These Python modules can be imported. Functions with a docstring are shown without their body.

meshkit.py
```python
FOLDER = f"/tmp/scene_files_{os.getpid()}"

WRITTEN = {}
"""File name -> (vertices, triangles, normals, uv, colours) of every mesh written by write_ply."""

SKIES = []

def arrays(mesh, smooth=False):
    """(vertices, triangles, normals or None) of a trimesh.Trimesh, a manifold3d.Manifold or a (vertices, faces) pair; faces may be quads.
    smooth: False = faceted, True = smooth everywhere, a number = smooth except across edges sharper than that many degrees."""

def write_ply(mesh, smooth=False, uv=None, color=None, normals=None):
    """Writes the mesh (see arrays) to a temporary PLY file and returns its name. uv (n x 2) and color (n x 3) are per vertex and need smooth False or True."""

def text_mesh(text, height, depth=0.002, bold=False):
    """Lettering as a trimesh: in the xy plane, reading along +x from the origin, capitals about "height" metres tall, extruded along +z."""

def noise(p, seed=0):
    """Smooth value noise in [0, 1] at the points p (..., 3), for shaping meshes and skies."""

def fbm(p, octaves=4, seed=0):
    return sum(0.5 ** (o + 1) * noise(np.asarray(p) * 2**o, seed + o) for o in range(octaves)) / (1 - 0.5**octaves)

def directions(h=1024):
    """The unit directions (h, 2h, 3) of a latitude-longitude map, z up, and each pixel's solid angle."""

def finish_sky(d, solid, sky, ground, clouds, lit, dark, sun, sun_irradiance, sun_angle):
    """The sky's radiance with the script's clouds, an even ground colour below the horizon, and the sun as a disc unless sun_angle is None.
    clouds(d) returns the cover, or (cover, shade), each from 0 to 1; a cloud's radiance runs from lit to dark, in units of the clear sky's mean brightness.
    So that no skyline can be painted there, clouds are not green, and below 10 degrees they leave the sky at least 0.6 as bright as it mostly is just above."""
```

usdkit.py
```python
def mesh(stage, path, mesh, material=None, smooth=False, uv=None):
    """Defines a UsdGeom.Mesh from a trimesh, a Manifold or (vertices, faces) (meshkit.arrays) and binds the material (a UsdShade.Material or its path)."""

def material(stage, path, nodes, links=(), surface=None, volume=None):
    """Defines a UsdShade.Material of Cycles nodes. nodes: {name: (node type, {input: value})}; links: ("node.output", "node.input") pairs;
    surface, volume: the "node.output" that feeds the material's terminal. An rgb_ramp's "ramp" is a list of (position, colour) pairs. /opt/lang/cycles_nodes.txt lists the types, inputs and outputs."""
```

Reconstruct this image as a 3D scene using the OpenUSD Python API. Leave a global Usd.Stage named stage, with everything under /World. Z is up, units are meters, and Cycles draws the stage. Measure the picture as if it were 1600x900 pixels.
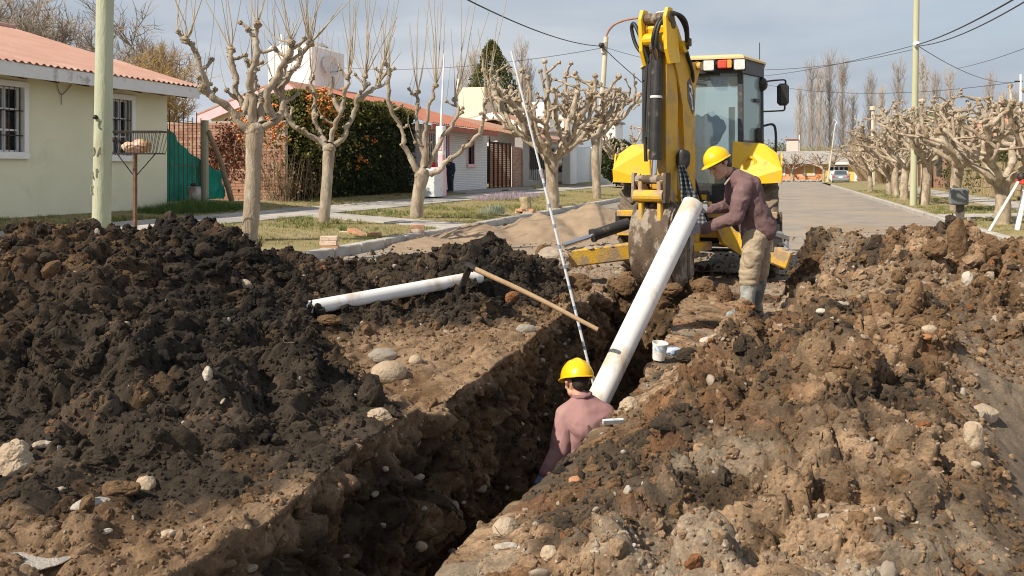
import math, random
import numpy as np, trimesh, manifold3d, usdkit, meshkit
from shapely.geometry import Polygon, LineString, box as sbox
from scipy.spatial import cKDTree, ConvexHull
from pxr import Usd, UsdGeom, UsdLux, UsdShade, Gf, Sdf, Vt

stage = Usd.Stage.CreateInMemory()
UsdGeom.SetStageUpAxis(stage, UsdGeom.Tokens.z)
UsdGeom.SetStageMetersPerUnit(stage, 1.0)
UsdGeom.Xform.Define(stage, '/World')
UsdGeom.Scope.Define(stage, '/World/Looks')
PI = math.pi

# ------------------------------------------------------------ camera (x across the street, y along it)
FPX, HOR, EYE, YAW = 1386.0, 265.0, 1.5, math.radians(16.9)
cam = UsdGeom.Camera.Define(stage, '/World/camera')
cam.AddTranslateOp().Set(Gf.Vec3d(0, 0, EYE))
cam.AddRotateXYZOp().Set(Gf.Vec3f(90, 0, math.degrees(YAW)))
cam.CreateHorizontalApertureAttr(36.0); cam.CreateVerticalApertureAttr(20.25)
cam.CreateFocalLengthAttr(FPX / 1600 * 36)
cam.CreateVerticalApertureOffsetAttr(-(450 - HOR) / 1600 * 36)
cam.CreateClippingRangeAttr(Gf.Vec2f(0.05, 3000))
cam.CreateExposureAttr(0.45)

# ------------------------------------------------------------ sky and sun
SUN = np.array([-0.59, -0.807, 0.0]); SUN /= np.linalg.norm(SUN)
ELEV = math.radians(42); SUN = np.array([*(SUN[:2] * math.cos(ELEV)), math.sin(ELEV)])
sky_m = usdkit.material(stage, '/World/Looks/sky', {
    'sky': ('sky_texture', {'sky_type': 'single_scattering', 'sun_disc': False, 'sun_elevation': ELEV,
                            'sun_rotation': math.atan2(SUN[0], SUN[1]), 'aerosol_density': 1.6}),
    'tc': ('texture_coordinate', {}),
    'mp': ('mapping', {'scale': (1.0, 1.0, 4.5), 'location': (0.3, 0.1, 0.2)}),
    'n': ('noise_texture', {'scale': 1.7, 'detail': 5.0, 'roughness': 0.52}),
    'r': ('rgb_ramp', {'ramp': [(0.34, (0.25, 0.25, 0.25)), (0.60, (1.0, 1.0, 1.0))]}),
    'hs': ('hsv', {'saturation': 0.62, 'value': 1.0}),
    'mx': ('mix', {}),
    'n2': ('noise_texture', {'scale': 2.3, 'detail': 6.0, 'roughness': 0.5, 'distortion': 0.4}),
    'r2': ('rgb_ramp', {'ramp': [(0.36, (3.55, 4.05, 4.8)), (0.5, (4.4, 4.9, 5.55)), (0.64, (5.6, 5.9, 6.3))]}),
    'bg': ('background_shader', {'strength': 0.085})},
    [('mp.vector', 'n2.vector'), ('n2.fac', 'r2.fac'), ('r2.color', 'mx.color2'), ('tc.generated', 'mp.vector'), ('mp.vector', 'n.vector'), ('n.fac', 'r.fac'), ('sky.color', 'hs.color'),
     ('hs.color', 'mx.color1'), ('r.color', 'mx.fac'), ('mx.color', 'bg.color')], surface='bg.background')
dome = UsdLux.DomeLight.Define(stage, '/World/sky')
UsdShade.MaterialBindingAPI.Apply(dome.GetPrim()).Bind(sky_m)
dome.GetPrim().SetCustomDataByKey('kind', 'structure')
sun = UsdLux.DistantLight.Define(stage, '/World/sun')
sun.CreateIntensityAttr(1.15); sun.CreateNormalizeAttr(True); sun.CreateAngleAttr(0.55)
sun.CreateColorAttr(Gf.Vec3f(1.0, 0.90, 0.76))
sun.AddRotateXYZOp().Set(Gf.Vec3f(math.degrees(PI / 2 - ELEV), 0, math.degrees(math.atan2(SUN[1], SUN[0]) + PI / 2)))

# ------------------------------------------------------------ helpers: picture measurements to metres
CR = np.array([math.cos(YAW), math.sin(YAW), 0]); CF = np.array([-math.sin(YAW), math.cos(YAW), 0]); UP = np.array([0, 0, 1.0])
def P(u, v, d):
    return np.array([0, 0, EYE]) + d * CF + (u - 800) / FPX * d * CR + (HOR - v) / FPX * d * UP
def PG(u, v, z=0.0):
    return P(u, v, (EYE - z) * FPX / (v - HOR))
def PX(u, v, x):                      # the point of that sight line on the plane x
    return P(u, v, x / (-math.sin(YAW) + math.cos(YAW) * (u - 800) / FPX))
def PY(u, v, y):
    return P(u, v, y / (math.cos(YAW) + math.sin(YAW) * (u - 800) / FPX))

# ------------------------------------------------------------ helpers: prims
_cnt, _org = {}, {}
def numbered(parent, name):
    k = parent + '/' + name
    n = _cnt.get(k, 0); _cnt[k] = n + 1
    return k if n == 0 else f'{k}_{n:03d}'
def meta(prim, label=None, cat=None, group=None, kind=None):
    for k, v in (('label', label), ('category', cat), ('group', group), ('kind', kind)):
        if v: prim.SetCustomDataByKey(k, v)
def thing(name, label, cat, loc=(0, 0, 0), group=None, kind=None, rz=0.0, sc=1.0):
    p = numbered('/World', name)
    x = UsdGeom.Xform.Define(stage, p)
    x.AddTranslateOp().Set(Gf.Vec3d(*map(float, loc))); x.AddRotateZOp().Set(math.degrees(rz)); x.AddScaleOp().Set(Gf.Vec3f(sc, sc, sc))
    _org[p] = np.array(loc, float)
    meta(x.GetPrim(), label, cat, group, kind)
    return p
def copy(src, loc, label, group=None, rz=0.0, sc=1.0, cat=None):
    name = src.split('/')[-1]
    while name[-4:-3] == '_' and name[-3:].isdigit(): name = name[:-4]
    c = stage.GetPrimAtPath(src).GetCustomData()
    p = thing(name, label, cat or c['category'], loc, group or c.get('group'), None, rz, sc)
    pr = stage.GetPrimAtPath(p)
    pr.GetReferences().AddInternalReference(src); pr.SetInstanceable(True)
    return p
def part(parent, name, mesh, mat, smooth=False, label=None, kind=None, local=False):
    """A Mesh under a thing or a part; the mesh is given in world coordinates."""
    p = numbered(parent, name)
    top = '/'.join(parent.split('/')[:3])
    if not local:
        v, f, _ = meshkit.arrays(mesh); mesh = trimesh.Trimesh(v - _org.get(top, 0), f, process=False)
    g = usdkit.mesh(stage, p, mesh, mat, smooth)
    meta(g.GetPrim(), label, None, None, kind)
    return p
def solo(name, mesh, mat, label=None, cat=None, group=None, kind=None, smooth=False):
    p = numbered('/World', name)
    g = usdkit.mesh(stage, p, mesh, mat, smooth)
    meta(g.GetPrim(), label, cat, group, kind)
    return p
def scatter(path, protos, pts, idx, quats, scales, label=None, cat=None, kind='stuff'):
    """A PointInstancer of small loose pieces. protos: [(mesh, material, smooth)]"""
    pi = UsdGeom.PointInstancer.Define(stage, path)
    rel = pi.CreatePrototypesRel()
    UsdGeom.Scope.Define(stage, path + '/Prototypes')
    for i, (m, mt, sm) in enumerate(protos):
        q = f'{path}/Prototypes/piece_{i:03d}'
        usdkit.mesh(stage, q, m, mt, sm); rel.AddTarget(q)
    pi.CreateProtoIndicesAttr(Vt.IntArray.FromNumpy(np.asarray(idx, np.int32)))
    pi.CreatePositionsAttr(Vt.Vec3fArray.FromNumpy(np.asarray(pts, np.float32)))
    q = np.asarray(quats, np.float32)          # w x y z
    pi.CreateOrientationsAttr(Vt.QuathArray([Gf.Quath(float(a[0]), float(a[1]), float(a[2]), float(a[3])) for a in q]))
    s = np.asarray(scales, np.float32); s = np.repeat(s[:, None], 3, 1) if s.ndim == 1 else s
    pi.CreateScalesAttr(Vt.Vec3fArray.FromNumpy(s))
    meta(pi.GetPrim(), label, cat, None, kind)
def rquat(rng, n):
    q = rng.normal(size=(n, 4)); return q / np.linalg.norm(q, axis=1, keepdims=True)
def zquat(rng, n):
    a = rng.uniform(0, PI, n); return np.stack([np.cos(a), 0 * a, 0 * a, np.sin(a)], 1)

# ------------------------------------------------------------ helpers: shapes
cat_ = trimesh.util.concatenate
def TM(v, f):
    v, f, _ = meshkit.arrays((np.asarray(v, float), np.asarray(f, int))); return trimesh.Trimesh(v, f, process=False)
def box(lo, hi, ch=0.0):
    """Box between two corners, edges chamfered by ch."""
    lo, hi = np.minimum(lo, hi).astype(float), np.maximum(lo, hi).astype(float)
    if ch <= 0:
        return trimesh.creation.box(extents=hi - lo, transform=trimesh.transformations.translation_matrix((lo + hi) / 2))
    pts = []
    for c in np.ndindex(2, 2, 2):
        c = np.array(c); p = np.where(c, hi, lo); s = np.where(c, -1, 1)
        for k in range(3):
            q = p + s * ch; q[k] = p[k]; pts.append(q)
    return hull(pts)
def hull(pts):
    h = ConvexHull(np.asarray(pts)); m = trimesh.Trimesh(h.points, h.simplices, process=True)
    c = h.points[h.vertices].mean(0)
    n, t = m.face_normals, m.triangles_center - c
    if (n * t).sum(1).min() < 0:
        f = m.faces.copy(); b = (n * t).sum(1) < 0; f[b] = f[b][:, ::-1]; m = trimesh.Trimesh(m.vertices, f, process=False)
    return m
def obox(c, ax, ay, az, s, ch=0.0):
    """Oriented box: centre, three unit axes, three sizes."""
    m = box(-np.array(s) / 2, np.array(s) / 2, ch)
    R = np.stack([ax, ay, az], 1).astype(float)
    return trimesh.Trimesh(m.vertices @ R.T + np.asarray(c), m.faces if np.linalg.det(R) > 0 else m.faces[:, ::-1], process=False)
def bar(a, b, w, h=None, ch=0.0, up=UP):
    """A bar of section w x h from a to b."""
    a, b = np.asarray(a, float), np.asarray(b, float); z = b - a; L = np.linalg.norm(z); z = z / L
    x = np.cross(up, z)
    if np.linalg.norm(x) < 1e-3: x = np.cross([0, 1, 0], z)
    x /= np.linalg.norm(x); y = np.cross(z, x)
    return obox((a + b) / 2, x, y, z, (w, h or w, L), ch)
def tube(pts, r, n=8, cap=True, jit=0.0, seed=0):
    """Round tube along a polyline with a radius for each point."""
    p = np.asarray(pts, float); m = len(p); r = np.broadcast_to(np.asarray(r, float), (m,))
    t = np.gradient(p, axis=0) if m > 2 else np.repeat((p[1] - p[0])[None], 2, 0)
    t /= np.maximum(np.linalg.norm(t, axis=1, keepdims=True), 1e-9)
    a = np.array([1.0, 0, 0]) if abs(t[0][0]) < 0.8 else np.array([0, 1.0, 0])
    X = np.zeros_like(p); a = a - t[0] * (a @ t[0]); X[0] = a / np.linalg.norm(a)
    for i in range(1, m):
        a = X[i - 1] - t[i] * (X[i - 1] @ t[i]); X[i] = a / max(np.linalg.norm(a), 1e-9)
    Y = np.cross(t, X)
    ang = np.arange(n) / n * 2 * PI
    ring = X[:, None] * np.cos(ang)[None, :, None] + Y[:, None] * np.sin(ang)[None, :, None]
    v = p[:, None] + ring * r[:, None, None]
    if jit:
        k = 1 + jit * (meshkit.noise(v * (0.9 / max(r.mean(), 1e-3)) + seed * 7.1) - 0.5)
        v = p[:, None] + ring * (r[:, None] * k)[..., None]
    v = v.reshape(-1, 3)
    i, j = np.meshgrid(np.arange(m - 1), np.arange(n), indexing='ij')
    a, b = (i * n + j).ravel(), (i * n + (j + 1) % n).ravel()
    f = np.concatenate([np.stack([a, b, b + n], 1), np.stack([a, b + n, a + n], 1)])
    if cap:
        v = np.vstack([v, p[0], p[-1]]); k = np.arange(n); q = (k + 1) % n
        f = np.vstack([f, np.stack([np.full(n, m * n), q, k], 1), np.stack([np.full(n, m * n + 1), (m - 1) * n + k, (m - 1) * n + q], 1)])
    return trimesh.Trimesh(v, f, process=False)
def curve(pts, n=12):
    """Smooth curve (Catmull-Rom) through points."""
    p = np.asarray(pts, float); q = np.vstack([2 * p[0] - p[1], p, 2 * p[-1] - p[-2]]); out = []
    for i in range(1, len(q) - 2):
        t = np.linspace(0, 1, n, endpoint=False)[:, None]
        a, b, c, d = q[i - 1], q[i], q[i + 1], q[i + 2]
        out.append(0.5 * (2 * b + (c - a) * t + (2 * a - 5 * b + 4 * c - d) * t ** 2 + (3 * b - a - 3 * c + d) * t ** 3))
    return np.vstack(out + [p[-1:]])
def lathe(prof, n=24, c=(0, 0, 0), axis=(0, 0, 1)):
    pr = np.asarray(prof, float); m = trimesh.creation.revolve(pr, sections=n)
    T = trimesh.geometry.align_vectors([0, 0, 1], axis); T[:3, 3] = c
    m.apply_transform(T); return m
def prism(poly, o, ax, ay, th):
    """A polygon (points or shapely) in the plane through o spanned by ax, ay, centred thickness th along ax x ay."""
    pg = poly if hasattr(poly, 'exterior') else Polygon(poly)
    if not pg.is_valid: pg = pg.buffer(0)
    m = trimesh.creation.extrude_polygon(pg, th, engine='earcut')
    ax, ay = np.asarray(ax, float), np.asarray(ay, float); az = np.cross(ax, ay)
    v = m.vertices - [0, 0, th / 2]
    return trimesh.Trimesh(np.asarray(o) + v[:, :1] * ax + v[:, 1:2] * ay + v[:, 2:] * az, m.faces, process=False)
_ico = {}
def rock(r, seed=0, sub=2, amp=0.35, fr=1.3, flat=(1, 1, 1), facet=0.0):
    """Uneven lump of mean radius r about the origin."""
    if sub not in _ico: _ico[sub] = trimesh.creation.icosphere(subdivisions=sub)
    v = np.array(_ico[sub].vertices)
    k = 1 + amp * (meshkit.fbm(v * fr + seed * 13.7, 4, seed) - 0.5) * 2
    if facet:
        rg = np.random.default_rng(seed)
        for _ in range(9):
            n = rg.normal(size=3); n /= np.linalg.norm(n); dd = rg.uniform(0.62, 0.95)
            s = (v * k[:, None]) @ n; k = np.where(s > dd, k * (1 - facet + facet * dd / np.maximum(s, 1e-6)), k)
    v = v * k[:, None] * np.array(flat) * r
    return trimesh.Trimesh(v, _ico[sub].faces, process=False)
def moved(m, t=(0, 0, 0), rz=0.0, rx=0.0, ry=0.0):
    T = trimesh.transformations.euler_matrix(rx, ry, rz); T[:3, 3] = t
    m = m.copy(); m.apply_transform(T); return m
def grid(X, Y, Z):
    n, m = X.shape; i, j = np.meshgrid(np.arange(n - 1), np.arange(m - 1), indexing='ij'); a = (i * m + j).ravel()
    f = np.concatenate([np.stack([a, a + m, a + m + 1], 1), np.stack([a, a + m + 1, a + 1], 1)])
    return trimesh.Trimesh(np.stack([X, Y, Z], -1).reshape(-1, 3), f, process=False)
def sm(x, a, b):
    t = np.clip((x - a) / (b - a), 0, 1); return t * t * (3 - 2 * t)

# ------------------------------------------------------------ helpers: materials
LK = '/World/Looks/'
def mat(name, c1, c2=None, scale=6.0, rough=0.8, bump=0.0, bscale=None, detail=5.0, lo=0.35, hi=0.65, metal=0.0, spec=0.4,
        c3=None, s3=2.0, f3=(0.55, 0.7), stretch=(1, 1, 1), coat=0.0, rvar=0.0):
    """Principled surface: c1-c2 mottled by noise, blotches of c3 (dirt, wear), fine relief."""
    nd = {'g': ('geometry', {}), 'mp': ('mapping', {'scale': stretch}), 'p': ('principled_bsdf', {'roughness': rough, 'metallic': metal, 'base_color': c1, 'specular_ior_level': spec, 'coat_weight': coat})}
    ln = [('g.position', 'mp.vector')]
    src = None
    if c2 is not None:
        nd['n'] = ('noise_texture', {'scale': scale, 'detail': detail, 'roughness': 0.62})
        nd['r'] = ('rgb_ramp', {'ramp': [(lo, c1), (hi, c2)]})
        ln += [('mp.vector', 'n.vector'), ('n.fac', 'r.fac')]; src = 'r.color'
    if c3 is not None:
        nd['n3'] = ('noise_texture', {'scale': s3, 'detail': 6.0, 'roughness': 0.65})
        nd['r3'] = ('rgb_ramp', {'ramp': [(f3[0], (0, 0, 0)), (f3[1], (1, 1, 1))]})
        nd['m3'] = ('mix', {'color1': c1, 'color2': c3})
        ln += [('mp.vector', 'n3.vector'), ('n3.fac', 'r3.fac'), ('r3.color', 'm3.fac')] + ([(src, 'm3.color1')] if src else []); src = 'm3.color'
        if rvar:
            nd['rr'] = ('map_range', {'from_min': 0.0, 'from_max': 1.0, 'to_min': rough, 'to_max': rough + rvar})
            ln += [('r3.color', 'rr.value'), ('rr.result', 'p.roughness')]
    if src: ln.append((src, 'p.base_color'))
    if bump:
        nd['nb'] = ('noise_texture', {'scale': bscale or scale * 3, 'detail': 6.0, 'roughness': 0.6})
        nd['b'] = ('bump', {'strength': min(1.0, bump), 'distance': 0.02})
        ln += [('mp.vector', 'nb.vector'), ('nb.fac', 'b.height'), ('b.normal', 'p.normal')]
    return usdkit.material(stage, LK + name, nd, ln, surface='p.BSDF')
def soil_mat(name, fixed=None, scale=9.0, lo=0.6, hi=1.5, bump=0.9):
    """Earth: the colour each place has (primvar soil) or a fixed one, grainy at several sizes."""
    nd = {'g': ('geometry', {}),
          'n1': ('noise_texture', {'scale': scale, 'detail': 8.0, 'roughness': 0.7}),
          'r1': ('rgb_ramp', {'ramp': [(0.28, (lo, lo, lo)), (0.5, (1, 1, 1)), (0.74, (hi, hi * 0.97, hi * 0.93))]}),
          'n2': ('noise_texture', {'scale': 85.0, 'detail': 5.0, 'roughness': 0.7}),
          'r2': ('rgb_ramp', {'ramp': [(0.25, (0.55, 0.55, 0.55)), (0.5, (1, 1, 1)), (0.75, (1.5, 1.45, 1.4))]}),
          'm1': ('mix', {'mix_type': 'multiply', 'fac': 1.0, 'color1': fixed or (1, 1, 1)}), 'm2': ('mix', {'mix_type': 'multiply', 'fac': 1.0}),
          'nb': ('noise_texture', {'scale': 60.0, 'detail': 7.0, 'roughness': 0.72}),
          'b': ('bump', {'strength': bump, 'distance': 0.018}),
          'p': ('principled_bsdf', {'roughness': 0.95, 'specular_ior_level': 0.2, 'diffuse_roughness': 0.6})}
    ln = [('g.position', 'n1.vector'), ('g.position', 'n2.vector'), ('g.position', 'nb.vector'), ('n1.fac', 'r1.fac'), ('n2.fac', 'r2.fac'),
          ('r1.color', 'm1.color2'), ('m1.color', 'm2.color1'), ('r2.color', 'm2.color2'), ('m2.color', 'p.base_color'), ('nb.fac', 'b.height'), ('b.normal', 'p.normal')]
    if fixed is None:
        nd['a'] = ('attribute', {'attribute': 'soil'}); ln.append(('a.color', 'm1.color1'))
    return usdkit.material(stage, LK + name, nd, ln, surface='p.BSDF')
def primvar(path, name, col):
    UsdGeom.PrimvarsAPI(stage.GetPrimAtPath(path)).CreatePrimvar(name, Sdf.ValueTypeNames.Color3fArray, 'vertex').Set(Vt.Vec3fArray.FromNumpy(np.asarray(col, np.float32)))
N = meshkit.noise; FB = meshkit.fbm
# ============================================================ GROUND: dug-up street
DARK, DK2, BROWN, TAN, PALE, RED = (np.array(c) for c in ((0.022, 0.0185, 0.0145), (0.050, 0.038, 0.027), (0.155, 0.096, 0.052), (0.27, 0.185, 0.115), (0.36, 0.30, 0.225), (0.22, 0.10, 0.045)))
XL, XR, YE, DEEP = -2.08, -1.22, 10.75, 1.65
def left_h(x, y):
    x, y = np.broadcast_arrays(np.asarray(x, float), np.asarray(y, float))
    xr = -5.1 + 0.12 * np.sin(y * 1.7)
    ye = y + 0.22 * (N(np.stack([x * 1.1, y * .5, 0 * y], -1), 8) - .5) - np.clip(-2.5 - x, 0, 2) * 0.32
    hr = np.interp(ye, [2.2, 2.65, 3.15, 3.9, 4.9, 6.0, 6.9, 7.8, 9.0, 10.5, 12.0], [0.0, 0.10, 0.48, 0.88, 1.02, 0.94, 0.64, 0.30, 0.13, 0.06, 0.0])
    wr = np.interp(y, [2.5, 3.4, 4.6, 5.3, 5.9, 7.0], [2.9, 3.02, 3.0, 2.6, 2.05, 2.1]); wl = 1.75
    t = np.where(x > xr, (x - xr) / wr, (xr - x) / wl)
    a = hr * (np.clip(1.06 - np.sqrt(t * t + 0.012), 0, 1) * 0.75 + 0.25 * sm(-t, -1.05, -0.1))
    b = 0.47 * np.exp(-(((x + 3.75) / 1.0) ** 2 + ((y - 8.9) / 1.25) ** 2))
    b2 = 0.16 * np.exp(-(((x + 2.75) / 0.55) ** 2 + ((y - 9.4) / 0.9) ** 2)) + 0.30 * np.exp(-(((x + 2.85) / 0.55) ** 2 + ((y - 8.2) / 1.3) ** 2))
    return np.maximum(a, b) + 0.3 * np.minimum(a, b) + b2 * (x < XL + 0.2)
def right_h(x, y):
    hr = np.interp(y, [1.0, 2.4, 3.2, 4.2, 5.0, 7.0, 8.5, 9.6, 10.4, 11.5, 12.6], [0.22, 0.26, 0.36, 0.50, 0.58, 0.80, 0.98, 0.98, 0.66, 0.26, 0.0])
    xr = np.interp(y, [2, 3, 5, 7, 9, 11], [-0.15, 0.0, 0.35, 0.9, 1.3, 1.5])
    bl = np.interp(y, [3.2, 4, 5, 5.8, 6.6, 7.5, 8.6, 9.4, 11], [-1.15, -1.05, -0.95, -0.85, -0.55, -0.12, -0.02, -0.05, 0.15])
    wr = np.interp(y, [2, 4, 5, 5.8, 6.8, 8, 11], [0.8, 0.75, 0.8, 1.2, 2.6, 3.1, 3.0])
    t = np.where(x > xr, (x - xr) / wr, (xr - x) / (xr - bl)); bump = .74 * np.exp(-(((x - .62) / .50) ** 2 + ((y - 9.95) / .62) ** 2) ** 1.6)
    b = np.clip(1.08 - np.sqrt(t * t + 0.02), 0, 1); return np.maximum(hr * np.where(x > xr, b ** 0.85, b ** 1.12), bump)
def clods(p, cell, seed, keep=0.6, jag=0.5):
    """Height of lumps packed at random: domes of uneven size round jittered points (units of cell)."""
    rg = np.random.default_rng(seed)
    lo, hi = p[:, :2].min(0), p[:, :2].max(0)
    n = int((hi - lo).prod() / cell ** 2 * 1.0)
    c = rg.uniform(lo, hi, (n, 2)); r = cell * rg.uniform(0.35, 1.0, n) ** 1.4; r[rg.uniform(size=n) > keep] *= 0.3
    q = p[:, :2] + (np.stack([N(p * (1.6 / cell), seed + 1), N(p * (1.6 / cell), seed + 2)], 1) - 0.5) * cell * jag
    d, i = cKDTree(c).query(q, k=3)
    h = np.sqrt(np.clip(r[i] ** 2 - d ** 2, 0, None)) * 0.8
    return h.max(1)
def blocks(p, cell, seed, warp=0.5):
    """Broken earth: random lumps with tilted tops and cracks between them. (height in cells, nearness to a crack, lump number)"""
    rg = np.random.default_rng(seed); lo, hi = p[:, :2].min(0) - cell, p[:, :2].max(0) + cell
    n = int((hi - lo).prod() / cell ** 2); c = rg.uniform(lo, hi, (n, 2)); sl = rg.normal(size=(n, 2)) * 0.34; hh = rg.uniform(-.35, .45, n)
    w = np.stack([FB(p * (1.3 / cell), 3, seed + 1), FB(p * (1.3 / cell) + 31, 3, seed + 2)], 1) - .5
    q = p[:, :2] + w * cell * warp * 2; d, i = cKDTree(c).query(q, k=2); e = (d[:, 1] - d[:, 0]) / cell; o = (q - c[i[:, 0]]) / cell
    return (hh[i[:, 0]] + (o * sl[i[:, 0]]).sum(1) * 1.5) * sm(e, 0.0, 0.22) - 0.30 * (1 - sm(e, 0.0, 0.13)), 1 - sm(e, 0.0, 0.10), i[:, 0]
def terrain():
    ys = 1.15 * np.exp(np.arange(640) / 639 * math.log(14.2 / 1.15))
    ys = np.sort(np.concatenate([ys, np.linspace(9.65, 10.95, 100)]))
    a = np.concatenate([np.linspace(-8.6, -6.9, 50, endpoint=False), np.linspace(-6.9, XL, 380)])
    w = np.linspace(0, 1, 120)[1:]
    fl = np.linspace(0, 1, 56)[1:]
    w2 = np.linspace(1, 0, 44)[1:]
    b = np.concatenate([np.linspace(XR, 1.7, 300), np.linspace(1.7, 5.0, 130)[1:]])
    na, nw, nf, n2, nb = len(a), len(w), len(fl), len(w2), len(b)
    ny = len(ys); Y = np.repeat(ys[:, None], na + nw + nf + n2 + nb, 1)
    wob = 0.16 * (FB(np.stack([ys * 0.9, 0 * ys, 0 * ys], 1), 3, 5) - 0.5)
    wob2 = 0.18 * (FB(np.stack([ys * 0.9, 0 * ys + 9, 0 * ys], 1), 3, 6) - 0.5)
    wid = sm(ys, 11.1, 10.2)              # trench closes at its end
    dep = DEEP * sm(ys, YE + 0.1, YE - 0.95) ** 0.6
    rl, rr = XL + wob, np.interp(ys, [3.3, 4, 5, 6, 8, 10], [-1.17, -1.08, -1.0, -0.96, -0.97, -1.05]) + wob2 * .7
    A = np.repeat(a[None], ny, 0); A += (sm(A, -3.2, XL) * wob[:, None])
    B = np.repeat(b[None], ny, 0); B += (sm(B, -0.2, XR) * (rr - XR)[:, None])
    W = rl[:, None] + 0.13 * w[None] ** 0.8; W2 = rr[:, None] - 0.08 * w2[None]
    F = W[:, -1:] + fl[None] * (W2[:, :1] - W[:, -1:]) * 0.98
    X = np.concatenate([A, W, F, W2, B], 1)
    ZA, ZB = left_h(A, ys[:, None]), right_h(B, ys[:, None])
    clear = np.exp(-((((B + .22) / .42) ** 2 + ((ys[:, None] - 8.3) / 1.5) ** 2)) ** 2); ZB *= 1 - .9 * clear; ZB -= .11 * clear
    ZA += 0.02; ZB += 0.02
    lip, lip2 = ZA[:, -1:], ZB[:, :1]
    ZW = lip * (1 - w) + (-dep[:, None]) * w
    ZF = np.repeat(-dep[:, None], nf, 1) - 0.0
    ZW2 = lip2 * (1 - w2) + (-dep[:, None]) * w2
    Z = np.concatenate([ZA, ZW, ZF, ZW2, ZB], 1)
    reg = np.concatenate([np.zeros(na), np.full(nw, 1), np.full(nf, 2), np.full(n2, 3), np.full(nb, 4)])[None].repeat(ny, 0)
    wf = np.concatenate([np.zeros(na), w, np.ones(nf), w2, np.zeros(nb)])[None].repeat(ny, 0)
    p = np.stack([X, Y, Z], -1).reshape(-1, 3); reg = reg.ravel(); wf = wf.ravel()
    x, y, z = p.T
    m = trimesh.Trimesh(p, grid(X, Y, Z).faces, process=False)
    if m.face_normals[:50, 2].mean() < 0: m = trimesh.Trimesh(p, m.faces[:, ::-1], process=False)
    nrm = np.array(m.vertex_normals)
    flatpad = sm(x, 0.75, 1.05) * sm(y, 6.6, 5.6) * (reg == 4)          # trampled ground at the right
    edge = sm(x, -8.5, -7.2) * sm(x, 4.9, 3.9) * sm(y, 14.0, 12.4)        # heaps thin out into the street
    hs = np.where(reg == 0, left_h(x, y), np.where(reg == 4, right_h(x, y), 0.5))
    nearl = (reg == 0) * sm(y, 4.3, 3.2)
    heap = np.clip(np.maximum(hs / 0.3, 0.45 * nearl), 0.12 + .2 * (reg == 0), 1) * edge * (1 - 0.78 * flatpad) * (1 - .78 * (reg == 4) * np.exp(-((((x + .22) / .42) ** 2 + ((y - 8.3) / 1.5) ** 2)) ** 2))
    wall = ((reg == 1) | (reg == 3)) * 1.0
    big = (FB(p * 1.15 + 3, 3, 11) - 0.5) * 0.34
    mid = (FB(p * 4.2, 4, 21) - 0.5) * 0.15
    rid = (np.abs(FB(p * 6.5 + 40, 3, 31) - 0.5)) * -0.15 + 0.03
    cl = clods(p, 0.26, 41, 0.45) * 0.75 + clods(p, 0.11, 43, 0.6) * 0.8 + clods(p, 0.05, 45, 0.7) * 0.7
    b1, k1, i1 = blocks(p, 0.52, 47); b2, k2, i2 = blocks(p, 0.21, 48); rsd = np.random.default_rng(6).uniform(size=(5, 4000))
    rgt = (reg == 4) * 1.0; b3, k3, i3 = blocks(p, 0.095, 49); blk_ = b1 * 0.52 * (0.36 * rgt + 0.20 * (1 - rgt)) + b2 * 0.21 * (0.50 * rgt + 0.42 * (1 - rgt)) + b3 * 0.095 * (.55 * rgt + .35 * (1 - rgt)) + (FB(p * 21., 3, 50) - .5) * .035
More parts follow.
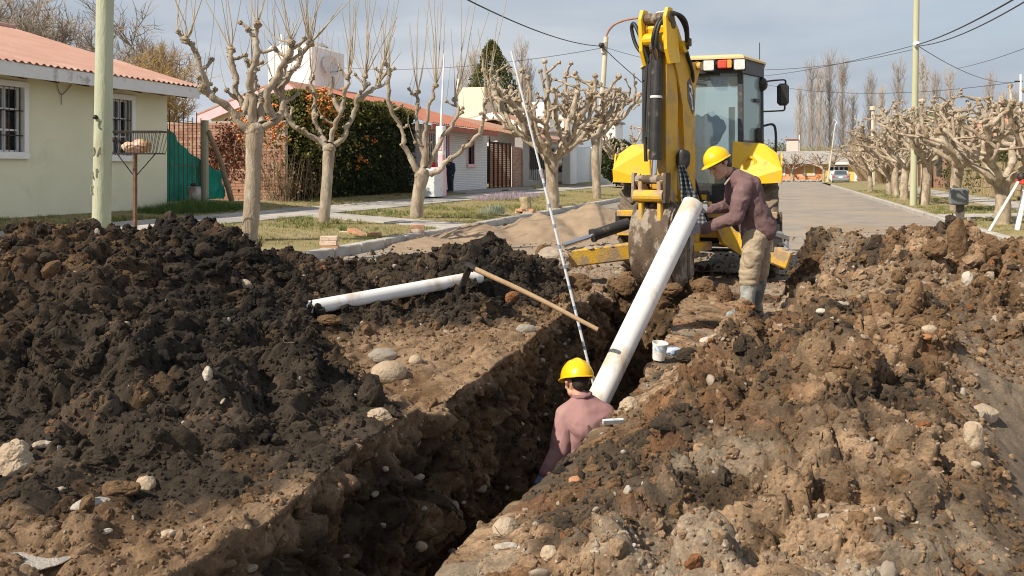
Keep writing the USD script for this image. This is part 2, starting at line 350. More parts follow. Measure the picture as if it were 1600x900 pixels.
    smoothb = sm(FB(p * 1.3 + 77, 2, 51), 0.53, 0.61) * (reg == 4) * 0.6   # sheared faces left by the bucket
    global SHEAR
    SHEAR = smoothb
    blk_ = blk_ - smoothb * (b2 * .21 * .38 + b3 * .095 * .5 + (FB(p * 21., 3, 50) - .5) * .02)
    disp = big * heap * 0.8 + blk_ * heap + (mid + rid) * (heap * (1 - 0.5 * smoothb)) + (cl - 0.03) * heap * (1 - smoothb) * np.where(reg == 0, 0.85, 0.62)
    pw = p[:, [1, 2, 0]]; wb1, wk1, wi1 = blocks(pw, 0.42, 57); wb2, wk2, wi2 = blocks(pw, 0.15, 58); wcl = clods(pw, 0.10, 59, .5)
    wd = wb1 * .42 * .30 + wb2 * .15 * .42 + wcl * .55 - .02 + (FB(p * np.array([2.0, 2.0, 3.0]), 4, 61) - 0.5) * 0.20 + (FB(p * 9.0, 4, 62) - 0.5) * 0.10 - np.abs(FB(p * np.array([4, 4, 0.7]), 3, 63) - 0.5) * 0.16
    fade = sm(wf, 0, 0.06) * sm(wf, 1.0, 0.97)
    disp = np.where(wall > 0, wd * np.where(wall > 0, 0.25 + 0.75 * fade, 1), disp)
    pe = p[:, [0, 2, 1]]; eb1 = blocks(pe, .34, 66)[0]; eb2 = blocks(pe, .13, 67)[0]; disp = np.where(reg == 2, mid * 0.5 + sm(y, 9.5, 9.9) * (eb1 * .34 * .34 + eb2 * .13 * .45 + clods(pe, .09, 68, .5) * .5 - .02), disp)
    off = nrm * disp[:, None]
    off[(reg == 0) | (reg == 4), :2] *= 0.8
    p2 = p + off
    # sunk at the rim of the sheet so that the street takes over
    out = np.maximum.reduce([sm(x, -7.9, -8.4), sm(x, 4.2, 4.7), sm(y, 12.6, 13.3)])
    p2[:, 2] -= 0.045 * out
    # ---- what earth lies where
    c1, c2, c3 = FB(p2 * 1.1 + 5, 4, 71), FB(p2 * 3.1 + 15, 4, 72), FB(p2 * 9 + 25, 3, 73)
    col = np.zeros((len(p), 3))
    mixn = 0.55 * c1 + 0.3 * c2 + 0.15 * c3
    def L(a, b, t): return a + (b - a) * t[:, None]
    # left: black topsoil on the slope, brown along the crest at the far left and on the shelf by the trench
    dk = L(np.broadcast_to(DARK, col.shape), DK2, sm(mixn, 0.42, 0.62))
    top = np.maximum(sm(left_h(x, y), 0.52, 0.9), sm(x, -3.6, -5.2)) * sm(c1 + 0.5 * (c2 - 0.5), 0.40, 0.54)
    nz_ = sm(y, 2.3, 2.7) * sm(y, 5.3, 4.7); shelf = sm(left_h(x, y) + (0.30 - .2 * nz_) * (mixn - 0.5) + 0.1 * (c2 - .5), 0.20 - .13 * nz_, 0.09 - .07 * nz_)
    lft = L(dk, BROWN * 0.6, top * 0.85); lft = L(lft, lft * 1.7, sm(rsd[4][i2 % 4000], .72, .9)); lft = L(lft, BROWN * .6, sm(rsd[0][i2 % 4000], .86, .95) * .7)
    lft = L(lft, L(np.broadcast_to(BROWN * 1.1, col.shape), TAN, sm(mixn, 0.42, 0.6)), shelf)
    hump = np.exp(-(((x + 3.75) / 1.2) ** 2 + ((y - 9.6) / 1.3) ** 2)) * sm(c2, 0.42, 0.6)
    lft = L(lft, BROWN * 0.5, hump * 0.9)
    # right: mixed brown earth with black, red and pale lumps
    rt = L(np.broadcast_to(BROWN * 1.25, col.shape), TAN * 1.05, sm(c1, 0.42, 0.66) * 0.85)
    v1, v2 = rsd[0][i1 % 4000], rsd[1][i2 % 4000]; vv = .6 * v1 + .4 * v2
    rt = L(rt, BROWN * 0.8, sm(vv, .40, .28) * .8); rt = L(rt, TAN * .92, sm(vv, .66, .76) * .7); v3 = rsd[3][i3 % 4000]; rt = L(rt, rt * 1.35, sm(v3, .6, .9)); rt = L(rt, rt * .62, sm(v3, .4, .1)); rt = L(rt, DK2 * 1.1, sm(v1, .22, .17) * .85 * sm(c2, .35, .5)); rt = L(rt, BROWN * .35, np.maximum(k1, k2 * .6) * .6)
    rt = L(rt, DK2 * 1.2, sm(FB(p2 * 1.5 + 90, 4, 81), 0.54, 0.60) * 0.85)
    rt = L(rt, RED, sm(FB(p2 * 2.2 + 60, 3, 82), 0.60, 0.68) * 0.45)
    rt = L(rt, PALE * .85, sm(FB(p2 * 1.7 + 30, 4, 83), 0.61, 0.66) * 0.55)
    pt = np.exp(-((((x - .25) / .42) ** 2 + ((y - 4.35) / .50) ** 2) ** 1.5)) * sm(c2 + .3 * (c1 - .5), .36, .46); rt = L(rt, DK2 * 1.05, pt * .92)
    pt2 = np.exp(-((((x - .85) / .45) ** 2 + ((y - 6.2) / .55) ** 2) ** 1.5)) * sm(c2, .38, .48); rt = L(rt, DK2 * 1.15, pt2 * .9)
    rt = L(rt, np.array([.235, .175, .115]), smoothb * sm(c1, .40, .52) * .5 * (1 - pt) * (1 - pt2))
    near = sm(y, 3.6, 2.7) * sm(x, -0.75, -0.45)
    rt = L(rt, PALE * .85, near * sm(c2, 0.36, 0.56) * 0.75)
    rt = L(rt, np.array([0.16, 0.125, 0.092]), flatpad)
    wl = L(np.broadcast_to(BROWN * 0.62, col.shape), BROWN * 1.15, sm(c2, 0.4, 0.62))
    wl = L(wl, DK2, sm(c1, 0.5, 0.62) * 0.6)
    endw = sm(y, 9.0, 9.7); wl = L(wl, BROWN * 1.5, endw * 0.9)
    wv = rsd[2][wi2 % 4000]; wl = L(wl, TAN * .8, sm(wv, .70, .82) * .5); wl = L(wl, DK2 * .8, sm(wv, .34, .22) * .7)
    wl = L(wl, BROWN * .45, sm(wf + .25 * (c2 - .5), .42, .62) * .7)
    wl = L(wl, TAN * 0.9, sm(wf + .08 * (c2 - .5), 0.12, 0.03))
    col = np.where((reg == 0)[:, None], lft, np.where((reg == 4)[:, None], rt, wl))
    road = np.array([0.25, 0.215, 0.18]); ev = 1 - edge
    ev = np.clip(ev + sm(hs, 0.05, 0.0) * (y > 10.9) * 0.6, 0, 1)
    col = L(col, road, np.where((reg == 0) | (reg == 4), ev, 0))
    return trimesh.Trimesh(p2, m.faces, process=False), col, reg, hs * edge
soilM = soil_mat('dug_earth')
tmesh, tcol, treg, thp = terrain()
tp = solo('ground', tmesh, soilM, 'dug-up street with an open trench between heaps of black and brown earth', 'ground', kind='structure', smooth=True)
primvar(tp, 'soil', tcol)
TN = np.array(tmesh.vertex_normals); TV = np.array(tmesh.vertices)
_okt = np.isin(treg, (0, 4)); _tree = cKDTree(TV[_okt][:, :2]); _tz = TV[_okt][:, 2]
def gz(x, y):
    """Height of the dug ground under a point."""
    d, i = _tree.query([x, y], k=4); return float(_tz[i].mean())
def hit(u, v, lift=0.0, near=1.0, far=14.0):
    """First point of the dug ground along the sight line through (u, v)."""
    for d in np.arange(near, far, 0.02):
        q = P(u, v, d)
        if gz(q[0], q[1]) + lift >= q[2] and not (XL - 0.05 < q[0] < XR + 0.05 and q[1] < YE): return np.array([q[0], q[1], gz(q[0], q[1])])
    return P(u, v, far)
# ---- loose clods and pebbles lying on it
def clod_mats():
    return {k: soil_mat('clod_' + k, tuple(c), 14.0) for k, c in (('black', DARK * 1.15), ('dark', DK2), ('brown', BROWN), ('tan', TAN), ('pale', PALE), ('red', RED))}
CM = clod_mats()
pebM = mat('pebble_stone', (0.22, 0.175, 0.13), (0.40, 0.345, 0.28), 5.0, 0.8, 0.3, 60, c3=(0.20, 0.14, 0.09), s3=18)
def loose():
    rg = np.random.default_rng(77)
    v0, f = TV, tmesh.faces
    tri = v0[f]; area = np.linalg.norm(np.cross(tri[:, 1] - tri[:, 0], tri[:, 2] - tri[:, 0]), axis=1) / 2
    fr = treg[f[:, 0]]; ctr = tri.mean(1)
    dist = np.linalg.norm(ctr[:, :2], axis=1)
    nl = (fr == 0) & (ctr[:, 1] < 4.2)
    w = area * np.where((fr == 1) | ((fr == 2) & (ctr[:, 1] > 9.6)), .4, np.where(fr == 4, 1.25, (fr == 0) * 1.0)) * np.where(nl, 1.0, np.where((fr == 1) | (fr == 2), 1, np.clip(thp[f[:, 0]] / 0.14, 0.2, 1))) / np.clip(dist / 4.0, 0.8, 3) ** 0.8
    w *= ~((ctr[:, 0] > 1.0) & (ctr[:, 1] < 5.5)) * 0.95 + 0.05
    w *= 1 - .5 * SHEAR[f[:, 0]]
    w *= 1 - .92 * ((fr == 4) & (np.abs(ctr[:, 0] + .25) < .42) & (ctr[:, 1] > 6.6) & (ctr[:, 1] < 9.3))
    n = 84000
    k = rg.choice(len(f), n, p=w / w.sum()); pos = ctr[k]; c = tcol[f[k, 0]]
    size = 0.0075 * rg.uniform(0.001, 1, n) ** -0.34; size = np.clip(size, 0.006, 0.05) * np.clip(dist[k] / 4.5, 0.75, 1.6)
    lum = c.sum(1) * rg.uniform(0.75, 1.35, n)
    kind = np.select([lum < 0.085, lum < 0.2, lum < 0.43, lum < 0.72], [0, 1, 2, 3], 4)
    kind = np.where((rg.uniform(size=n) < 0.02) & (kind > 1), 5, kind)
    peb = rg.uniform(size=n) < np.where(kind > 1, 0.025, 0.002)
    names = ['black', 'dark', 'brown', 'tan', 'pale', 'red']
    shapes = [rock(1, 100 + s, 2, 0.75, 2.3, fl, 0.75) for s, fl in ((0, (1, 1, .7)), (1, (1.3, .85, .65)), (2, (1, .8, 1)))]
    protos = [(s, CM[nm], False) for nm in names for s in shapes] + [(rock(1, 200 + s, 2, 0.35, 1.6, (1.3, .9, .62), .6), pebM, True) for s in range(3)]
    idx = np.where(peb, 18 + rg.integers(0, 3, n), kind * 3 + rg.integers(0, 3, n))
    size = np.where(peb, np.clip(size * 1.0, 0.008, 0.035), size)
    pos = pos + TN[f[k, 0]] * size[:, None] * 0.05
    scatter('/World/loose_clods', protos, pos, idx, rquat(rg, n), size, 'loose crumbs of earth and pebbles strewn over both heaps', 'clods')
loose()
# ============================================================ street, kerbs, verge, pavement
def sheet(poly, z, name, m, label, cat=None, kind='structure', zf=None, cell=None):
    ts = []
    for pg in getattr(poly, 'geoms', [poly]):
        if cell:                                   # cut in cells so that it can follow a slope
            x0, y0, x1, y1 = pg.bounds
            gs = [sbox(a, b, min(a + cell, x1), min(b + 4 * cell, y1)).intersection(pg) for a in np.arange(x0, x1, cell) for b in np.arange(y0, y1, 4 * cell)]
        else: gs = [pg]
        for g in gs:
            for h in getattr(g, 'geoms', [g]):
                if h.geom_type != 'Polygon' or h.is_empty: continue
                v, f = trimesh.creation.triangulate_polygon(h, engine='earcut'); v = np.asarray(v)
                t = trimesh.Trimesh(np.column_stack([v, np.full(len(v), z) if zf is None else zf(v[:, 0], v[:, 1])]), f, process=False)
                if t.face_normals[:, 2].mean() < 0: t = trimesh.Trimesh(t.vertices, f[:, ::-1], process=False)
                ts.append(t)
    return solo(name, cat_(ts), m, label, cat, kind=kind)
def gl(x, y=0): return np.clip(0.12 + 0.0575 * (-7.45 - np.asarray(x, float)), 0.10, 0.56)
def gr(x, y=0): return np.clip(0.12 + 0.03 * (np.asarray(x, float) - 4.45), 0.10, 0.4)
hole = sbox(-8.35, 0.6, 4.65, 13.3)
landM = mat('dry_land', (0.20, 0.165, 0.12), (0.30, 0.25, 0.18), 1.5, 0.95, 0.3, 30)
sheet(sbox(-900, -400, 900, 1500).difference(hole.buffer(-0.05)), -0.11, 'terrain', landM, 'flat dry land under the town', 'terrain')
asph = mat('worn_asphalt', (0.205, 0.182, 0.158), (0.30, 0.27, 0.235), 1.6, 0.92, 0.5, 60, c3=(0.34, 0.275, 0.205), s3=0.35, f3=(0.42, 0.62))
sheet(sbox(-7.3, -30, 4.3, 108).union(sbox(-90, 106, 90, 115)).difference(hole.buffer(-0.02)), 0.0, 'road', asph, 'pale worn asphalt street leading to the orange house', 'road')
lawnM = mat('dry_lawn', (0.27, 0.215, 0.105), (0.21, 0.185, 0.07), 0.9, 0.95, 0.5, 60, c3=(0.30, 0.25, 0.14), s3=0.6, f3=(0.5, 0.64))
sheet(sbox(-60, -10, -7.44, 105), 0.1, 'lawn', lawnM, 'dry yellow-green verge left of the street', 'lawn', zf=lambda x, y: gl(x), cell=3.0)
sheet(sbox(4.44, -10, 70, 105), 0.1, 'lawn', lawnM, 'dry verge right of the street', 'lawn', zf=lambda x, y: gr(x), cell=3.0)
concM = mat('weathered_concrete', (0.36, 0.33, 0.29), (0.47, 0.44, 0.40), 2.5, 0.9, 0.4, 45, c3=(0.24, 0.21, 0.18), s3=1.6, f3=(0.56, 0.72))
conc2 = mat('old_concrete', (0.27, 0.255, 0.24), (0.36, 0.34, 0.32), 2.5, 0.9, 0.4, 45, c3=(0.2, 0.18, 0.16), s3=2.5)
rgs = np.random.default_rng(5)
pave = thing('pavement', 'grey concrete pavement of square slabs between verge and front gardens', 'pavement', (-12, 20, 0.3), kind='structure')
def slab(x0, x1, y0, y1, m, par, name, zf, th=0.1, up=0.03):
    t = box((x0, y0, -th), (x1, y1, up), 0.008); v = t.vertices.copy(); v[:, 2] += zf(v[:, 0]) + rgs.uniform(-0.004, 0.004)
    part(par, name, trimesh.Trimesh(v, t.faces, process=False), m)
for i in range(40):
    y = 7.0 + i * 1.5
    slab(-12.75, -11.25, y + 0.012, y + 1.488, concM if i % 3 else conc2, pave, 'slab', gl)
for nm, (a, b) in (('near', (10.6, 12.7)), ('far', (19.4, 20.9))):
    pth = thing('garden_path', 'concrete path across the verge in front of the ' + ('first pollarded tree' if nm == 'near' else 'third pollarded tree'), 'path', (-9.3, a, 0.15), kind='structure')
    for k in range(3): slab(-11.22 + k * 1.25, -11.22 + k * 1.25 + 1.23, a, b, concM, pth, 'slab', gl)
kl = thing('kerb', 'rough pale concrete kerb along the left verge', 'kerb', (-7.4, 9, 0), kind='structure')
for i in range(46):
    y = 9.6 + i * 1.0; t = box((-7.52, y + 0.01, -0.1), (-7.28, y + 0.985, 0.16), 0.02)
    v = np.array(t.subdivide().subdivide().vertices); t = trimesh.Trimesh(v + (FB(v * 9, 3, i)[:, None] - 0.5) * 0.035, t.subdivide().subdivide().faces, process=False)
    part(kl, 'kerb_stone', t, concM)
krr = thing('kerb', 'pale concrete kerb along the right verge', 'kerb', (4.37, 14, 0), kind='structure')
for i in range(60): part(krr, 'kerb_stone', box((4.28, 14 + i * 1.2, -0.1), (4.46, 15.185 + i * 1.2, 0.145), 0.02), concM)
pvr = thing('pavement', 'concrete pavement right of the street under the pollarded trees', 'pavement', (8, 20, 0.2), kind='structure')
for i in range(36): slab(7.2, 8.7, 14 + i * 1.5, 15.48 + i * 1.5, concM, pvr, 'slab', gr)
for i in range(2): slab(4.5 + i * 1.35, 5.83 + i * 1.35, 27.6, 29.4, concM, pvr, 'slab', gr)
# ---- dry grass
def tuft(seed, n=9, h=0.07):
    rg = np.random.default_rng(seed); v, f = [], []
    for k in range(n):
        a, r, l = rg.uniform(0, 2 * PI), rg.uniform(0, 0.06), rg.uniform(0.5, 1.2) * h
        b = np.array([math.cos(a) * r, math.sin(a) * r, 0]); d = np.array([math.cos(a + rg.normal() * .6), math.sin(a + rg.normal() * .6), 0]) * l * rg.uniform(.2, .9)
        w = np.array([-math.sin(a), math.cos(a), 0]) * 0.004; o = len(v)
        v += [b - w, b + w, b + d * .5 + UP * l * .7 + w * .7, b + d * .5 + UP * l * .7 - w * .7, b + d + UP * l]; f += [[o, o + 1, o + 2], [o, o + 2, o + 3], [o + 3, o + 2, o + 4]]
    return TM(v, f)
gM = [mat('grass_straw', (0.42, 0.34, 0.16), (0.32, 0.27, 0.11), 3, 0.8), mat('grass_olive', (0.17, 0.18, 0.05), (0.24, 0.22, 0.075), 3, 0.8), mat('grass_green', (0.07, 0.12, 0.025), (0.12, 0.16, 0.04), 3, 0.75)]
def grass(name, label, x0, x1, y0, y1, n, zf, avoid, hk=1.0):
    rg = np.random.default_rng(int(abs(x0) * 10 + n)); p = np.stack([rg.uniform(x0, x1, n), y0 + (y1 - y0) * rg.uniform(0, 1, n) ** 1.5], 1)
    for (a, b, c, d) in avoid: p = p[~((p[:, 0] > a) & (p[:, 0] < b) & (p[:, 1] > c) & (p[:, 1] < d))]
    q = np.column_stack([p, zf(p[:, 0])]); nz = FB(q * 0.7, 3, 3); k = len(q)
    idx = np.where(rg.uniform(size=k) < 0.4 * sm(nz, 0.58, 0.72), 2, np.where(rg.uniform(size=k) < sm(nz, 0.45, 0.62), 1, 0)) * 2 + rg.integers(0, 2, k)
    scatter('/World/' + name, [(tuft(10 * i + j), gM[i], False) for i in range(3) for j in range(2)], q, idx, zquat(rg, k), rg.uniform(0.5, 1.25, k) * hk * (0.7 + 0.7 * sm(nz, .5, .7)), label, 'grass')
grass('verge_grass', 'short dry grass on the verge and front gardens left of the street', -14.6, -7.55, 9.0, 48, 15000, gl, [(-12.8, -11.2, 0, 90), (-11.3, -7.4, 10.5, 12.8), (-11.3, -7.4, 19.3, 21.0), (-15, -13.4, 34, 60), (-8.45, -7.3, 5, 13.8)])
grass('verge_grass_right', 'short straw-coloured grass on the verge right of the street', 4.55, 10.5, 14.5, 60, 7000, gr, [(7.15, 8.75, 0, 90), (4.4, 7.3, 27.5, 29.5)])
def weeds(name, label, c, rx, ry, n, h, seed, m):
    rg = np.random.default_rng(seed); a = rg.uniform(0, 2 * PI, n); r = np.sqrt(rg.uniform(0, 1, n))
    p = np.stack([c[0] + rx * r * np.cos(a), c[1] + ry * r * np.sin(a), np.full(n, c[2])], 1)
    scatter('/World/' + name, [(tuft(seed + k, 12, h), m, False) for k in range(3)], p, rg.integers(0, 3, n), zquat(rg, n), rg.uniform(0.6, 1.3, n) * (1.15 - 0.6 * r), label, 'weeds')
weeds('green_weeds', 'lush green weeds at the foot of the pale green house corner', PX(312, 328, -14.0) * [1, 1, 0] + [0.1, -0.4, 0.45], 0.8, 1.9, 900, 0.3, 31, mat('weed_leaf', (0.05, 0.11, 0.02), (0.10, 0.16, 0.03), 4, 0.7))
flw = mat('lilac_petals', (0.42, 0.30, 0.44), (0.30, 0.28, 0.22), 6, 0.8, lo=.42, hi=.58)
weeds('lilac_flowers', 'low patch of lilac flowers beside the pavement before the wooden gate', (-11.0, 35.5, 0.31), 1.0, 4.2, 800, 0.22, 51, flw)
weeds('grey_green_shrub', 'small silvery green plant on the verge', PG(770, 334, 0.2), 0.45, 0.4, 110, 0.25, 61, mat('silver_leaf', (0.25, 0.29, 0.20), (0.36, 0.38, 0.28), 6, 0.8))
# ---- sand heap beside the kerb
def sand():
    n = 170; X, Y = np.meshgrid(np.linspace(-8.2, -2.0, n), np.linspace(12.6, 24.0, n), indexing='ij')
    h = np.zeros_like(X)
    for cx, cy, hh, r in ((-4.1, 19.9, 0.80, 1.7), (-5.1, 18.9, 0.60, 1.5), (-6.2, 17.9, 0.42, 1.4), (-4.8, 20.9, 0.55, 1.4), (-6.9, 16.6, 0.2, 1.5)):
        d = np.hypot(X - cx, (Y - cy) * 0.9); h = np.maximum(h, hh * (1 - d / r)) + 0.0
    p = np.stack([X, Y, h], -1); an = np.arctan2(Y - 20, X + 6.2)
    h = np.where(h > 0, h + 0.05 * h * np.sin(an * 19 + 6 * N(p * 1.2, 4)) , h)
    h = h + (FB(p * 2.5, 4, 8) - 0.5) * 0.16 * sm(h, -0.5, 0.3) - 0.05 + (FB(p * 14, 2, 9) - .5) * .03
    h = np.maximum(h, -0.06 + 0 * h)
    return grid(X, Y, h)
def crumbs():
    rg = np.random.default_rng(91); n = 2600; x = rg.uniform(-7.2, 3.6, n); y = 13.0 + 11 * rg.uniform(0, 1, n) ** 1.8
    k = FB(np.stack([x * .6, y * .6, 0 * x], 1), 3, 4) > .47; x, y = x[k], y[k]; n = len(x); s = np.clip(.012 * rg.uniform(.001, 1, n) ** -.36, .008, .07)
    scatter('/World/road_crumbs', [(rock(1, 300 + i, 1, .6, 2, (1.2, .9, .7), .5), CM[m], False) for m in ('brown', 'tan', 'dark') for i in range(2)], np.stack([x, y, s * .3], 1), rg.integers(0, 6, n), rquat(rg, n), s, 'crumbs of earth tracked over the asphalt round the machine', 'clods')
    ps = [Polygon([(c[0] + r * k * math.cos(a), c[1] + 1.5 * r * k * math.sin(a)) for a, k in zip(np.linspace(0, 2 * PI, 26, endpoint=False), .7 + .5 * FB(np.stack([np.cos(np.linspace(0, 2 * PI, 26, endpoint=False)) * 1.5 + i * 9, np.sin(np.linspace(0, 2 * PI, 26, endpoint=False)) * 1.5, np.zeros(26)], 1), 3, 5))]) for i, (c, r) in enumerate((((-5.0, 16.5), 2.2), ((-3.0, 14.6), 1.9), ((2.6, 16), 1.1), ((-5.6, 23), 1.7), ((1.5, 24), 1.0), ((3.4, 21), .8)))]
    from shapely import union_all
    sheet(union_all(ps).buffer(0).intersection(sbox(-7.27, 13.4, 4.2, 40)), .004, 'dirt_film', mat('tracked_dirt', (.27, .205, .14), (.33, .26, .185), 3, .95, .6, 50, c3=(.21, .155, .10), s3=2.5), 'thin film of brown dirt tracked over the street', 'dirt')
crumbs()
sandM = mat('sandy_soil', (0.33, 0.245, 0.165), (0.27, 0.195, 0.13), 3, 0.95, 0.5, 90, c3=(0.22, 0.16, 0.105), s3=1.2)
solo('sand_heap', sand(), sandM, 'low sandy brown heap at the street edge behind the left outrigger', 'sand heap', smooth=True)
# ============================================================ bricks lying about
brM = [mat('brick_' + n, a, b, 14, 0.9, 0.5, 60, c3=c, s3=9) for n, a, b, c in (('orange', (0.42, 0.22, 0.12), (0.50, 0.29, 0.17), (0.55, 0.42, 0.33)), ('pale', (0.60, 0.46, 0.35), (0.66, 0.54, 0.43), (0.45, 0.30, 0.2)), ('rust', (0.36, 0.17, 0.09), (0.43, 0.22, 0.12), (0.3, 0.2, 0.14)))]
def brick_at(c, rz, m, label, tilt=0.0, s=(0.27, 0.13, 0.075), group=None):
    b = rock(1, 1, 0); b = box(-np.array(s) / 2, np.array(s) / 2, 0.006)
    solo('brick', moved(b, np.asarray(c) + [0, 0, s[2] / 2], rz, 0, tilt), m, label, 'brick', group)
def stack(u, v, d, spec, where):
    c = P(u, v, d); ords = ['bottom', 'second', 'third', 'fourth', 'top']
    for i, (mi, dx, rz) in enumerate(spec):
        nm = 'top' if i == len(spec) - 1 else ords[i]
        brick_at(c + CR * dx + UP * (i * 0.078), YAW + rz, brM[mi], f'{["orange", "pale dusty", "rust red"][mi]} brick, {nm} one of the stack {where}', s=(0.29, 0.17, 0.076))
stack(515, 397, 15.3, [(0, 0, .0), (0, .01, .05), (1, -.01, -.02), (1, -.005, .04)], 'in front of the second pollarded tree')
stack(652, 374, 18.9, [(1, .02, .1), (1, 0, -.05), (1, .0, .02), (0, .0, .06)], 'on the kerb by the third pollarded tree')
brick_at(P(644, 376, 18.4), YAW + .1, brM[2], 'rust red brick lying beside the stack on the kerb')
brick_at(P(560, 367, 18.2), YAW - .5, brM[0], 'tilted orange brick leaning on two others in the grass', 0.35, (0.42, 0.24, 0.07))
brick_at(P(541, 367, 18.3), YAW + .2, brM[1], 'pale brick lying left of the tilted one in the grass')
brick_at(P(585, 369, 17.9), YAW - .1, brM[0], 'orange brick lying right of the tilted one in the grass')
st = thing('tree_stump', 'short cut tree stump rising from a ring of bricks', 'stump', PG(821, 334, 0.12))
c = PG(821, 334, 0.12)
part(st, 'stump', tube(curve([c + UP * 0.1, c + [0.02, 0, .3], c + [0, 0.02, .52]], 4), [.19, .17, .17, .17, .16, .16, .17, .18, .17][:9], 12, jit=.5), mat('stump_wood', (0.30, 0.23, 0.13), (0.40, 0.33, 0.2), 9, .9, .6))
for k in range(6): part(st, 'brick', moved(box((-.15, -.08, 0), (.15, .08, .08), .006), c + [math.cos(k * 1.05) * .22, math.sin(k * 1.05) * .22, 0.0 if k % 2 else 0.08], k * 1.05 + PI / 2), brM[k % 2])
bp = P(868, 331, 31.2)
for k in range(3): brick_at(bp + UP * .078 * k, YAW + .1 * k, brM[k % 2], f'{["lowest", "middle", "topmost"][k]} of the three bricks at the foot of the bushy pollarded tree', s=(.4, .2, .076))
# ============================================================ houses and fences on the left
def wall_openings(o, ax, L, H, th, holes, m=None):
    """Upright wall from o along ax (length L, height H), th thick towards az = ax x up reversed, with rectangular holes (a0, a1, z0, z1)."""
    pg = sbox(0, 0, L, H)
    for a0, a1, z0, z1 in holes: pg = pg.difference(sbox(a0, z0, a1, z1))
    ax = np.asarray(ax, float); n = np.cross(ax, UP)
    return prism(pg, np.asarray(o) - n * th / 2, ax, UP, th)
GX = -14.7; GZ = 0.5
greenW = mat('pale_green_plaster', (0.68, 0.655, 0.475), (0.72, 0.695, 0.515), 1.3, 0.9, 0.25, 40, c3=(0.58, 0.55, 0.40), s3=0.8, f3=(0.58, 0.75))
whiteP = mat('white_paint', (0.74, 0.73, 0.70), (0.80, 0.79, 0.77), 3, 0.7, 0.1, 40)
greyP = mat('grey_board_paint', (0.60, 0.59, 0.575), (0.66, 0.65, 0.64), 3, 0.8, 0.2, 40, c3=(.36, .34, .32), s3=3)
terr = mat('terracotta_sheet', (0.40, 0.225, 0.17), (0.46, 0.27, 0.21), 1.2, 0.8, 0.1, 30, c3=(0.55, 0.37, 0.29), s3=0.7)
iron = mat('dark_iron', (0.035, 0.03, 0.03), (0.06, 0.05, 0.045), 10, 0.6, metal=.5)
darkW = mat('brown_timber', (0.12, 0.065, 0.035), (0.18, 0.10, 0.055), 6, .85, .3)
glassD = usdkit.material(stage, LK + 'window_glass', {'t': ('transparent_bsdf', {'color': (.55, .6, .6)}), 'g': ('glossy_bsdf', {'roughness': .03, 'color': (.9, .95, 1)}), 'f': ('fresnel', {'IOR': 1.6}), 'm': ('mix_closure', {})}, [('f.fac', 'm.fac'), ('t.BSDF', 'm.closure1'), ('g.BSDF', 'm.closure2')], surface='m.closure')
roomM = mat('dim_interior', (0.06, 0.05, 0.045), (0.10, 0.09, 0.08), 3, .9)
gh = thing('house', 'pale green plastered house with a terracotta corrugated roof and barred windows', 'house', (GX, 12, GZ))
yA, yB = 2.0, PX(261, 300, GX)[1]
win = []
for (u0, u1, vt, vb) in ((-40, 42, 130, 250), (166, 209, 151, 254)):
    a, b = PX(u0, vt, GX), PX(u1, vt, GX); zt = PX(u1, vt, GX)[2]; zb = PX(u1, vb - 3, GX)[2]
    win.append((a[1], b[1], zb, zt))
W = part(gh, 'wall', wall_openings((GX, yA, 0.3), (0, 1, 0), yB - yA, 3.12, .25, [(a - yA, b - yA, c_ - .3, d_ - .3) for a, b, c_, d_ in win]), greenW)
part(gh, 'wall', box((GX - 9, yB - .25, .3), (GX - .26, yB - .004, 3.42)), greenW)
part(gh, 'plinth', box((GX - .02, yA, .3), (GX + .035, yB, .52), .01), conc2)
for (a, b, zb, zt) in win:
    fr = [box((GX - .06, a - .02, zt - .10), (GX + .045, b + .02, zt + .02), .006), box((GX - .06, a - .02, zb - .02), (GX + .07, b + .02, zb + .12), .006), box((GX - .06, a - .02, zb + .121), (GX + .045, a + .10, zt - .101), .006), box((GX - .06, b - .10, zb + .121), (GX + .045, b + .02, zt - .101), .006)]
    w = part(gh, 'window', cat_(fr), whiteP)
    inner = []; n = 3
    for k in range(n + 1):
        y = a + .1 + (b - a - .2) * k / n; inner.append(box((GX - .17, y - .03, zb + .12), (GX - .12, y + .03, zt - .1)))
    for z in np.linspace(zb + .14, zt - .12, 4): inner.append(box((GX - .165, a + .1, z - .02), (GX - .125, b - .1, z + .02)))
    part(w, 'sash', cat_(inner), whiteP)
    part(w, 'pane', box((GX - .155, a + .1, zb + .1), (GX - .148, b - .1, zt - .08)), glassD)
    part(w, 'curtain', box((GX - .9, a - .3, zb - .2), (GX - .85, b + .3, zt + .2)), roomM)
    for y in np.arange(a + .16, b - .1, .125): part(w, 'bar', tube([(GX + .01, y, zb + .11), (GX + .01, y, zt - .09)], .008, 5), iron)
    for z in (zb + .45, zb + .95): part(w, 'bar', box((GX - .005, a + .1, z - .012), (GX + .008, b - .1, z + .012)), iron)
EX, EZ = -14.12, 3.60; yE = 19.3
def corr(x0, z0, x1, z1, ya, yb, pitch=.18, amp=.022, th=.012):
    n = int((yb - ya) / pitch * 8); y = np.linspace(ya, yb, n); c = amp * np.sin(2 * PI * y / pitch)
    s = np.linspace(0, 1, 4)[:, None]; X = x0 + (x1 - x0) * s + 0 * y; Z = z0 + (z1 - z0) * s + c; Y = 0 * s + y
    a, b = grid(X, Y, Z), grid(X, Y, Z - th); b = trimesh.Trimesh(b.vertices, b.faces[:, ::-1], process=False)
    e = grid(np.stack([X[0], X[0]]), np.stack([Y[0], Y[0]]), np.stack([Z[0], Z[0] - th]))
    return cat_([a, b, e])
rf = part(gh, 'roof', corr(EX, EZ, -20.2, 5.38, -2, yE), terr, smooth=40)
part(gh, 'roof', corr(-20.2, 5.38, -26, 3.7, -2, yE), terr, smooth=40)
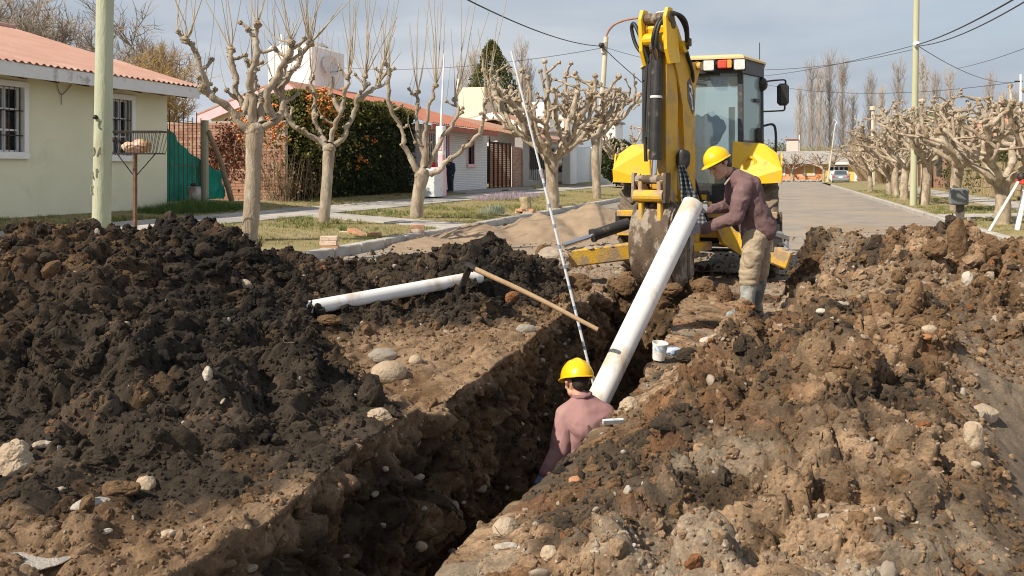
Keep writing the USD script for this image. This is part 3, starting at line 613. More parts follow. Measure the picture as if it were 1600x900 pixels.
part(rf, 'ridge_cap', tube([(-20.2, -2, 5.40), (-20.2, yE + .05, 5.40)], .09, 8), terr)
part(rf, 'rake_board', bar((EX + .02, yE - .03, EZ - .12), (-20.2, yE - .03, 5.26), .03, .16), greyP)
part(gh, 'fascia', box((EX - .05, -2, EZ - .30), (EX - .015, yE - .05, EZ - .035), .005), greyP)
for y in np.arange(2.4, yE - .4, .82): part(gh, 'rafter_tail', bar((EX - .06, y, EZ - .26), (GX - .3, y, EZ - .10), .075, .14), darkW)
part(gh, 'soffit', box((GX - .1, -2, EZ - .06), (EX - .06, yE - .06, EZ - .045)), darkW)
wr = [PX(88, 128, GX + .03), PX(96, 148, GX + .03), PX(112, 132, GX + .03)]
part(gh, 'hanging_wire', cat_([tube(curve(wr, 5), .008, 4), tube([wr[1], wr[1] - UP * .22], .007, 4)]), iron)
# ---- gap beside the house: bar fence, green netting, brick wall
FX = -14.75
fn = thing('bar_fence', 'thin rusty bar fence between a timber post and the pale green house corner', 'fence', (FX, 20, GZ))
y0, y1 = PX(262, 300, FX)[1], PX(318, 300, FX)[1]; zt = PX(300, 187, FX)[2]
rust = mat('rusty_iron', (0.10, 0.055, 0.035), (0.17, 0.09, 0.05), 12, .8)
for k in range(8): y = y0 + (y1 - y0) * (k + .4) / 8; part(fn, 'bar', tube([(FX, y, GZ), (FX, y, zt + (.06 if k % 3 else .2))], .014, 5), rust)
for z in (zt - .1, GZ + 1.1): part(fn, 'rail', bar((FX, y0, z), (FX, y1, z), .02), rust)
posM = mat('grey_green_timber', (0.30, 0.29, 0.20), (0.38, 0.35, 0.25), 5, .9, .5, stretch=(1, 1, .15))
c = PX(320, 322, FX); part(fn, 'post', tube([c * [1, 1, 0] + UP * .4, PX(320, 188, FX)], .10, 10, jit=.15), posM)
lp = thing('leaning_pole', 'brown wooden pole leaning behind the fence post', 'pole', PX(362, 312, FX))
part(lp, 'pole', tube([PX(362, 313, FX), PX(344, 250, FX + .1), PX(325, 205, FX + .12)], [.075, .07, .065], 8, jit=.2), mat('weathered_log', (0.22, 0.16, 0.10), (0.30, 0.23, 0.15), 6, .9, .5))
def netting():
    n = 60; a = [(256, 193), (290, 232), (320, 252), (348, 268)]; s = np.linspace(0, 1, n)
    us = np.interp(s, [0, .37, .7, 1], [256, 290, 320, 350]); vt = np.interp(s, [0, .37, .7, 1], [194, 232, 256, 270]); vb = np.full(n, 316) - 6 * s
    G = []
    for i in range(n):
        for j in np.linspace(0, 1, 26):
            q = PX(us[i], vt[i] + (vb[i] - vt[i]) * j, FX - .12); q[2] = max(q[2], .45); q[0] += .035 * math.sin(us[i] * .33 + j * 2 + 5 * j * s[i]) + .10 * (N(np.array([[us[i] * .06, j * 3, 1]]), 3)[0] - .5); G.append(q)
    G = np.array(G).reshape(n, 26, 3); return cat_([grid(G[..., 0], G[..., 1], G[..., 2]), grid(G[..., 0] - .006, G[..., 1], G[..., 2])])
solo('green_netting', netting(), mat('green_shade_net', (0.0, 0.20, 0.14), (0.005, 0.27, 0.19), 4, .75, .3, 60), 'sagging green shade netting hung behind the bar fence', 'netting', smooth=True)
def brick_wall(name, label, o, ax, L, H, mats, mortar, bl=.27, bh=.09, jt=.014, th=.14):
    """A wall of separate bricks; the 300 nearest the top are parts, the rest one."""
    t = thing(name, label, 'wall', o); ax = np.asarray(ax, float); n = np.cross(ax, UP); o = np.asarray(o, float)
    part(t, 'mortar', obox(o + ax * L / 2 + UP * (H / 2 - .004) - n * (th / 2 + .012), ax, UP, n, (L - .01, H - .01, th)), mortar)
    rg = np.random.default_rng(3); rest = []; k = 0; rows = int(H / bh)
    for r in range(rows - 1, -1, -1):
        x = -bl / 2 if r % 2 else 0.0
        while x < L - .02:
            a, b = max(x, 0), min(x + bl, L)
            if b - a > .03:
                m = obox(o + ax * (a + b) / 2 + UP * (r + .5) * bh - n * (.045 - rg.uniform(0, .009)), ax, UP, n, (b - a - jt, bh - jt, .09))
                k += 1
                if k <= 300: part(t, 'brick', m, mats[rg.integers(0, len(mats))])
                else: rest.append(m)
            x += bl
    if rest: part(t, 'bricks', cat_(rest), mats[0], kind='stuff')
    return t
bwM = [mat('wall_brick_' + str(i), a, b, 9, .92, .4, 60, c3=(.42, .33, .27), s3=4) for i, (a, b) in enumerate((((.33, .17, .11), (.38, .21, .14)), ((.38, .22, .15), (.45, .28, .20)), ((.28, .135, .09), (.33, .17, .12))))]
mort = mat('mortar', (.40, .36, .31), (.48, .44, .39), 8, .95)
bl0, br0 = PY(262, 300, 24.2), PY(446, 300, 24.2)
brick_wall('brick_wall', 'red brick garden wall behind the green netting with creeper on it', (bl0[0], 24.2, .42), (1, 0, 0), br0[0] - bl0[0], 2.62, bwM, mort, .28, .092)
# leaves: many small faces through a volume
def leaves(pts, size, rng, wide=.6):
    n = len(pts); a = rng.normal(size=(n, 3)); a /= np.linalg.norm(a, axis=1, keepdims=True)
    b = np.cross(a, rng.normal(size=(n, 3))); b /= np.linalg.norm(b, axis=1, keepdims=True)
    s = (size * rng.uniform(.6, 1.3, n))[:, None]
    v = np.stack([pts - a * s, pts + b * s * wide, pts + a * s, pts - b * s * wide], 1).reshape(-1, 3)
    i = np.arange(n)[:, None] * 4
    return trimesh.Trimesh(v, np.concatenate([i + [0, 1, 2], i + [0, 2, 3]]), process=False)
def leaf_mat(name, c1, c2, scale=3, rough=.6, tr=.25):
    return usdkit.material(stage, LK + name, {'g': ('geometry', {}), 'n': ('noise_texture', {'scale': scale, 'detail': 4.0}), 'r': ('rgb_ramp', {'ramp': [(.35, c1), (.65, c2)]}),
        'p': ('principled_bsdf', {'roughness': rough, 'specular_ior_level': .3}), 't': ('translucent_bsdf', {}), 'm': ('mix_closure', {'fac': tr})},
        [('g.position', 'n.vector'), ('n.fac', 'r.fac'), ('r.color', 'p.base_color'), ('r.color', 't.color'), ('p.BSDF', 'm.closure1'), ('t.BSDF', 'm.closure2')], surface='m.closure')
def hedge_pts(lo, hi, n, rng, lump=.35, deep=.35):
    """Points near the skin of a lumpy block (street side, ends and top)."""
    lo, hi = np.array(lo, float), np.array(hi, float); s = hi - lo
    p = rng.uniform(size=(n, 3)); ar = np.array([s[1] * s[2], s[0] * s[2] * 2, s[0] * s[1]]); f = rng.choice(3, n, p=ar / ar.sum())
    dpt = rng.uniform(0, 1, n) ** 1.6 * deep
    q = lo + p * s
    q[f == 0, 0] = hi[0] - dpt[f == 0]; e = f == 1; q[e, 1] = np.where(rng.uniform(size=e.sum()) < .6, lo[1] + dpt[e], hi[1] - dpt[e]); q[f == 2, 2] = hi[2] - dpt[f == 2]
    k = (FB(q * 1.1, 3, 5) - .5) * 2 * lump
    q[:, 0] += k * (f == 0); q[:, 2] += k * .9 * (q[:, 2] > hi[2] - .7); q[:, 1] -= k * (f == 1)
    return q
hr = np.random.default_rng(12)
dkL, olL, yeL = leaf_mat('hedge_leaf', (.028, .040, .014), (.055, .068, .022)), leaf_mat('olive_leaf', (.11, .115, .03), (.19, .17, .045)), leaf_mat('shade_leaf', (.05, .055, .02), (.09, .08, .035))
orM = mat('orange_berries', (.52, .13, .02), (.66, .22, .03), 5, .5)
twig = mat('dry_twigs', (.20, .15, .10), (.30, .23, .15), 5, .9)
hy0, hy1 = 24.6, 34.2
hd = thing('hedge', 'tall dark green clipped hedge with olive top beside the white brick house', 'hedge', (-15.4, 29, .4))
part(hd, 'branches', cat_([trimesh.Trimesh(g.vertices + (FB(g.vertices * 1.2, 3, 2)[:, None] - .5) * .3, g.faces, process=False) for g in [box((-16.2, hy0 + .3, .3), (-14.95, hy1 - .1, 3.55)).subdivide().subdivide().subdivide()]]), mat('hedge_inside', (.012, .014, .007), (.03, .028, .014), 4, .95))
q = hedge_pts((-16.4, hy0, .35), (-14.62, hy1, 3.85), 26000, hr)
part(hd, 'foliage', leaves(q, .065, hr), dkL, kind='stuff')
q = hedge_pts((-16.4, hy0, 2.9), (-14.55, hy1, 4.0), 12000, hr); q = q[(q[:, 2] > 3.5 - .4 * N(q * .9, 4)) ]
part(hd, 'top_growth', leaves(q, .07, hr), olL, kind='stuff')
fb = thing('firethorn_shrub', 'firethorn shrub full of orange berries at the near end of the hedge', 'shrub', (-14.9, 25.2, .4))
q = hr.normal(size=(5200, 3)) * [.55, 1.15, .75] + [-14.7, 25.6, 2.75]; q = q[q[:, 2] < 3.9]
part(fb, 'foliage', leaves(q, .055, hr), olL, kind='stuff')
def berries(c, sd, n, seed):
    rg = np.random.default_rng(seed); out = []
    for _ in range(n):
        o = np.array(c) + rg.normal(size=3) * sd
        for _ in range(5): out.append(moved(rock(rg.uniform(.03, .05), 3, 0), o + rg.normal(size=3) * .06))
    return cat_(out)
for k, (u, v, s, n) in enumerate(((505, 163, .2, 42), (488, 158, .12, 26), (410, 198, .22, 50), (428, 190, .14, 26), (393, 208, .12, 20), (520, 172, .12, 16), (498, 172, .2, 22), (563, 245, .14, 8), (574, 215, .12, 6))):
    part(fb, 'berry_cluster', berries(PX(u, v, -14.3), s * 1.5, int(n * .65), k), orM, kind='stuff')
tw = []
for k in range(160):
    o = np.array([hr.uniform(-15.3, -14.3), hr.uniform(23.6, 26.2), .45]); d = np.array([hr.normal() * .25, hr.normal() * .3, hr.uniform(.7, 1.9)])
    tw.append(tube([o, o + d * .5 + hr.normal(size=3) * .05, o + d], [.014, .01, .005], 3, cap=False))
dry = thing('dry_shrub', 'leafless brown shrub between the brick wall and the hedge', 'shrub', (-14.8, 24.6, .45))
part(dry, 'twigs', cat_(tw), twig, kind='stuff')
q = hr.normal(size=(900, 3)) * [.35, .8, .35] + [-14.7, 24.8, 1.1]; part(dry, 'dead_leaves', leaves(q, .05, hr), leaf_mat('dead_leaf', (.16, .10, .05), (.24, .15, .07)), kind='stuff')
vi = thing('red_creeper', 'creeper with dark red leaves hanging on the brick wall', 'creeper', PY(345, 300, 24.0))
vp, vt_ = [], []
for k in range(26):
    u0, v0 = hr.uniform(325, 385), hr.uniform(185, 225); a = PY(u0, v0, 24.05); b = PY(u0 + hr.normal() * 14 - 6, v0 + hr.uniform(20, 90), 24.0); m_ = (a + b) / 2 + hr.normal(size=3) * .2
    cv = curve([a, m_, b], 8); vt_.append(tube(cv, .012, 3)); vp.append(cv[hr.integers(0, len(cv), 60)] + hr.normal(size=(60, 3)) * .09)
part(vi, 'stems', cat_(vt_), twig, kind='stuff'); part(vi, 'leaves', leaves(np.vstack(vp), .05, hr), leaf_mat('red_leaf', (.13, .03, .02), (.22, .07, .03)), kind='stuff')
dr = thing('drum', 'small dented metal drum standing by the fence post', 'drum', PX(303, 326, -14.3))
c = PX(303, 324, -14.35); part(dr, 'body', lathe([(0, 0), (.17, 0), (.18, .02), (.17, .25), (.18, .27), (.17, .5), (.18, .52), (.165, .53), (.16, .48), (0, .48)], 20, c), mat('drum_metal', (.22, .17, .14), (.42, .41, .39), 5, .5, metal=.5), smooth=30)
part(dr, 'lid', lathe([(0, .53), (.1, .56), (.06, .62), (0, .63)], 16, c), iron)
# ---- pink-edged house with a white tank tower
pinkM = mat('pink_paint', (.72, .40, .44), (.78, .50, .53), 3, .7)
creamW = mat('cream_plaster', (.66, .62, .50), (.72, .68, .57), 2, .9)
tileR = mat('old_red_tiles', (.38, .19, .12), (.50, .28, .19), 5, .9, .5, 25)
wallW = mat('white_plaster', (.74, .73, .71), (.80, .79, .77), 1.5, .9, .15, 40)
yP = 36.0; A, B, C = PY(308, 180, yP), PY(441, 124, yP), PY(466, 141, yP)
ph = thing('house', 'white house with pink gable boards behind the hedge', 'house', (B[0] - 2, yP + 4, .5))
pts = [(A[0] + .5, .4), (C[0] - .35, .4), (C[0] - .35, C[2] - .35), (B[0], B[2] - .3), (A[0] + .5, A[2] - .15)]
part(ph, 'wall', prism(pts, (0, yP + .55, 0), (1, 0, 0), UP, .3), creamW)
part(ph, 'wall', box((C[0] - .65, yP + .7, .4), (C[0] - .35, yP + 11, C[2] - .3)), creamW)
L2 = 11.0
for (a, b) in ((A, B), (B, C)):
    r_ = part(ph, 'roof', TM([a, b, b + [0, L2, 0], a + [0, L2, 0], a - UP * .08, b - UP * .08, b + [0, L2, -.08], a + [0, L2, -.08]], [[0, 1, 2], [0, 2, 3], [5, 4, 7], [5, 7, 6], [0, 4, 5], [0, 5, 1], [1, 5, 6], [1, 6, 2], [3, 7, 4], [3, 4, 0]]), tileR)
    part(r_, 'gable_board', bar(a + [0, -.02, -.24], b + [0, -.02, -.24], .06, .44), pinkM)
    part(r_, 'tile_edge', bar(a + [0, -.03, .02], b + [0, -.03, .02], .08, .07), tileR)
part(ph, 'eave_board', box((C[0] - .02, yP, C[2] - .46), (C[0] + .04, yP + L2, C[2] - .09)), pinkM)
bb = PY(385, 190, yP + .37)
part(ph, 'window', box((bb[0] - .7, yP + .36, 2.0), (bb[0] + .9, yP + .395, 3.5), .01), whiteP)
tA, tB = PY(417, 72, 40.0), PY(490, 130, 40.0)
tt = part(ph, 'tank_tower', box((tA[0], 40.0, 3.4), (tB[0], 43.4, tA[2]), .12), wallW)
part(tt, 'vent_pipe', tube([PY(440, 76, 40.6), PY(440, 54, 40.6)], .1, 8), wallW)
tk = PY(497, 78, 41.5); part(tt, 'tank', lathe([(0, 0), (.8, 0), (.8, .12), (.55, .32), (.2, .38), (0, .38)], 18, (tk[0] - .4, 41.7, tA[2] - .03)), conc2, smooth=30)
c = np.array([tB[0] + .02, 41.2, tA[2] - 1.0]); part(tt, 'satellite_dish', lathe([(0, 0), (.25, .02), (.45, .10), (.55, .17), (.54, .19), (.25, .05), (0, .03)], 18, c + [.2, 0, 0], (.9, -.4, .3)), greyP, smooth=30)
part(tt, 'dish_arm', tube([c - UP * .3, c + [.9, -.4, -.35], c + [1.1, -.5, .1]], .02, 5), iron)
part(ph, 'chimney', tube([PY(519, 145, 42), PY(519, 120, 42)], [.13, .13], 8), conc2)
# ---- white brick house with red roof and porch
HX = -14.5; yC = PX(761, 290, HX)[1]; hz0 = .42
whB = usdkit.material(stage, LK + 'white_brick', {'g': ('geometry', {}), 'sx': ('separate_xyz', {}), 'cx': ('combine_xyz', {}), 'ad': ('math', {'math_type': 'add'}),
    'b': ('brick_texture', {'scale': 1.0, 'color1': (.74, .74, .73), 'color2': (.68, .68, .67), 'mortar': (.52, .51, .50), 'mortar_size': .012, 'mortar_smooth': .4, 'brick_width': .27, 'row_height': .085}), 'bp': ('bump', {'strength': .8, 'distance': .02}), 'p': ('principled_bsdf', {'roughness': .85})},
    [('g.position', 'sx.vector'), ('sx.y', 'ad.value1'), ('sx.x', 'ad.value2'), ('ad.value', 'cx.x'), ('sx.z', 'cx.y'), ('cx.vector', 'b.vector'), ('b.color', 'p.base_color'), ('b.fac', 'bp.height'), ('bp.normal', 'p.normal')], surface='p.BSDF')
wh = thing('house', 'white painted brick house with red roof, pink window frames and a porch step', 'house', (HX, 40, .4))
w1 = (PX(730, 260, HX)[1], PX(741, 260, HX)[1], PX(735, 258, HX)[2], PX(735, 217, HX)[2]); w0 = (PX(668, 240, HX)[1], PX(702, 240, HX)[1], PX(680, 254, HX)[2], PX(680, 207, HX)[2])
part(wh, 'wall', wall_openings((HX, 34.6, hz0), (0, 1, 0), yC - 34.6, 3.0, .25, [(a - 34.6, b - 34.6, c_ - hz0, d_ - hz0) for a, b, c_, d_ in (w0, w1)]), whB)
part(wh, 'wall', box((HX - 8, yC - .25, hz0), (HX - .26, yC - .003, 3.42)), whB)
part(wh, 'wall', box((HX - 8, 34.6, hz0), (HX - .26, 34.85, 3.42)), whB)
for a, b, zb, zt in (w0, w1):
    w = part(wh, 'window', cat_([box((HX - .05, a - .06, zt - .06), (HX + .04, b + .06, zt + .06)), box((HX - .05, a - .1, zb - .1), (HX + .09, b + .1, zb + .05)), box((HX - .05, a - .06, zb + .051), (HX + .04, a + .06, zt - .061)), box((HX - .05, b - .06, zb + .051), (HX + .04, b + .06, zt - .061))]), pinkM)
    part(w, 'pane', box((HX - .15, a, zb), (HX - .14, b, zt)), glassD); part(w, 'curtain', box((HX - .5, a - .1, zb - .1), (HX - .45, b + .1, zt + .1)), roomM)
    for y in np.arange(a + .15, b - .05, .2): part(w, 'bar', box((HX - .02, y - .012, zb + .05), (HX + .004, y + .012, zt - .06)), whiteP if a < 40 else iron)
rE, rZ = HX + .75, PX(778, 205, HX + .75)[2]
yF = PX(779, 206, rE)[1]
redT = mat('red_roof_tiles', (.36, .13, .08), (.45, .19, .12), 5, .85, .5, 25)
part(wh, 'roof', corr(rE, rZ, HX - 4.5, rZ + 1.55, 34.0, yF, .24, .03), redT, smooth=50)
part(wh, 'roof', corr(HX - 4.5, rZ + 1.55, HX - 9, rZ, 34.0, yF, .24, .03), redT, smooth=50)
part(wh, 'fascia', box((rE - .05, 34.0, rZ - .28), (rE - .01, yF, rZ - .05)), mat('red_board', (.30, .09, .06), (.36, .12, .08), 4, .8))
part(wh, 'step', box((HX + .01, 36, .2), (HX + 1.5, yC + 3.5, .53), .02), conc2)
part(wh, 'step_tile', box((HX + 1.49, yC - 2.2, .36), (HX + 1.515, yC - 1.2, .52)), iron)
pk = PX(689, 300, HX + 1.2); ptop = PX(689, 197, HX + 1.2)
pp = thing('porch_pillar', 'white porch pillar with a pink panel carrying a thin white mast', 'pillar', (pk[0], pk[1], .5))
part(pp, 'pillar', box((pk[0] - .17, pk[1] - .17, .5), (pk[0] + .17, pk[1] + .17, ptop[2]), .04), whiteP)
part(pp, 'panel', box((pk[0] + .16, pk[1] - .1, ptop[2] - 1.0), (pk[0] + .182, pk[1] + .1, ptop[2] - .45)), pinkM)
part(pp, 'panel', box((pk[0] - .05, pk[1] - .19, ptop[2] - 1.0), (pk[0] + .1, pk[1] - .168, ptop[2] - .45)), pinkM)
part(pp, 'mast', tube([(pk[0], pk[1], ptop[2]), PX(694, 84, HX + 1.2)], [.05, .03], 6), whiteP)
pb = PX(678, 303, HX + 2.0)
cb = thing('porch_cabinet', 'white cabinet with pink sides and faded drawings beside the porch pillar', 'cabinet', (pb[0], pb[1], .3))
part(cb, 'body', box(pb + [-.3, -.55, -.1], pb + [.25, .35, .95], .02), mat('faded_print', (.62, .66, .68), (.72, .73, .72), 6, .6, c3=(.35, .42, .45), s3=7))
part(cb, 'side_panel', box(pb + [-.3, .352, -.1], pb + [.22, .75, 1.0], .02), pinkM); part(cb, 'side_panel', box(pb + [.0, .4, 1.0], pb + [.2, .7, 1.5], .02), pinkM)
# ---- wooden gate, brick pier, concrete pillar, dark veranda
gt = thing('wooden_gate', 'brown plank gate in a black iron frame beside the white brick house', 'gate', (HX, yC + 2, .5))
ga, gb = PX(764, 290, HX)[1], PX(797, 290, HX)[1]; gz1 = PX(780, 222, HX)[2]
wdM = [mat('gate_plank_' + str(i), a, b, 5, .6, .3, stretch=(1, 1, 6)) for i, (a, b) in enumerate((((.26, .10, .045), (.33, .14, .06)), ((.22, .08, .035), (.28, .115, .05))))]
nb = 22
for k in range(nb): z = .5 + (gz1 - .55) * k / nb; part(gt, 'plank', box((HX - .05, ga + .1, z), (HX - .02, gb - .06, z + (gz1 - .55) / nb - .012)), wdM[k % 2])
for y in np.linspace(ga + .05, gb - .03, 6): part(gt, 'frame_bar', box((HX - .015, y - .04, .45), (HX + .05, y + .04, gz1 + (.25 if y < ga + .6 else 0))), iron)
for z in (.52, gz1 - .04): part(gt, 'frame_bar', box((HX - .012, ga + .1, z - .035), (HX + .035, gb - .08, z + .035)), iron)
cy0, cy1 = PX(798, 290, HX)[1], PX(812, 290, HX)[1]
brick_wall('brick_pier', 'brick pier between the wooden gate and the concrete pillar', (HX + .1, cy0, .3), (0, 1, 0), cy1 - cy0, 2.5, bwM, mort, .25, .085)
py1 = PX(826, 290, HX + .15)[1]
vr = thing('veranda_house', 'grey house with a dark gated carport behind the concrete pillar', 'house', (HX, py1 + 5, .4))
part(vr, 'pillar', box((HX - .3, cy1 + .01, .2), (HX + .2, py1, PX(820, 216, HX)[2]), .02), conc2)
yv = PX(868, 270, HX)[1]
part(vr, 'low_wall', box((HX - .15, py1 + .01, .2), (HX + .05, yv, .85), .02), conc2)
part(vr, 'beam', box((HX - .2, py1 + .01, 3.0), (HX + .03, yv + 6, 3.35), .02), wallW)
part(vr, 'back_wall', box((HX - 6, py1, .2), (HX - 5.8, yv + 6, 3.2)), roomM)
part(vr, 'roof', TM([(HX + .6, py1 - 1.2, 3.45), (HX + .6, yv + 6, 3.45), (HX - 6, yv + 6, 5.0), (HX - 6, py1 - 1.2, 5.0), (HX + .6, py1 - 1.2, 3.3), (HX + .6, yv + 6, 3.3), (HX - 6, yv + 6, 4.85), (HX - 6, py1 - 1.2, 4.85)], [[0, 1, 2], [0, 2, 3], [5, 4, 7], [5, 7, 6], [0, 4, 5], [0, 5, 1], [3, 7, 4], [3, 4, 0], [1, 5, 6], [1, 6, 2]]), tileR)
for k in range(14): y = py1 + .3 + k * (yv - py1 - .4) / 14; part(vr, 'gate_bar', box((HX - .05, y, .85), (HX - .02, y + .03, 2.9)), iron)
part(vr, 'gate_panel', box((HX - .09, py1 + .2, 1.5), (HX - .06, yv - .1, 2.9)), iron)
part(vr, 'white_column', box((HX - .1, yv + 2.2, .2), (HX + .5, yv + 4.2, 3.0), .02), wallW)
part(vr, 'side_wall', box((HX - .3, yv + 4.3, .2), (HX - .05, yv + 16, 3.2)), mat('pale_blue_plaster', (.50, .54, .58), (.56, .60, .63), 2, .9))
part(vr, 'roof_tower', box((HX - 5, yv + 7, 3.4), (HX - 2.2, yv + 10, 6.6), .03), wallW)
tw2 = PX(712, 145, -22); tw3 = PX(757, 145, -22)
th = thing('yellow_house', 'cream house with a tall blocky chimney tower and tiled roof behind the red roof', 'house', (-24, 66, .5))
yT = 62.0; a, b = PY(716, 137, yT), PY(757, 137, yT)
part(th, 'tower', box((a[0], yT, .5), (b[0], yT + 3, a[2]), .05), creamW); part(th, 'vent_pipe', tube([PY(716, 140, yT), PY(716, 123, yT)], .16, 6), wallW)
c0, c1 = PY(722, 190, yT - 1), PY(815, 190, yT - 1)
part(th, 'wall', box((c0[0], yT - 1, .5), (c1[0], yT + 8, 4.3)), wallW)
rr0, rr1 = PY(722, 187, yT - 2), PY(772, 174, yT - 2); rr2 = PY(838, 202, yT - 2)
for s_, e_ in ((rr0, rr1), (rr1, rr2)):
    part(th, 'roof', TM([s_, e_, e_ + [0, 10, 0], s_ + [0, 10, 0], s_ - UP * .12, e_ - UP * .12, e_ + [0, 10, -.12], s_ + [0, 10, -.12]], [[0, 1, 2], [0, 2, 3], [5, 4, 7], [5, 7, 6], [0, 4, 5], [0, 5, 1], [1, 5, 6], [1, 6, 2], [3, 7, 4], [3, 4, 0]]), tileR)
    part(th, 'gable_board', bar(s_ + [0, -.1, -.3], e_ + [0, -.1, -.3], .1, .45), wallW)
for (u0, u1, vt, yy, lb) in ((856, 890, 176, 70, 'white rooftop tank block behind the bushy pollarded tree'), (938, 962, 192, 82, 'white house block left of the yellow mudguard')):
    a, b = PY(u0, vt, yy), PY(u1, vt, yy); w = thing('house', lb, 'house', (a[0], yy, .4))
    part(w, 'wall', box((a[0], yy, .3), (b[0], yy + 4, a[2]), .05), wallW); part(w, 'roof', box((a[0] - .2, yy - .2, a[2] + .003), (b[0] + .2, yy + 4.2, a[2] + .2), .03), conc2)
    part(w, 'wing', box((a[0] - 4, yy - .6, .3), (b[0] + 5, yy - .01, 3.3), .03), wallW); part(w, 'window', box((a[0] + 1, yy - .66, 1.3), (a[0] + 2.2, yy - .605, 2.5)), iron)
dh = thing('hedge', 'small dark evergreen hedge beside the left rear mudguard', 'hedge', PX(962, 285, -10.5))
q = hr.normal(size=(7000, 3)); q /= np.linalg.norm(q, axis=1, keepdims=True); q = q * (1 + .4 * (FB(q * 2, 3, 6)[:, None] - .5)) * [1.3, 2.2, 1.5] * hr.uniform(.75, 1, (7000, 1)) + PX(965, 252, -10.5)
part(dh, 'foliage', leaves(q[q[:, 2] > .2], .1, hr), dkL, kind='stuff')
part(dh, 'branches', moved(rock(1.0, 4, 3, .4), PX(965, 256, -10.5)), mat('hedge_core', (.012, .014, .007), (.03, .028, .014), 4, .95))
# ============================================================ pollarded trees
barkM = mat('pale_bark', (.37, .30, .22), (.20, .155, .11), 9, .92, 1.0, 34, c3=(.43, .375, .30), s3=4.5, f3=(.5, .6), stretch=(1, 1, .4))
barkR = mat('sunbleached_bark', (.40, .325, .235), (.23, .175, .12), 7, .92, 1.0, 30, c3=(.46, .39, .30), s3=4, f3=(.5, .6), stretch=(1, 1, .5))
cutM = mat('cut_wood', (.56, .36, .16), (.36, .21, .08), 9, .85, .4, 50)
shootM = mat('shoot_bark', (.36, .28, .17), (.44, .35, .22), 4, .8)
def gnarl(cv, amp, rg):
    """A crooked version of a curve."""
    o = rg.uniform(0, 99, 3); L = np.r_[0, np.cumsum(np.linalg.norm(np.diff(cv, axis=0), axis=1))][:, None]
    k = np.stack([FB(np.column_stack([L * 3.2 + o[i], L * 0 + i * 7, L * 0]), 3, i) - .5 for i in range(3)], 1)
    return cv + k * amp * 2 * np.minimum(1, L * 3)
def limb_mesh(cv, r0, r1, rg, knob=1.6, stubs=0.5, n=8):
    """One crooked limb with swellings, ending in a knob; (mesh, [cut stubs], end)."""
    m = len(cv); t = np.linspace(0, 1, m)
    r = (r0 + (r1 - r0) * t ** .7) * (1 + .42 * (rg.uniform(size=m) - .5)); out = [tube(cv, r, n, jit=.35, seed=int(rg.integers(999)))]; cut = []
    def lump(c, s):
        k = rock(s, int(rg.integers(9999)), 2, .8, 2.2, (1, 1, .9)); out.append(moved(k, c, rg.uniform(0, 6), rg.uniform(0, 1)))
    def stub(c, d, s):
        d = d / np.linalg.norm(d); e = c + d * s * rg.uniform(1.3, 2.6); out.append(tube([c, e], [s, s * .85], 6)); cut.append(tube([e - d * .003, e + d * .008], [s * .8, s * .74], 6))
    if knob:
        lump(cv[-1], r1 * knob)
        for _ in range(rg.integers(5, 9)):
            d = rg.normal(size=3); stub(cv[-1] + d * r1 * .25, d, r1 * rg.uniform(.35, .75))
    for i in range(2, m - 2):
        if rg.uniform() < stubs * .55:
            d = rg.normal(size=3); d[2] = abs(d[2]) * .4
            if rg.uniform() < .5: lump(cv[i] + d / np.linalg.norm(d) * r[i] * .6, r[i] * rg.uniform(.6, .95))
            stub(cv[i], d, r[i] * rg.uniform(.4, .62))
    return cat_(out), cut, cv[-1]
def shoot(c, rg, L, lean=None, r=.012):
    d = np.array([rg.normal() * .16, rg.normal() * .16, 1.0]) if lean is None else np.asarray(lean, float) + rg.normal(size=3) * .05
    o = np.array([rg.normal() * .16, rg.normal() * .16, .1]); p = [c, c + o * .5 + d * L * .25, c + o * .9 + d * L * .6, c + o + d * L]
    return tube(curve(p, 4), np.linspace(r, r * .3, 13), 4, cap=False)
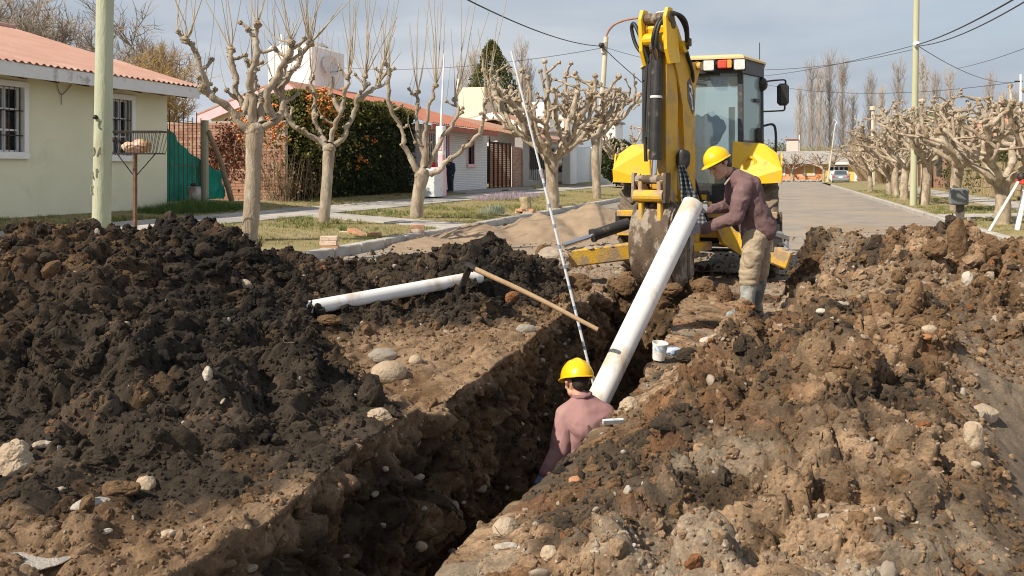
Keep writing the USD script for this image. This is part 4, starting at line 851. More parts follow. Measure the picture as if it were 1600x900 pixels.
def authored(label, base, fork, dpt, tr, limbs, rg, lr=.078, le=.040):
    """Tree whose limbs follow picture points; depth offsets give them room."""
    b = P(*base, dpt); t = thing('pollarded_tree', label, 'tree', b)
    f = P(*fork, dpt); m1 = b * .5 + f * .5 + CR * rg.normal() * .02
    cv = curve([b - UP * .15, b + UP * .12, m1, f], 6); rr = np.linspace(tr * 1.05, tr * .92, len(cv)); rr[:3] *= [1.35, 1.25, 1.12]; rr[-4:] *= [1.02, 1.08, 1.15, 1.1]
    part(t, 'trunk', cat_([tube(cv, rr, 18, jit=.22), moved(rock(tr * 1.12, int(tr * 999), 3, .35, 1.4, (1, 1, .9)), f)]), barkM, smooth=50)
    cuts = []
    for pts, dz, sh in limbs:
        n = len(pts); cv = [P(u, v, dpt + dz * (i / max(n - 1, 1)) ** .8) for i, (u, v) in enumerate(pts)]
        cv = gnarl(curve(cv, 6), .10, rg)
        m, c, e = limb_mesh(cv, lr, le, rg, 1.9, .8)
        ms = [m]; cuts += c
        for _ in range(max(1, len(pts) - 2) + 1):
            b = cv[rg.integers(len(cv) // 4, len(cv))]; a = rg.uniform(0, 6.28); L = rg.uniform(.12, .42); e2 = b + (CR * math.cos(a) + CF * math.sin(a)) * L * .8 + UP * L * rg.uniform(.1, .8)
            m, c, e3 = limb_mesh(gnarl(curve([b, (b + e2) / 2 - UP * .03, e2], 4), .05, rg), le * 1.0, le * .62, rg, 1.9, .9, 6); ms.append(m); cuts += c
            if rg.uniform() < .5: part(t, 'shoot', shoot(e3, rg, rg.uniform(.3, 1.0), r=.008), shootM)
        part(t, 'limb', cat_(ms), barkM, smooth=60)
        for k, (uu, vv) in enumerate(sh):
            q = P(uu, vv, dpt + dz * 1.1 + rg.normal() * .25); part(t, 'shoot', tube(curve([e, e + (q - e) * .3 + rg.normal(size=3) * .05 + CR * (uu - (pts[-1][0])) * .0006, q], 6), np.linspace(.018, .006, 13), 5, cap=False), shootM)
        for k in range(rg.integers(3, 7)): part(t, 'shoot', shoot(e, rg, rg.uniform(.5, 2.1), r=.010), shootM)
    if cuts: part(t, 'cut_ends', cat_(cuts), cutM, kind='stuff')
    return t
def c2(a): return [(250 + x / 2.25, y / 2.25) for x, y in a]
def c3(a): return [(600 + x / 2.25, y / 2.25) for x, y in a]
rt = np.random.default_rng(21)
authored('nearest pollarded street tree with pale trunk and five limbs before the brick wall', (390, 386), (398, 205), 16.1, .148, [
    (c2([(325, 465), (250, 385), (185, 335), (155, 255), (112, 165), (92, 135)]), -.5, c2([(40, -30), (75, -60), (128, -60), (160, -40)])),
    (c2([(185, 335), (165, 325), (150, 310)]), -.2, []),
    (c2([(330, 445), (292, 375), (270, 285), (252, 205), (246, 175)]), .5, c2([(232, -40), (150, -20)])),
    (c2([(300, 390), (330, 290), (322, 215)]), .2, []),
    (c2([(330, 430), (318, 300), (330, 220), (333, 125), (340, 95)]), -.3, c2([(328, -50), (385, -60)])),
    (c2([(345, 455), (420, 405), (440, 305), (485, 225), (520, 145)]), .4, c2([(476, -60), (510, -50), (560, -40), (585, -50), (680, -10), (640, 10)])),
    (c2([(400, 415), (385, 335), (428, 240), (452, 175), (455, 150)]), -.4, c2([(432, -40), (490, 60), (350, 60)])),
    (c2([(360, 430), (345, 350), (360, 320), (395, 290)]), .5, [])], rt)
authored('second pollarded street tree, thinner and forking low, before the dark hedge', (505, 366), (514, 232), 20.2, .128, [
    (c2([(585, 515), (520, 475), (460, 425), (432, 355), (425, 300), (440, 240)]), -.4, c2([(415, 80), (455, 60), (395, 30)])),
    (c2([(580, 500), (548, 430), (540, 335), (538, 275)]), .3, c2([(530, 60), (560, 90)])),
    (c2([(600, 500), (622, 425), (650, 335), (660, 265)]), -.2, c2([(640, 40), (665, -40), (690, -60), (705, -30), (680, 20)])),
    (c2([(615, 510), (668, 445), (690, 355), (718, 290), (722, 265)]), .4, c2([(715, -60), (740, -40), (770, -60), (800, 30), (835, 60)])),
    (c2([(700, 350), (745, 310), (770, 300)]), .3, c2([(800, 150), (850, 180), (830, 90)])),
    (c2([(640, 395), (612, 360), (600, 330)]), .2, [])], rt, .068, .036)
authored('third pollarded street tree with one long limb reaching right, brick stack at its foot', (650, 352), (660, 272), 23.6, .175, [
    (c3([(125, 610), (72, 505), (42, 415), (12, 335), (22, 240), (0, 225)]), -.3, c3([(-20, 20), (20, -40), (60, -40), (45, 60)])),
    (c3([(140, 590), (132, 505), (112, 405), (118, 320)]), .4, c3([(90, 80), (160, -40), (120, 30)])),
    (c3([(145, 580), (148, 470), (165, 360), (178, 300)]), -.2, c3([(150, -60), (175, -40), (190, 20), (210, -60), (215, 60)])),
    (c3([(155, 590), (195, 505), (242, 432), (262, 380), (250, 350)]), .3, c3([(235, 100), (270, -40), (300, 20), (330, -40), (370, 40)])),
    (c3([(165, 612), (235, 560), (312, 490), (350, 430), (362, 355)]), -.6, c3([(330, 100), (365, 130), (400, 60), (440, -40), (430, 200)])),
    ([(590, 130), (598, 118), (606, 108)], .1, [])], rt, .08, .04)
def bushy(seed, H, tr, R, top, nl=6, lv=2, shoots=0):
    """Pollarded tree with a dense crown of crooked branches: (trunk, limbs, cut ends, shoots) at the origin."""
    rg = np.random.default_rng(seed); f = np.array([rg.normal() * .08, rg.normal() * .08, H]); limbs, cuts, sh = [], [], []
    cv = curve([[0, 0, -.15], [0, 0, .12], f * .5 + rg.normal(size=3) * .03, f], 5); rr = np.linspace(tr, tr * .85, len(cv)); rr[:3] *= [1.35, 1.22, 1.1]; rr[-2:] *= 1.15
    trunk = cat_([tube(cv, rr, 12, jit=.22), moved(rock(tr * 1.05, seed, 2, .4, 1.4), f)])
    for i in range(nl):
        a = 2 * PI * (i + rg.uniform(-.25, .25)) / nl; reach = R * rg.uniform(.45, .8); up = (top - H) * rg.uniform(.45, .8)
        d = np.array([math.cos(a), math.sin(a), 0]); e = f + d * reach + UP * up
        cv = gnarl(curve([f - UP * .1, f + d * reach * .35 + UP * up * .25, f + d * reach * .7 + UP * up * .55, e], 4), .12, rg)
        ms = []; m, c, e = limb_mesh(cv, tr * .55, tr * .34, rg, 1.5, .5, 7); ms.append(m); cuts += c
        for j in range(rg.integers(3, 6)):
            b = cv[rg.integers(len(cv) // 3, len(cv))]; a2 = a + rg.normal() * .9; l = R * rg.uniform(.3, .62)
            d2 = np.array([math.cos(a2), math.sin(a2), 0]); e2 = b + d2 * l * rg.uniform(.4, 1) + UP * (top - b[2]) * rg.uniform(.35, 1.0)
            cw = gnarl(curve([b, b + d2 * l * .3 + UP * .12, (b + e2) / 2 + d2 * l * .2, e2], 4), .12, rg); m, c, ee = limb_mesh(cw, tr * .34, tr * .2, rg, 1.9, .7, 6); ms.append(m); cuts += c
            if lv > 1:
                for _ in range(rg.integers(1, 4)):
                    b3 = cw[rg.integers(4, len(cw))]; e3 = b3 + rg.normal(size=3) * [R * .18, R * .18, .12] + UP * rg.uniform(.1, .45); m, c, e4 = limb_mesh(gnarl(curve([b3, (b3 + e3) / 2 + rg.normal(size=3) * .06, e3], 4), .08, rg), tr * .2, tr * .13, rg, 2.1, .6, 5); ms.append(m); cuts += c
                    for _ in range(shoots): sh.append(shoot(e4, rg, rg.uniform(.4, 1.3), r=.01))
        limbs.append(cat_(ms))
    return trunk, limbs, cuts, sh
def bushy_tree(seed, loc, label, H, tr, R, top, m, group=None, rz=0, **k):
    t = thing('pollarded_tree', label, 'tree', loc, group, None, rz)
    tk, lb, ct, sh = bushy(seed, H, tr, R, top, **k)
    part(t, 'trunk', tk, m, smooth=50, local=True)
    for l in lb: part(t, 'limb', l, m, smooth=60, local=True)
    if ct: part(t, 'cut_ends', cat_(ct), cutM, kind='stuff', local=True)
    if sh: part(t, 'shoots', cat_(sh), shootM, kind='stuff', local=True)
    return t
g4 = PG(864, 326, .15); bushy_tree(5, g4, 'bushy pollarded tree with a thick split trunk left of the excavator', 1.7, .25, 2.7, 4.9, barkR, rz=.4, nl=7, shoots=0)
g5 = PG(933, 309, .2); bushy_tree(9, g5, 'straight-trunked pollarded tree between the bushy tree and the yellow mudguard', 2.9, .22, 2.6, 5.2, barkR, nl=6)
RX = 5.25
first = bushy_tree(31, (RX, 24.6, gr(RX)), 'nearest right-hand pollarded tree, thick and forking low behind the trestle', 1.05, .2, 2.5, 3.1, barkR, nl=6, lv=2)
second = bushy_tree(37, (RX + .1, 31.4, gr(RX)), 'pollarded tree on the right behind the grey mailbox', 1.5, .19, 2.4, 3.5, barkR, nl=6)
third = bushy_tree(44, (RX, 37.2, gr(RX)), 'pollarded tree on the right beside the green utility pole', 1.6, .2, 2.5, 3.8, barkR, nl=6)
ordn = ['fourth', 'fifth', 'sixth', 'seventh', 'eighth', 'ninth', 'tenth', 'eleventh', 'twelfth']
for i, y in enumerate((43.0, 48.2, 53.5, 59)):
    copy((first, second, third)[(i + 1) % 3], (RX + .25 * (i % 3), y, gr(RX)), f'{ordn[i]} pollarded tree from the front in the right-hand row', rz=1.3 * i + .5, sc=.98 - .045 * i)
s2 = bushy_tree(52, (7.2, 28.8, gr(7)), 'pollarded tree with a dark straight trunk farther from the kerb behind the mailbox', 1.7, .2, 2.1, 3.6, barkR, nl=5)
copy(first, (-8.6, 53, .2), 'small pollarded tree far down the left verge beyond the excavator', rz=2.1, sc=1.25)
# ---- bare trees: fine branching
def bare(seed, H, spread, r0, levels=4, kids=(4, 6), upb=.35, wid=.55):
    rg = np.random.default_rng(seed); segs = []; bst = 1.0
    def grow(p, d, L, r, lv):
        q = [p]; n = 3
        for _ in range(n): d = d + rg.normal(size=3) * .16 + UP * upb * .12; d /= np.linalg.norm(d); q.append(q[-1] + d * L / n)
        segs.append(tube(np.array(q), np.linspace(r, r * .5, n + 1), 5 if lv > 2 else 3, cap=False))
        if lv == 0: return
        for _ in range(rg.integers(*kids)):
            b = q[rg.integers(1, n + 1)]; s = rg.normal(size=3); s -= d * (s @ d); s /= np.linalg.norm(s); e = d * (1 - spread) + s * spread + UP * upb * .3; e /= np.linalg.norm(e)
            grow(b, e, L * rg.uniform(.5, .78), r * wid, lv - 1)
    grow(np.zeros(3), UP.copy(), H * .34, r0, levels)
    k = H / max(q.vertices[:, 2].max() for q in segs)
    return [trimesh.Trimesh(q.vertices * k, q.faces, process=False) for q in segs]
def bare_tree(seed, loc, label, m, H, **k):
    t = thing('bare_tree', label, 'tree', loc); s = bare(seed, H, **k)
    part(t, 'trunk', s[0], m, local=True); part(t, 'branches', cat_(s[1:]), m, kind='stuff', local=True); return t
bareM = mat('bare_twig', (.27, .225, .19), (.34, .29, .24), 3, .9); bareY = mat('yellow_twig', (.30, .20, .09), (.38, .27, .12), 3, .9)
popM = mat('poplar_twig', (.36, .31, .265), (.44, .385, .33), 2, .9); wilM = mat('willow_twig', (.30, .27, .11), (.38, .34, .15), 2, .9)
b1 = bare_tree(3, P(150, 300, 52) * [1, 1, 0], 'big leafless tree spreading behind the green house roof', bareM, 13.0, spread=.55, r0=.17, levels=5, kids=(5, 8), wid=.60, upb=.6)
copy(b1, P(-20, 300, 58) * [1, 1, 0], 'leafless tree at the left edge behind the terracotta roof', rz=2.0, sc=.95)
bare_tree(8, P(285, 300, 50) * [1, 1, 0], 'yellowish leafless tree behind the brick wall', bareY, 9.2, spread=.55, r0=.11, levels=5, kids=(5, 8), wid=.62, upb=.6)
def poplar(seed, H):
    """Slim fan of upright branches."""
    rg = np.random.default_rng(seed); tr = [tube(curve([[0, 0, 0], [.1, 0, H * .3], [0, .1, H * .65], [0, 0, H]], 5), np.linspace(.32, .03, 16), 6)]; br = []
    for _ in range(230):
        z = H * rg.uniform(.1, .88); a = rg.uniform(0, 2 * PI); L = H * rg.uniform(.10, .22) * (1 - .35 * z / H); o = np.array([math.cos(a), math.sin(a), 0]) * rg.uniform(.5, 2.5) * (H / 22) * (1 - .5 * z / H)
        b = np.array([0, 0, z]); q = [b, b + o * .6 + UP * L * .35, b + o + UP * L]; br.append(tube(q, [.036, .024, .01], 3, cap=False))
        for _ in range(3):
            k = q[1] + (q[2] - q[1]) * rg.uniform(0, .8); br.append(tube([k, k + rg.normal(size=3) * [.34, .34, 0] + UP * L * .35], [.022, .01], 3, cap=False))
    return tr, br
def pop_thing(seed, loc, label, H, group=None):
    t = thing('poplar', label, 'tree', loc, group); a, b = poplar(seed, H); part(t, 'trunk', a[0], popM, local=True); part(t, 'branches', cat_(b), popM, kind='stuff', local=True); return t
pops = [(1267, 89), (1296, 73), (1316, 84), (1333, 138), (1360, 107), (1378, 129), (1404, 89), (1442, 80), (1462, 107), (1484, 102), (1547, 107), (1567, 138), (1587, 133), (1250, 128), (1281, 100), (815, 55), (826, 90), (740, 70), (722, 90)]
pos_names = ['leftmost tall', 'tallest', 'broad tall', 'low slim', 'slim', 'short', 'tall slim', 'tall pale', 'narrow', 'medium', 'right-hand', 'small right-hand', 'rightmost', 'low leftmost', 'dense']
protos = []
for i, (u, v) in enumerate(pops):
    D = 165 + (i * 37 % 23) - 10 if i < 15 else 105 + i; p = P(u, v, D); H = p[2]
    if i < 15: lb = f'{pos_names[i]} bare poplar on the skyline ' + ('behind the orange house' if i in (0, 1, 2, 13, 14) else 'above the right-hand pollarded row')
    else: lb = ['faint bare poplar just right of the conifer', 'second faint bare poplar right of the conifer', 'bare poplar standing left of the conifer', 'thin bare poplar above the white mast'][i - 15]
    if i < 3: protos.append(pop_thing(60 + i, p * [1, 1, 0], lb, 22)); r = protos[-1]; stage.GetPrimAtPath(r).GetAttribute('xformOp:scale').Set(Gf.Vec3f(H / 22, H / 22, H / 22))
    else: copy(protos[i % 3], p * [1, 1, 0], lb, rz=i * 1.1, sc=H / 22)
def fan(seed, H, n, spread):
    rg = np.random.default_rng(seed); out = []
    for _ in range(n):
        a = rg.uniform(0, 2 * PI); o = np.array([math.cos(a), math.sin(a), 0]) * rg.uniform(.1, 1) * spread; b = o * .15
        out.append(tube([b, b + o * .5 + UP * H * rg.uniform(.3, .5), b + o * rg.uniform(.8, 1.2) + UP * H * rg.uniform(.55, 1)], [.05, .035, .015], 3, cap=False))
    return out
for k, (u, v, D, R, lb) in enumerate(((1300, 222, 135, 7, 'yellow-green leafless willow behind the orange house roof'), (1275, 228, 132, 4, 'low yellow-green willow beside the pale water tower'))):
    p = P(u, v, D); t = thing('willow', lb, 'tree', p * [1, 1, 0]); part(t, 'trunk', tube([[0, 0, 0], [0, 0, 2.0]], [.3, .22], 7), wilM, local=True); part(t, 'branches', cat_(fan(80 + k, p[2] * 1.0, 420, R)), wilM, kind='stuff', local=True)
for k, (u, v, D, R, lb) in enumerate(((1366, 200, 92, 2.9, 'brown leafless tree with fine twigs at the far end of the right-hand row'), (1384, 204, 80, 2.8, 'brown twiggy tree between the right-hand row and the poplars'), (1349, 234, 104, 1.7, 'small brown twiggy tree near the parked car'))):
    p = P(u, v, D); t = thing('bare_tree', lb, 'tree', p * [1, 1, 0]); part(t, 'trunk', tube([[0, 0, 0], [.1, 0, 1.8]], [.22, .16], 7), popM, local=True); part(t, 'branches', cat_(fan(90 + k, p[2], 520, R)), mat('brown_twig_%d' % k, (.34, .25, .16), (.42, .32, .22), 2, .9), kind='stuff', local=True)
# ---- conifer and palm-green crown
def foliage_cone(seed, H, R, n, z0):
    rg = np.random.default_rng(seed); z = rg.uniform(0, 1, n) ** 1.25; a = rg.uniform(0, 2 * PI, n); w = (1 - z) ** .62 * (0.55 + .75 * FB(np.stack([np.cos(a) * 1.6, np.sin(a) * 1.6, z * 5], 1), 3, seed)); r = R * w * rg.uniform(.3, 1, n) ** .5
    return np.stack([r * np.cos(a), r * np.sin(a), z0 + z * (H - z0)], 1)
cp = P(768, 64, 78); t = thing('conifer', 'dark green conifer rising behind the cream tower', 'tree', cp * [1, 1, 0])
part(t, 'trunk', tube([[0, 0, 0], [0, 0, cp[2] * .9]], [.3, .05], 7), darkW, local=True)
part(t, 'foliage', leaves(foliage_cone(5, cp[2], 4.2, 9000, 2.0), .2, np.random.default_rng(5), .35), leaf_mat('conifer_needle', (.07, .085, .025), (.16, .155, .05), 1.2), kind='stuff', local=True)
pm = P(1450, 190, 60); t = thing('palm', 'green palm crown above the right-hand pollarded row', 'palm', (pm[0], pm[1], 0)); part(t, 'trunk', tube([[0, 0, 0], [0, 0, pm[2] - .3]], [.3, .22], 8), darkW, local=True)
pmr = np.random.default_rng(4)
for k in range(20):
    a = k * 2.4; e = .4 + .8 * pmr.uniform(); o = np.array([math.cos(a), math.sin(a), 0]); c = np.array([0, 0, pm[2] - .3]); cv = curve([c, c + o * .9 + UP * e, c + o * 1.9 + UP * (e * .9 - .2), c + o * 2.4 + UP * (e * .2 - .5)], 5)
    s = np.cross(o, UP); ps = [cv[i] + s * w_ + UP * -abs(w_) * .3 for i in range(len(cv)) for w_ in np.linspace(-.35, .35, 9)]
    fr = [tube([cv[i], cv[i] + s * sg * .4 + o * .15 - UP * .12], [.03, .006], 3, cap=False) for i in range(2, len(cv)) for sg in (-1, 1)]; part(t, 'frond', cat_(fr + [tube(cv, np.linspace(.03, .01, len(cv)), 4)]), leaf_mat('palm_leaf_%d' % k, (.09, .12, .03), (.16, .17, .05)) if k == 0 else LK + 'palm_leaf_0', local=True)
gb = thing('shrub', 'dull green shrub mound far off beside the pale tower', 'shrub', P(1216, 240, 140) * [1, 1, 0]); q = np.random.default_rng(2).normal(size=(6000, 3)) * [1.5, 1.5, 1.0] + P(1216, 248, 140); part(gb, 'foliage', leaves(q[q[:, 2] > 0], .16, np.random.default_rng(2)), leaf_mat('far_leaf', (.14, .15, .06), (.2, .19, .09)), kind='stuff')
# ============================================================ poles, wires, baskets, mailbox, right side, far end
poleG = mat('green_treated_pole', (.37, .40, .28), (.44, .46, .34), 3, .85, .6, 30, c3=(.30, .25, .16), s3=4, f3=(.54, .68), stretch=(1, 1, .25))
pb, pt_ = P(157, 405, 12.6), P(168, -330, 12.6)
up_ = thing('utility_pole', 'pale green wooden utility pole with painted letters beside the green house', 'pole', pb)
part(up_, 'pole', tube(curve([pb - UP * .3, pb * .5 + pt_ * .5 + CR * .01, pt_], 8), np.linspace(.128, .108, 17), 20, jit=.07), poleG, smooth=50)
part(up_, 'knot', moved(rock(.035, 2, 1), P(149, 183, 12.47)), iron)
ink = mat('dark_paint', (.10, .12, .09), (.20, .22, .15), 30, .9)
def letter(ch, u, v, h, ang):
    """One painted letter bent round the pole."""
    m = meshkit.text_mesh(ch, h, .004, True); 
    for _ in range(2): m = m.subdivide()
    p = m.vertices.copy(); p[:, 0] -= p[:, 0].mean(); c = P(u, v, 12.6); r = .1265
    a = p[:, 0] / r + ang; o = np.sin(a)[:, None] * CR - np.cos(a)[:, None] * CF
    return trimesh.Trimesh(c * [1, 1, 1] + o * (r + p[:, 2:3] - .001) + UP * p[:, 1:2], m.faces, process=False)
for i, (ch, v, a) in enumerate((('G', 203, .45), ('O', 242, -.7), ('A', 244, .5), ('N', 277, .35), ('A', 279, -.65), ('L', 305, .45), ('I', 302, -.7))): part(up_, 'painted_letter', letter(ch, 159 - (v - 200) * .03, v, .12, a), ink)
wire = mat('black_cable', (.02, .02, .022), (.035, .035, .04), 9, .6)
# light pole
lb0 = PX(931, 306, -9.0); dl = (lb0 - [0, 0, EYE]) @ CF
lp_ = thing('street_light', 'cream concrete street light pole with curved arm and white lamp head', 'street light', lb0)
top = P(947, 58, dl); concP = mat('cream_concrete', (.50, .46, .34), (.57, .53, .41), 4, .85, .2)
part(lp_, 'pole', tube([lb0 - UP * .2, top], [.17, .12], 12), concP, smooth=50)
arm = curve([P(945, 66, dl), P(949, 52, dl), P(958, 40, dl - .2), P(972, 33, dl - .4), P(990, 29, dl - .8), P(1030, 24, dl - 1.4)], 5)
part(lp_, 'arm', tube(arm, .055, 8), mat('rusty_tube', (.30, .15, .09), (.38, .20, .12), 5, .8))
part(lp_, 'lamp_head', moved(rock(1, 3, 2, .05, 1, (.5, .22, .13)), P(1040, 21, dl - 1.5), YAW), whiteP, smooth=True)
part(lp_, 'clamp', tube([P(944, 66, dl), P(944, 84, dl)], .17, 10), concP)
part(lp_, 'insulator', moved(rock(.16, 3, 1, .2), P(940, 71, dl - .3)), iron)
# green pole on the right
rb, rtp = PG(1427, 321, .13), None; dr_ = (rb - [0, 0, EYE]) @ CF; rtp = P(1436, -260, dr_)
rp = thing('utility_pole', 'slim green wooden utility pole in the right-hand tree row', 'pole', rb); part(rp, 'pole', tube([rb - UP * .2, rtp], [.13, .09], 10, jit=.06), mat('lime_pole', (.40, .41, .26), (.47, .46, .32), 3, .85, stretch=(1, 1, .2)), smooth=50)
part(rp, 'insulator', moved(rock(.12, 3, 1, .2), P(1432, 69, dr_ - .18)), whiteP)
def cable(name, label, a, b, sag, r, n=24, cat='cable'):
    t = np.linspace(0, 1, n)[:, None]; c = a + (b - a) * t - UP * sag * 4 * t * (1 - t); solo(name, tube(c, r, 5), wire, label, cat)
pl = P(940, 72, dl - .4); pr_ = P(1432, 70, dr_ - .2)
cable('cable', 'thick black cable from the street light pole up to the top left', P(540, -105, 15), pl, .45, .02)
cable('cable', 'black cable running from the street light pole down behind the excavator arm', pl, P(1120, 205, 52), .4, .022)
cable('cable', 'thick black cable from the green pole up to the top right corner', pr_, P(1780, -125, 12), .22, .02)
cable('cable', 'second black cable beside the thick one at the top right', pr_ - UP * .05, P(1765, -105, 12), .34, .016)
cable('cable', 'thin wire from the street light pole left to the white mast', pl - UP * .1, P(520, 105, 60), .5, .014)
cable('cable', 'thin wire crossing from the street light pole right over the cab', pl, P(1432, 76, dr_), 1.0, .012)
cable('cable', 'thin wire from the green pole left across the sky to the excavator cab', pr_ + UP * .0, P(1100, 120, 70), .5, .013)
cable('cable', 'thin wire from the green pole down right towards the white post', pr_, P(1590, 128, 60), .5, .014)
cable('cable', 'low thin wire above the poplars to the white post', P(1150, 122, 80), P(1596, 127, 50), 1.0, .016)
cable('cable', 'thin wire rising right from the poplars to the frame edge', P(1495, 107, 50), P(1900, -60, 18), .3, .012)
wp = P(1595, 127, 50); t = thing('white_post', 'tall thin white post at the right edge of the view', 'post', wp * [1, 1, 0] + UP * .3); part(t, 'post', tube([wp * [1, 1, 0] + UP * .2, wp + UP * .4], [.09, .06], 8), whiteP); part(t, 'cross_arm', bar(wp - CR * .35, wp + CR * .1, .06, .06), iron)
t = thing('pole', 'short brown pole rising from the twiggy trees at the far right', 'pole', P(1364, 262, 75) * [1, 1, 0]); part(t, 'pole', tube([P(1364, 290, 75), P(1364, 168, 75)], [.2, .14], 8), concP); part(t, 'cap', tube([P(1364, 172, 75), P(1364, 166, 75)], [.26, .26], 8), concP)
t = thing('street_light', 'distant slender street light before the poplars', 'street light', P(1292, 283, 104) * [1, 1, 0]); part(t, 'pole', tube([P(1293, 285, 104), P(1305, 196, 104)], [.10, .07], 6), concP); part(t, 'arm', tube(curve([P(1305, 196, 104), P(1307, 190, 104), P(1303, 187, 104)], 4), .06, 5), whiteP)
# wire rubbish baskets
def basket(label, u0, u1, vr, vb, d, um, vpost, bag):
    c = P((u0 + u1) / 2, vb, d); ct = P((u0 + u1) / 2, vr, d); wt = (u1 - u0) / FPX * d / 2; wb = wt * .82; dp = wt * .52; t = thing('rubbish_basket', label, 'rubbish basket', P(um, vpost, d))
    part(t, 'post', bar(P(um, vpost, d), P(um, vb, d), .055, .055, .006), rust)
    def ring(cc, w, q, r): k = [cc - CR * w - CF * q, cc + CR * w - CF * q, cc + CR * w + CF * q, cc - CR * w + CF * q]; return cat_([tube([k[i], k[(i + 1) % 4]], r, 5) for i in range(4)])
    part(t, 'rim', ring(ct, wt, dp, .012), iron); part(t, 'base', cat_([ring(c, wb, dp * .8, .011)] + [tube([c + CR * wb * s - CF * dp * .8, c + CR * wb * s + CF * dp * .8], .007, 4) for s in np.linspace(-.9, .9, 9)]), iron)
    n = 17
    for k in range(n):
        s = -1 + 2 * k / (n - 1)
        for f in (-1, 1): part(t, 'wire', tube([c + CR * wb * s + CF * f * dp * .8, ct + CR * wt * s + CF * f * dp], .006, 4, cap=False), iron)
    for s in (-1, 1): part(t, 'brace', tube([c + CR * wb * s * .8, P(um, vb + (vpost - vb) * .28, d)], .010, 5), iron)
    b = thing('rubbish_bag', bag[0], 'bag', c)
    for k, (o, r, f, m) in enumerate(bag[1]): part(b, 'bundle', moved(rock(r, 40 + k, 3, .45, 1.5, f, .5), c + CR * o + UP * (r * f[2] * .95 + .012)), m, smooth=True)
cardM = mat('torn_wrapping', (.50, .30, .19), (.66, .50, .38), 7, .7, .4, c3=(.28, .13, .07), s3=9)
basket('rusty wire rubbish basket on a post in front of the green house window', 167, 259, 206, 240, 14.7, 211, 372, ('crumpled brown and orange rubbish lying in the near wire basket', [(-.10, .13, (1.4, .8, .75), cardM), (.12, .12, (1.2, .8, .95), mat('brown_paper', (.30, .17, .08), (.42, .27, .15), 6, .7)), (.02, .11, (1.3, .8, 1.1), mat('salmon_plastic', (.60, .30, .22), (.66, .42, .33), 6, .4)), (.10, .06, (.6, .6, 1.9), mat('lime_plastic', (.25, .42, .08), (.32, .5, .1), 6, .4))]))
basket('wire rubbish basket on a brown post before the bushy pollarded tree', 857, 880, 240, 262, 31.0, 869, 322, ('white rubbish bag filling the far wire basket', [(0, .26, (1.0, .8, .9), mat('white_bag', (.62, .63, .64), (.72, .72, .72), 4, .4))]))
# mailbox
md = 24.3; t = thing('meter_box', 'grey metal box with rounded corners on a dark post right of the street', 'metal box', P(1500, 345, md)); part(t, 'post', bar(P(1500, 348, md + .1), P(1500, 318, md + .1), .2, .16, .02), mat('dark_post', (.09, .08, .075), (.14, .12, .11), 4, .85))
part(t, 'box', obox(P(1498, 307, md), CR, UP, -CF, (.47, .46, .24), .04), mat('grey_enamel', (.15, .165, .17), (.20, .21, .215), 4, .5)); part(t, 'lid', obox(P(1498, 307, md - .13), CR, UP, -CF, (.40, .39, .03), .03), mat('grey_lid', (.13, .145, .15), (.17, .18, .185), 4, .45))
# trestle with red cap
t = thing('road_barrier', 'red-topped white barrier trestle at the right edge with a long thin white rod', 'barrier', P(1592, 366, 20))
redM = mat('red_paint', (.55, .05, .03), (.62, .08, .05), 6, .5); part(t, 'leg', bar(P(1586, 372, 20), P(1604, 288, 20), .16, .05, .01), whiteP); part(t, 'leg', bar(P(1622, 372, 20.6), P(1606, 288, 20), .16, .05, .01), whiteP); part(t, 'cap', obox(P(1604, 284, 20), CR, UP, -CF, (.36, .12, .3), .02), redM); part(t, 'rod', tube([P(1538, 374, 19.6), P(1591, 284, 19.9)], .028, 8), whiteP)
part(t, 'lamp', lathe([(0, 0), (.09, 0), (.10, .06), (.07, .13), (0, .15)], 14, P(1596, 280, 19.95)), iron, smooth=30)
# house and fences behind the right-hand row
RHX = 10.2
rh = thing('house', 'tan house with a pinkish tiled roof behind the picket fence at the right edge', 'house', (RHX, 38, .3)); ya, yb = 33.0, 44.0
tanW = mat('tan_plaster', (.42, .34, .25), (.48, .40, .30), 2, .9)
part(rh, 'wall', box((RHX, ya, .2), (RHX + 7, yb, 3.0)), tanW); part(rh, 'fascia', box((RHX - .75, ya - .6, 2.72), (RHX - .7, yb + .6, 3.0)), wallW)
part(rh, 'roof', TM([(RHX - .8, ya - .7, 3.0), (RHX - .8, yb + .7, 3.0), (RHX + 4, yb + .7, 4.6), (RHX + 4, ya - .7, 4.6), (RHX - .8, ya - .7, 2.9), (RHX - .8, yb + .7, 2.9), (RHX + 4, yb + .7, 4.5), (RHX + 4, ya - .7, 4.5)], [[0, 2, 1], [0, 3, 2], [5, 7, 4], [5, 6, 7], [0, 5, 4], [0, 1, 5], [3, 4, 7], [3, 0, 4], [1, 6, 5], [1, 2, 6]]), mat('pinkish_tiles', (.40, .26, .22), (.48, .33, .28), 5, .9, .5, 25))
part(rh, 'window', box((RHX - .03, 37, 1.0), (RHX - .002, 39, 2.3)), iron); part(rh, 'door', box((RHX - .04, 40.4, .3), (RHX - .002, 41.4, 2.4)), mat('teal_door', (.12, .2, .2), (.16, .25, .25), 4, .6))
pf = thing('picket_fence', 'weathered grey picket fence before the tan house', 'fence', (9.0, 33, .3)); pkM = mat('picket_wood', (.30, .25, .20), (.40, .34, .28), 5, .9, .4)
for k in range(26): part(pf, 'picket', box((8.97, 29.5 + k * .24, .2), (9.0, 29.63 + k * .24, 1.75 + .05 * (k % 3))), pkM)
for z in (.6, 1.5): part(pf, 'rail', box((9.003, 29.4, z), (9.04, 35.8, z + .08)), pkM)
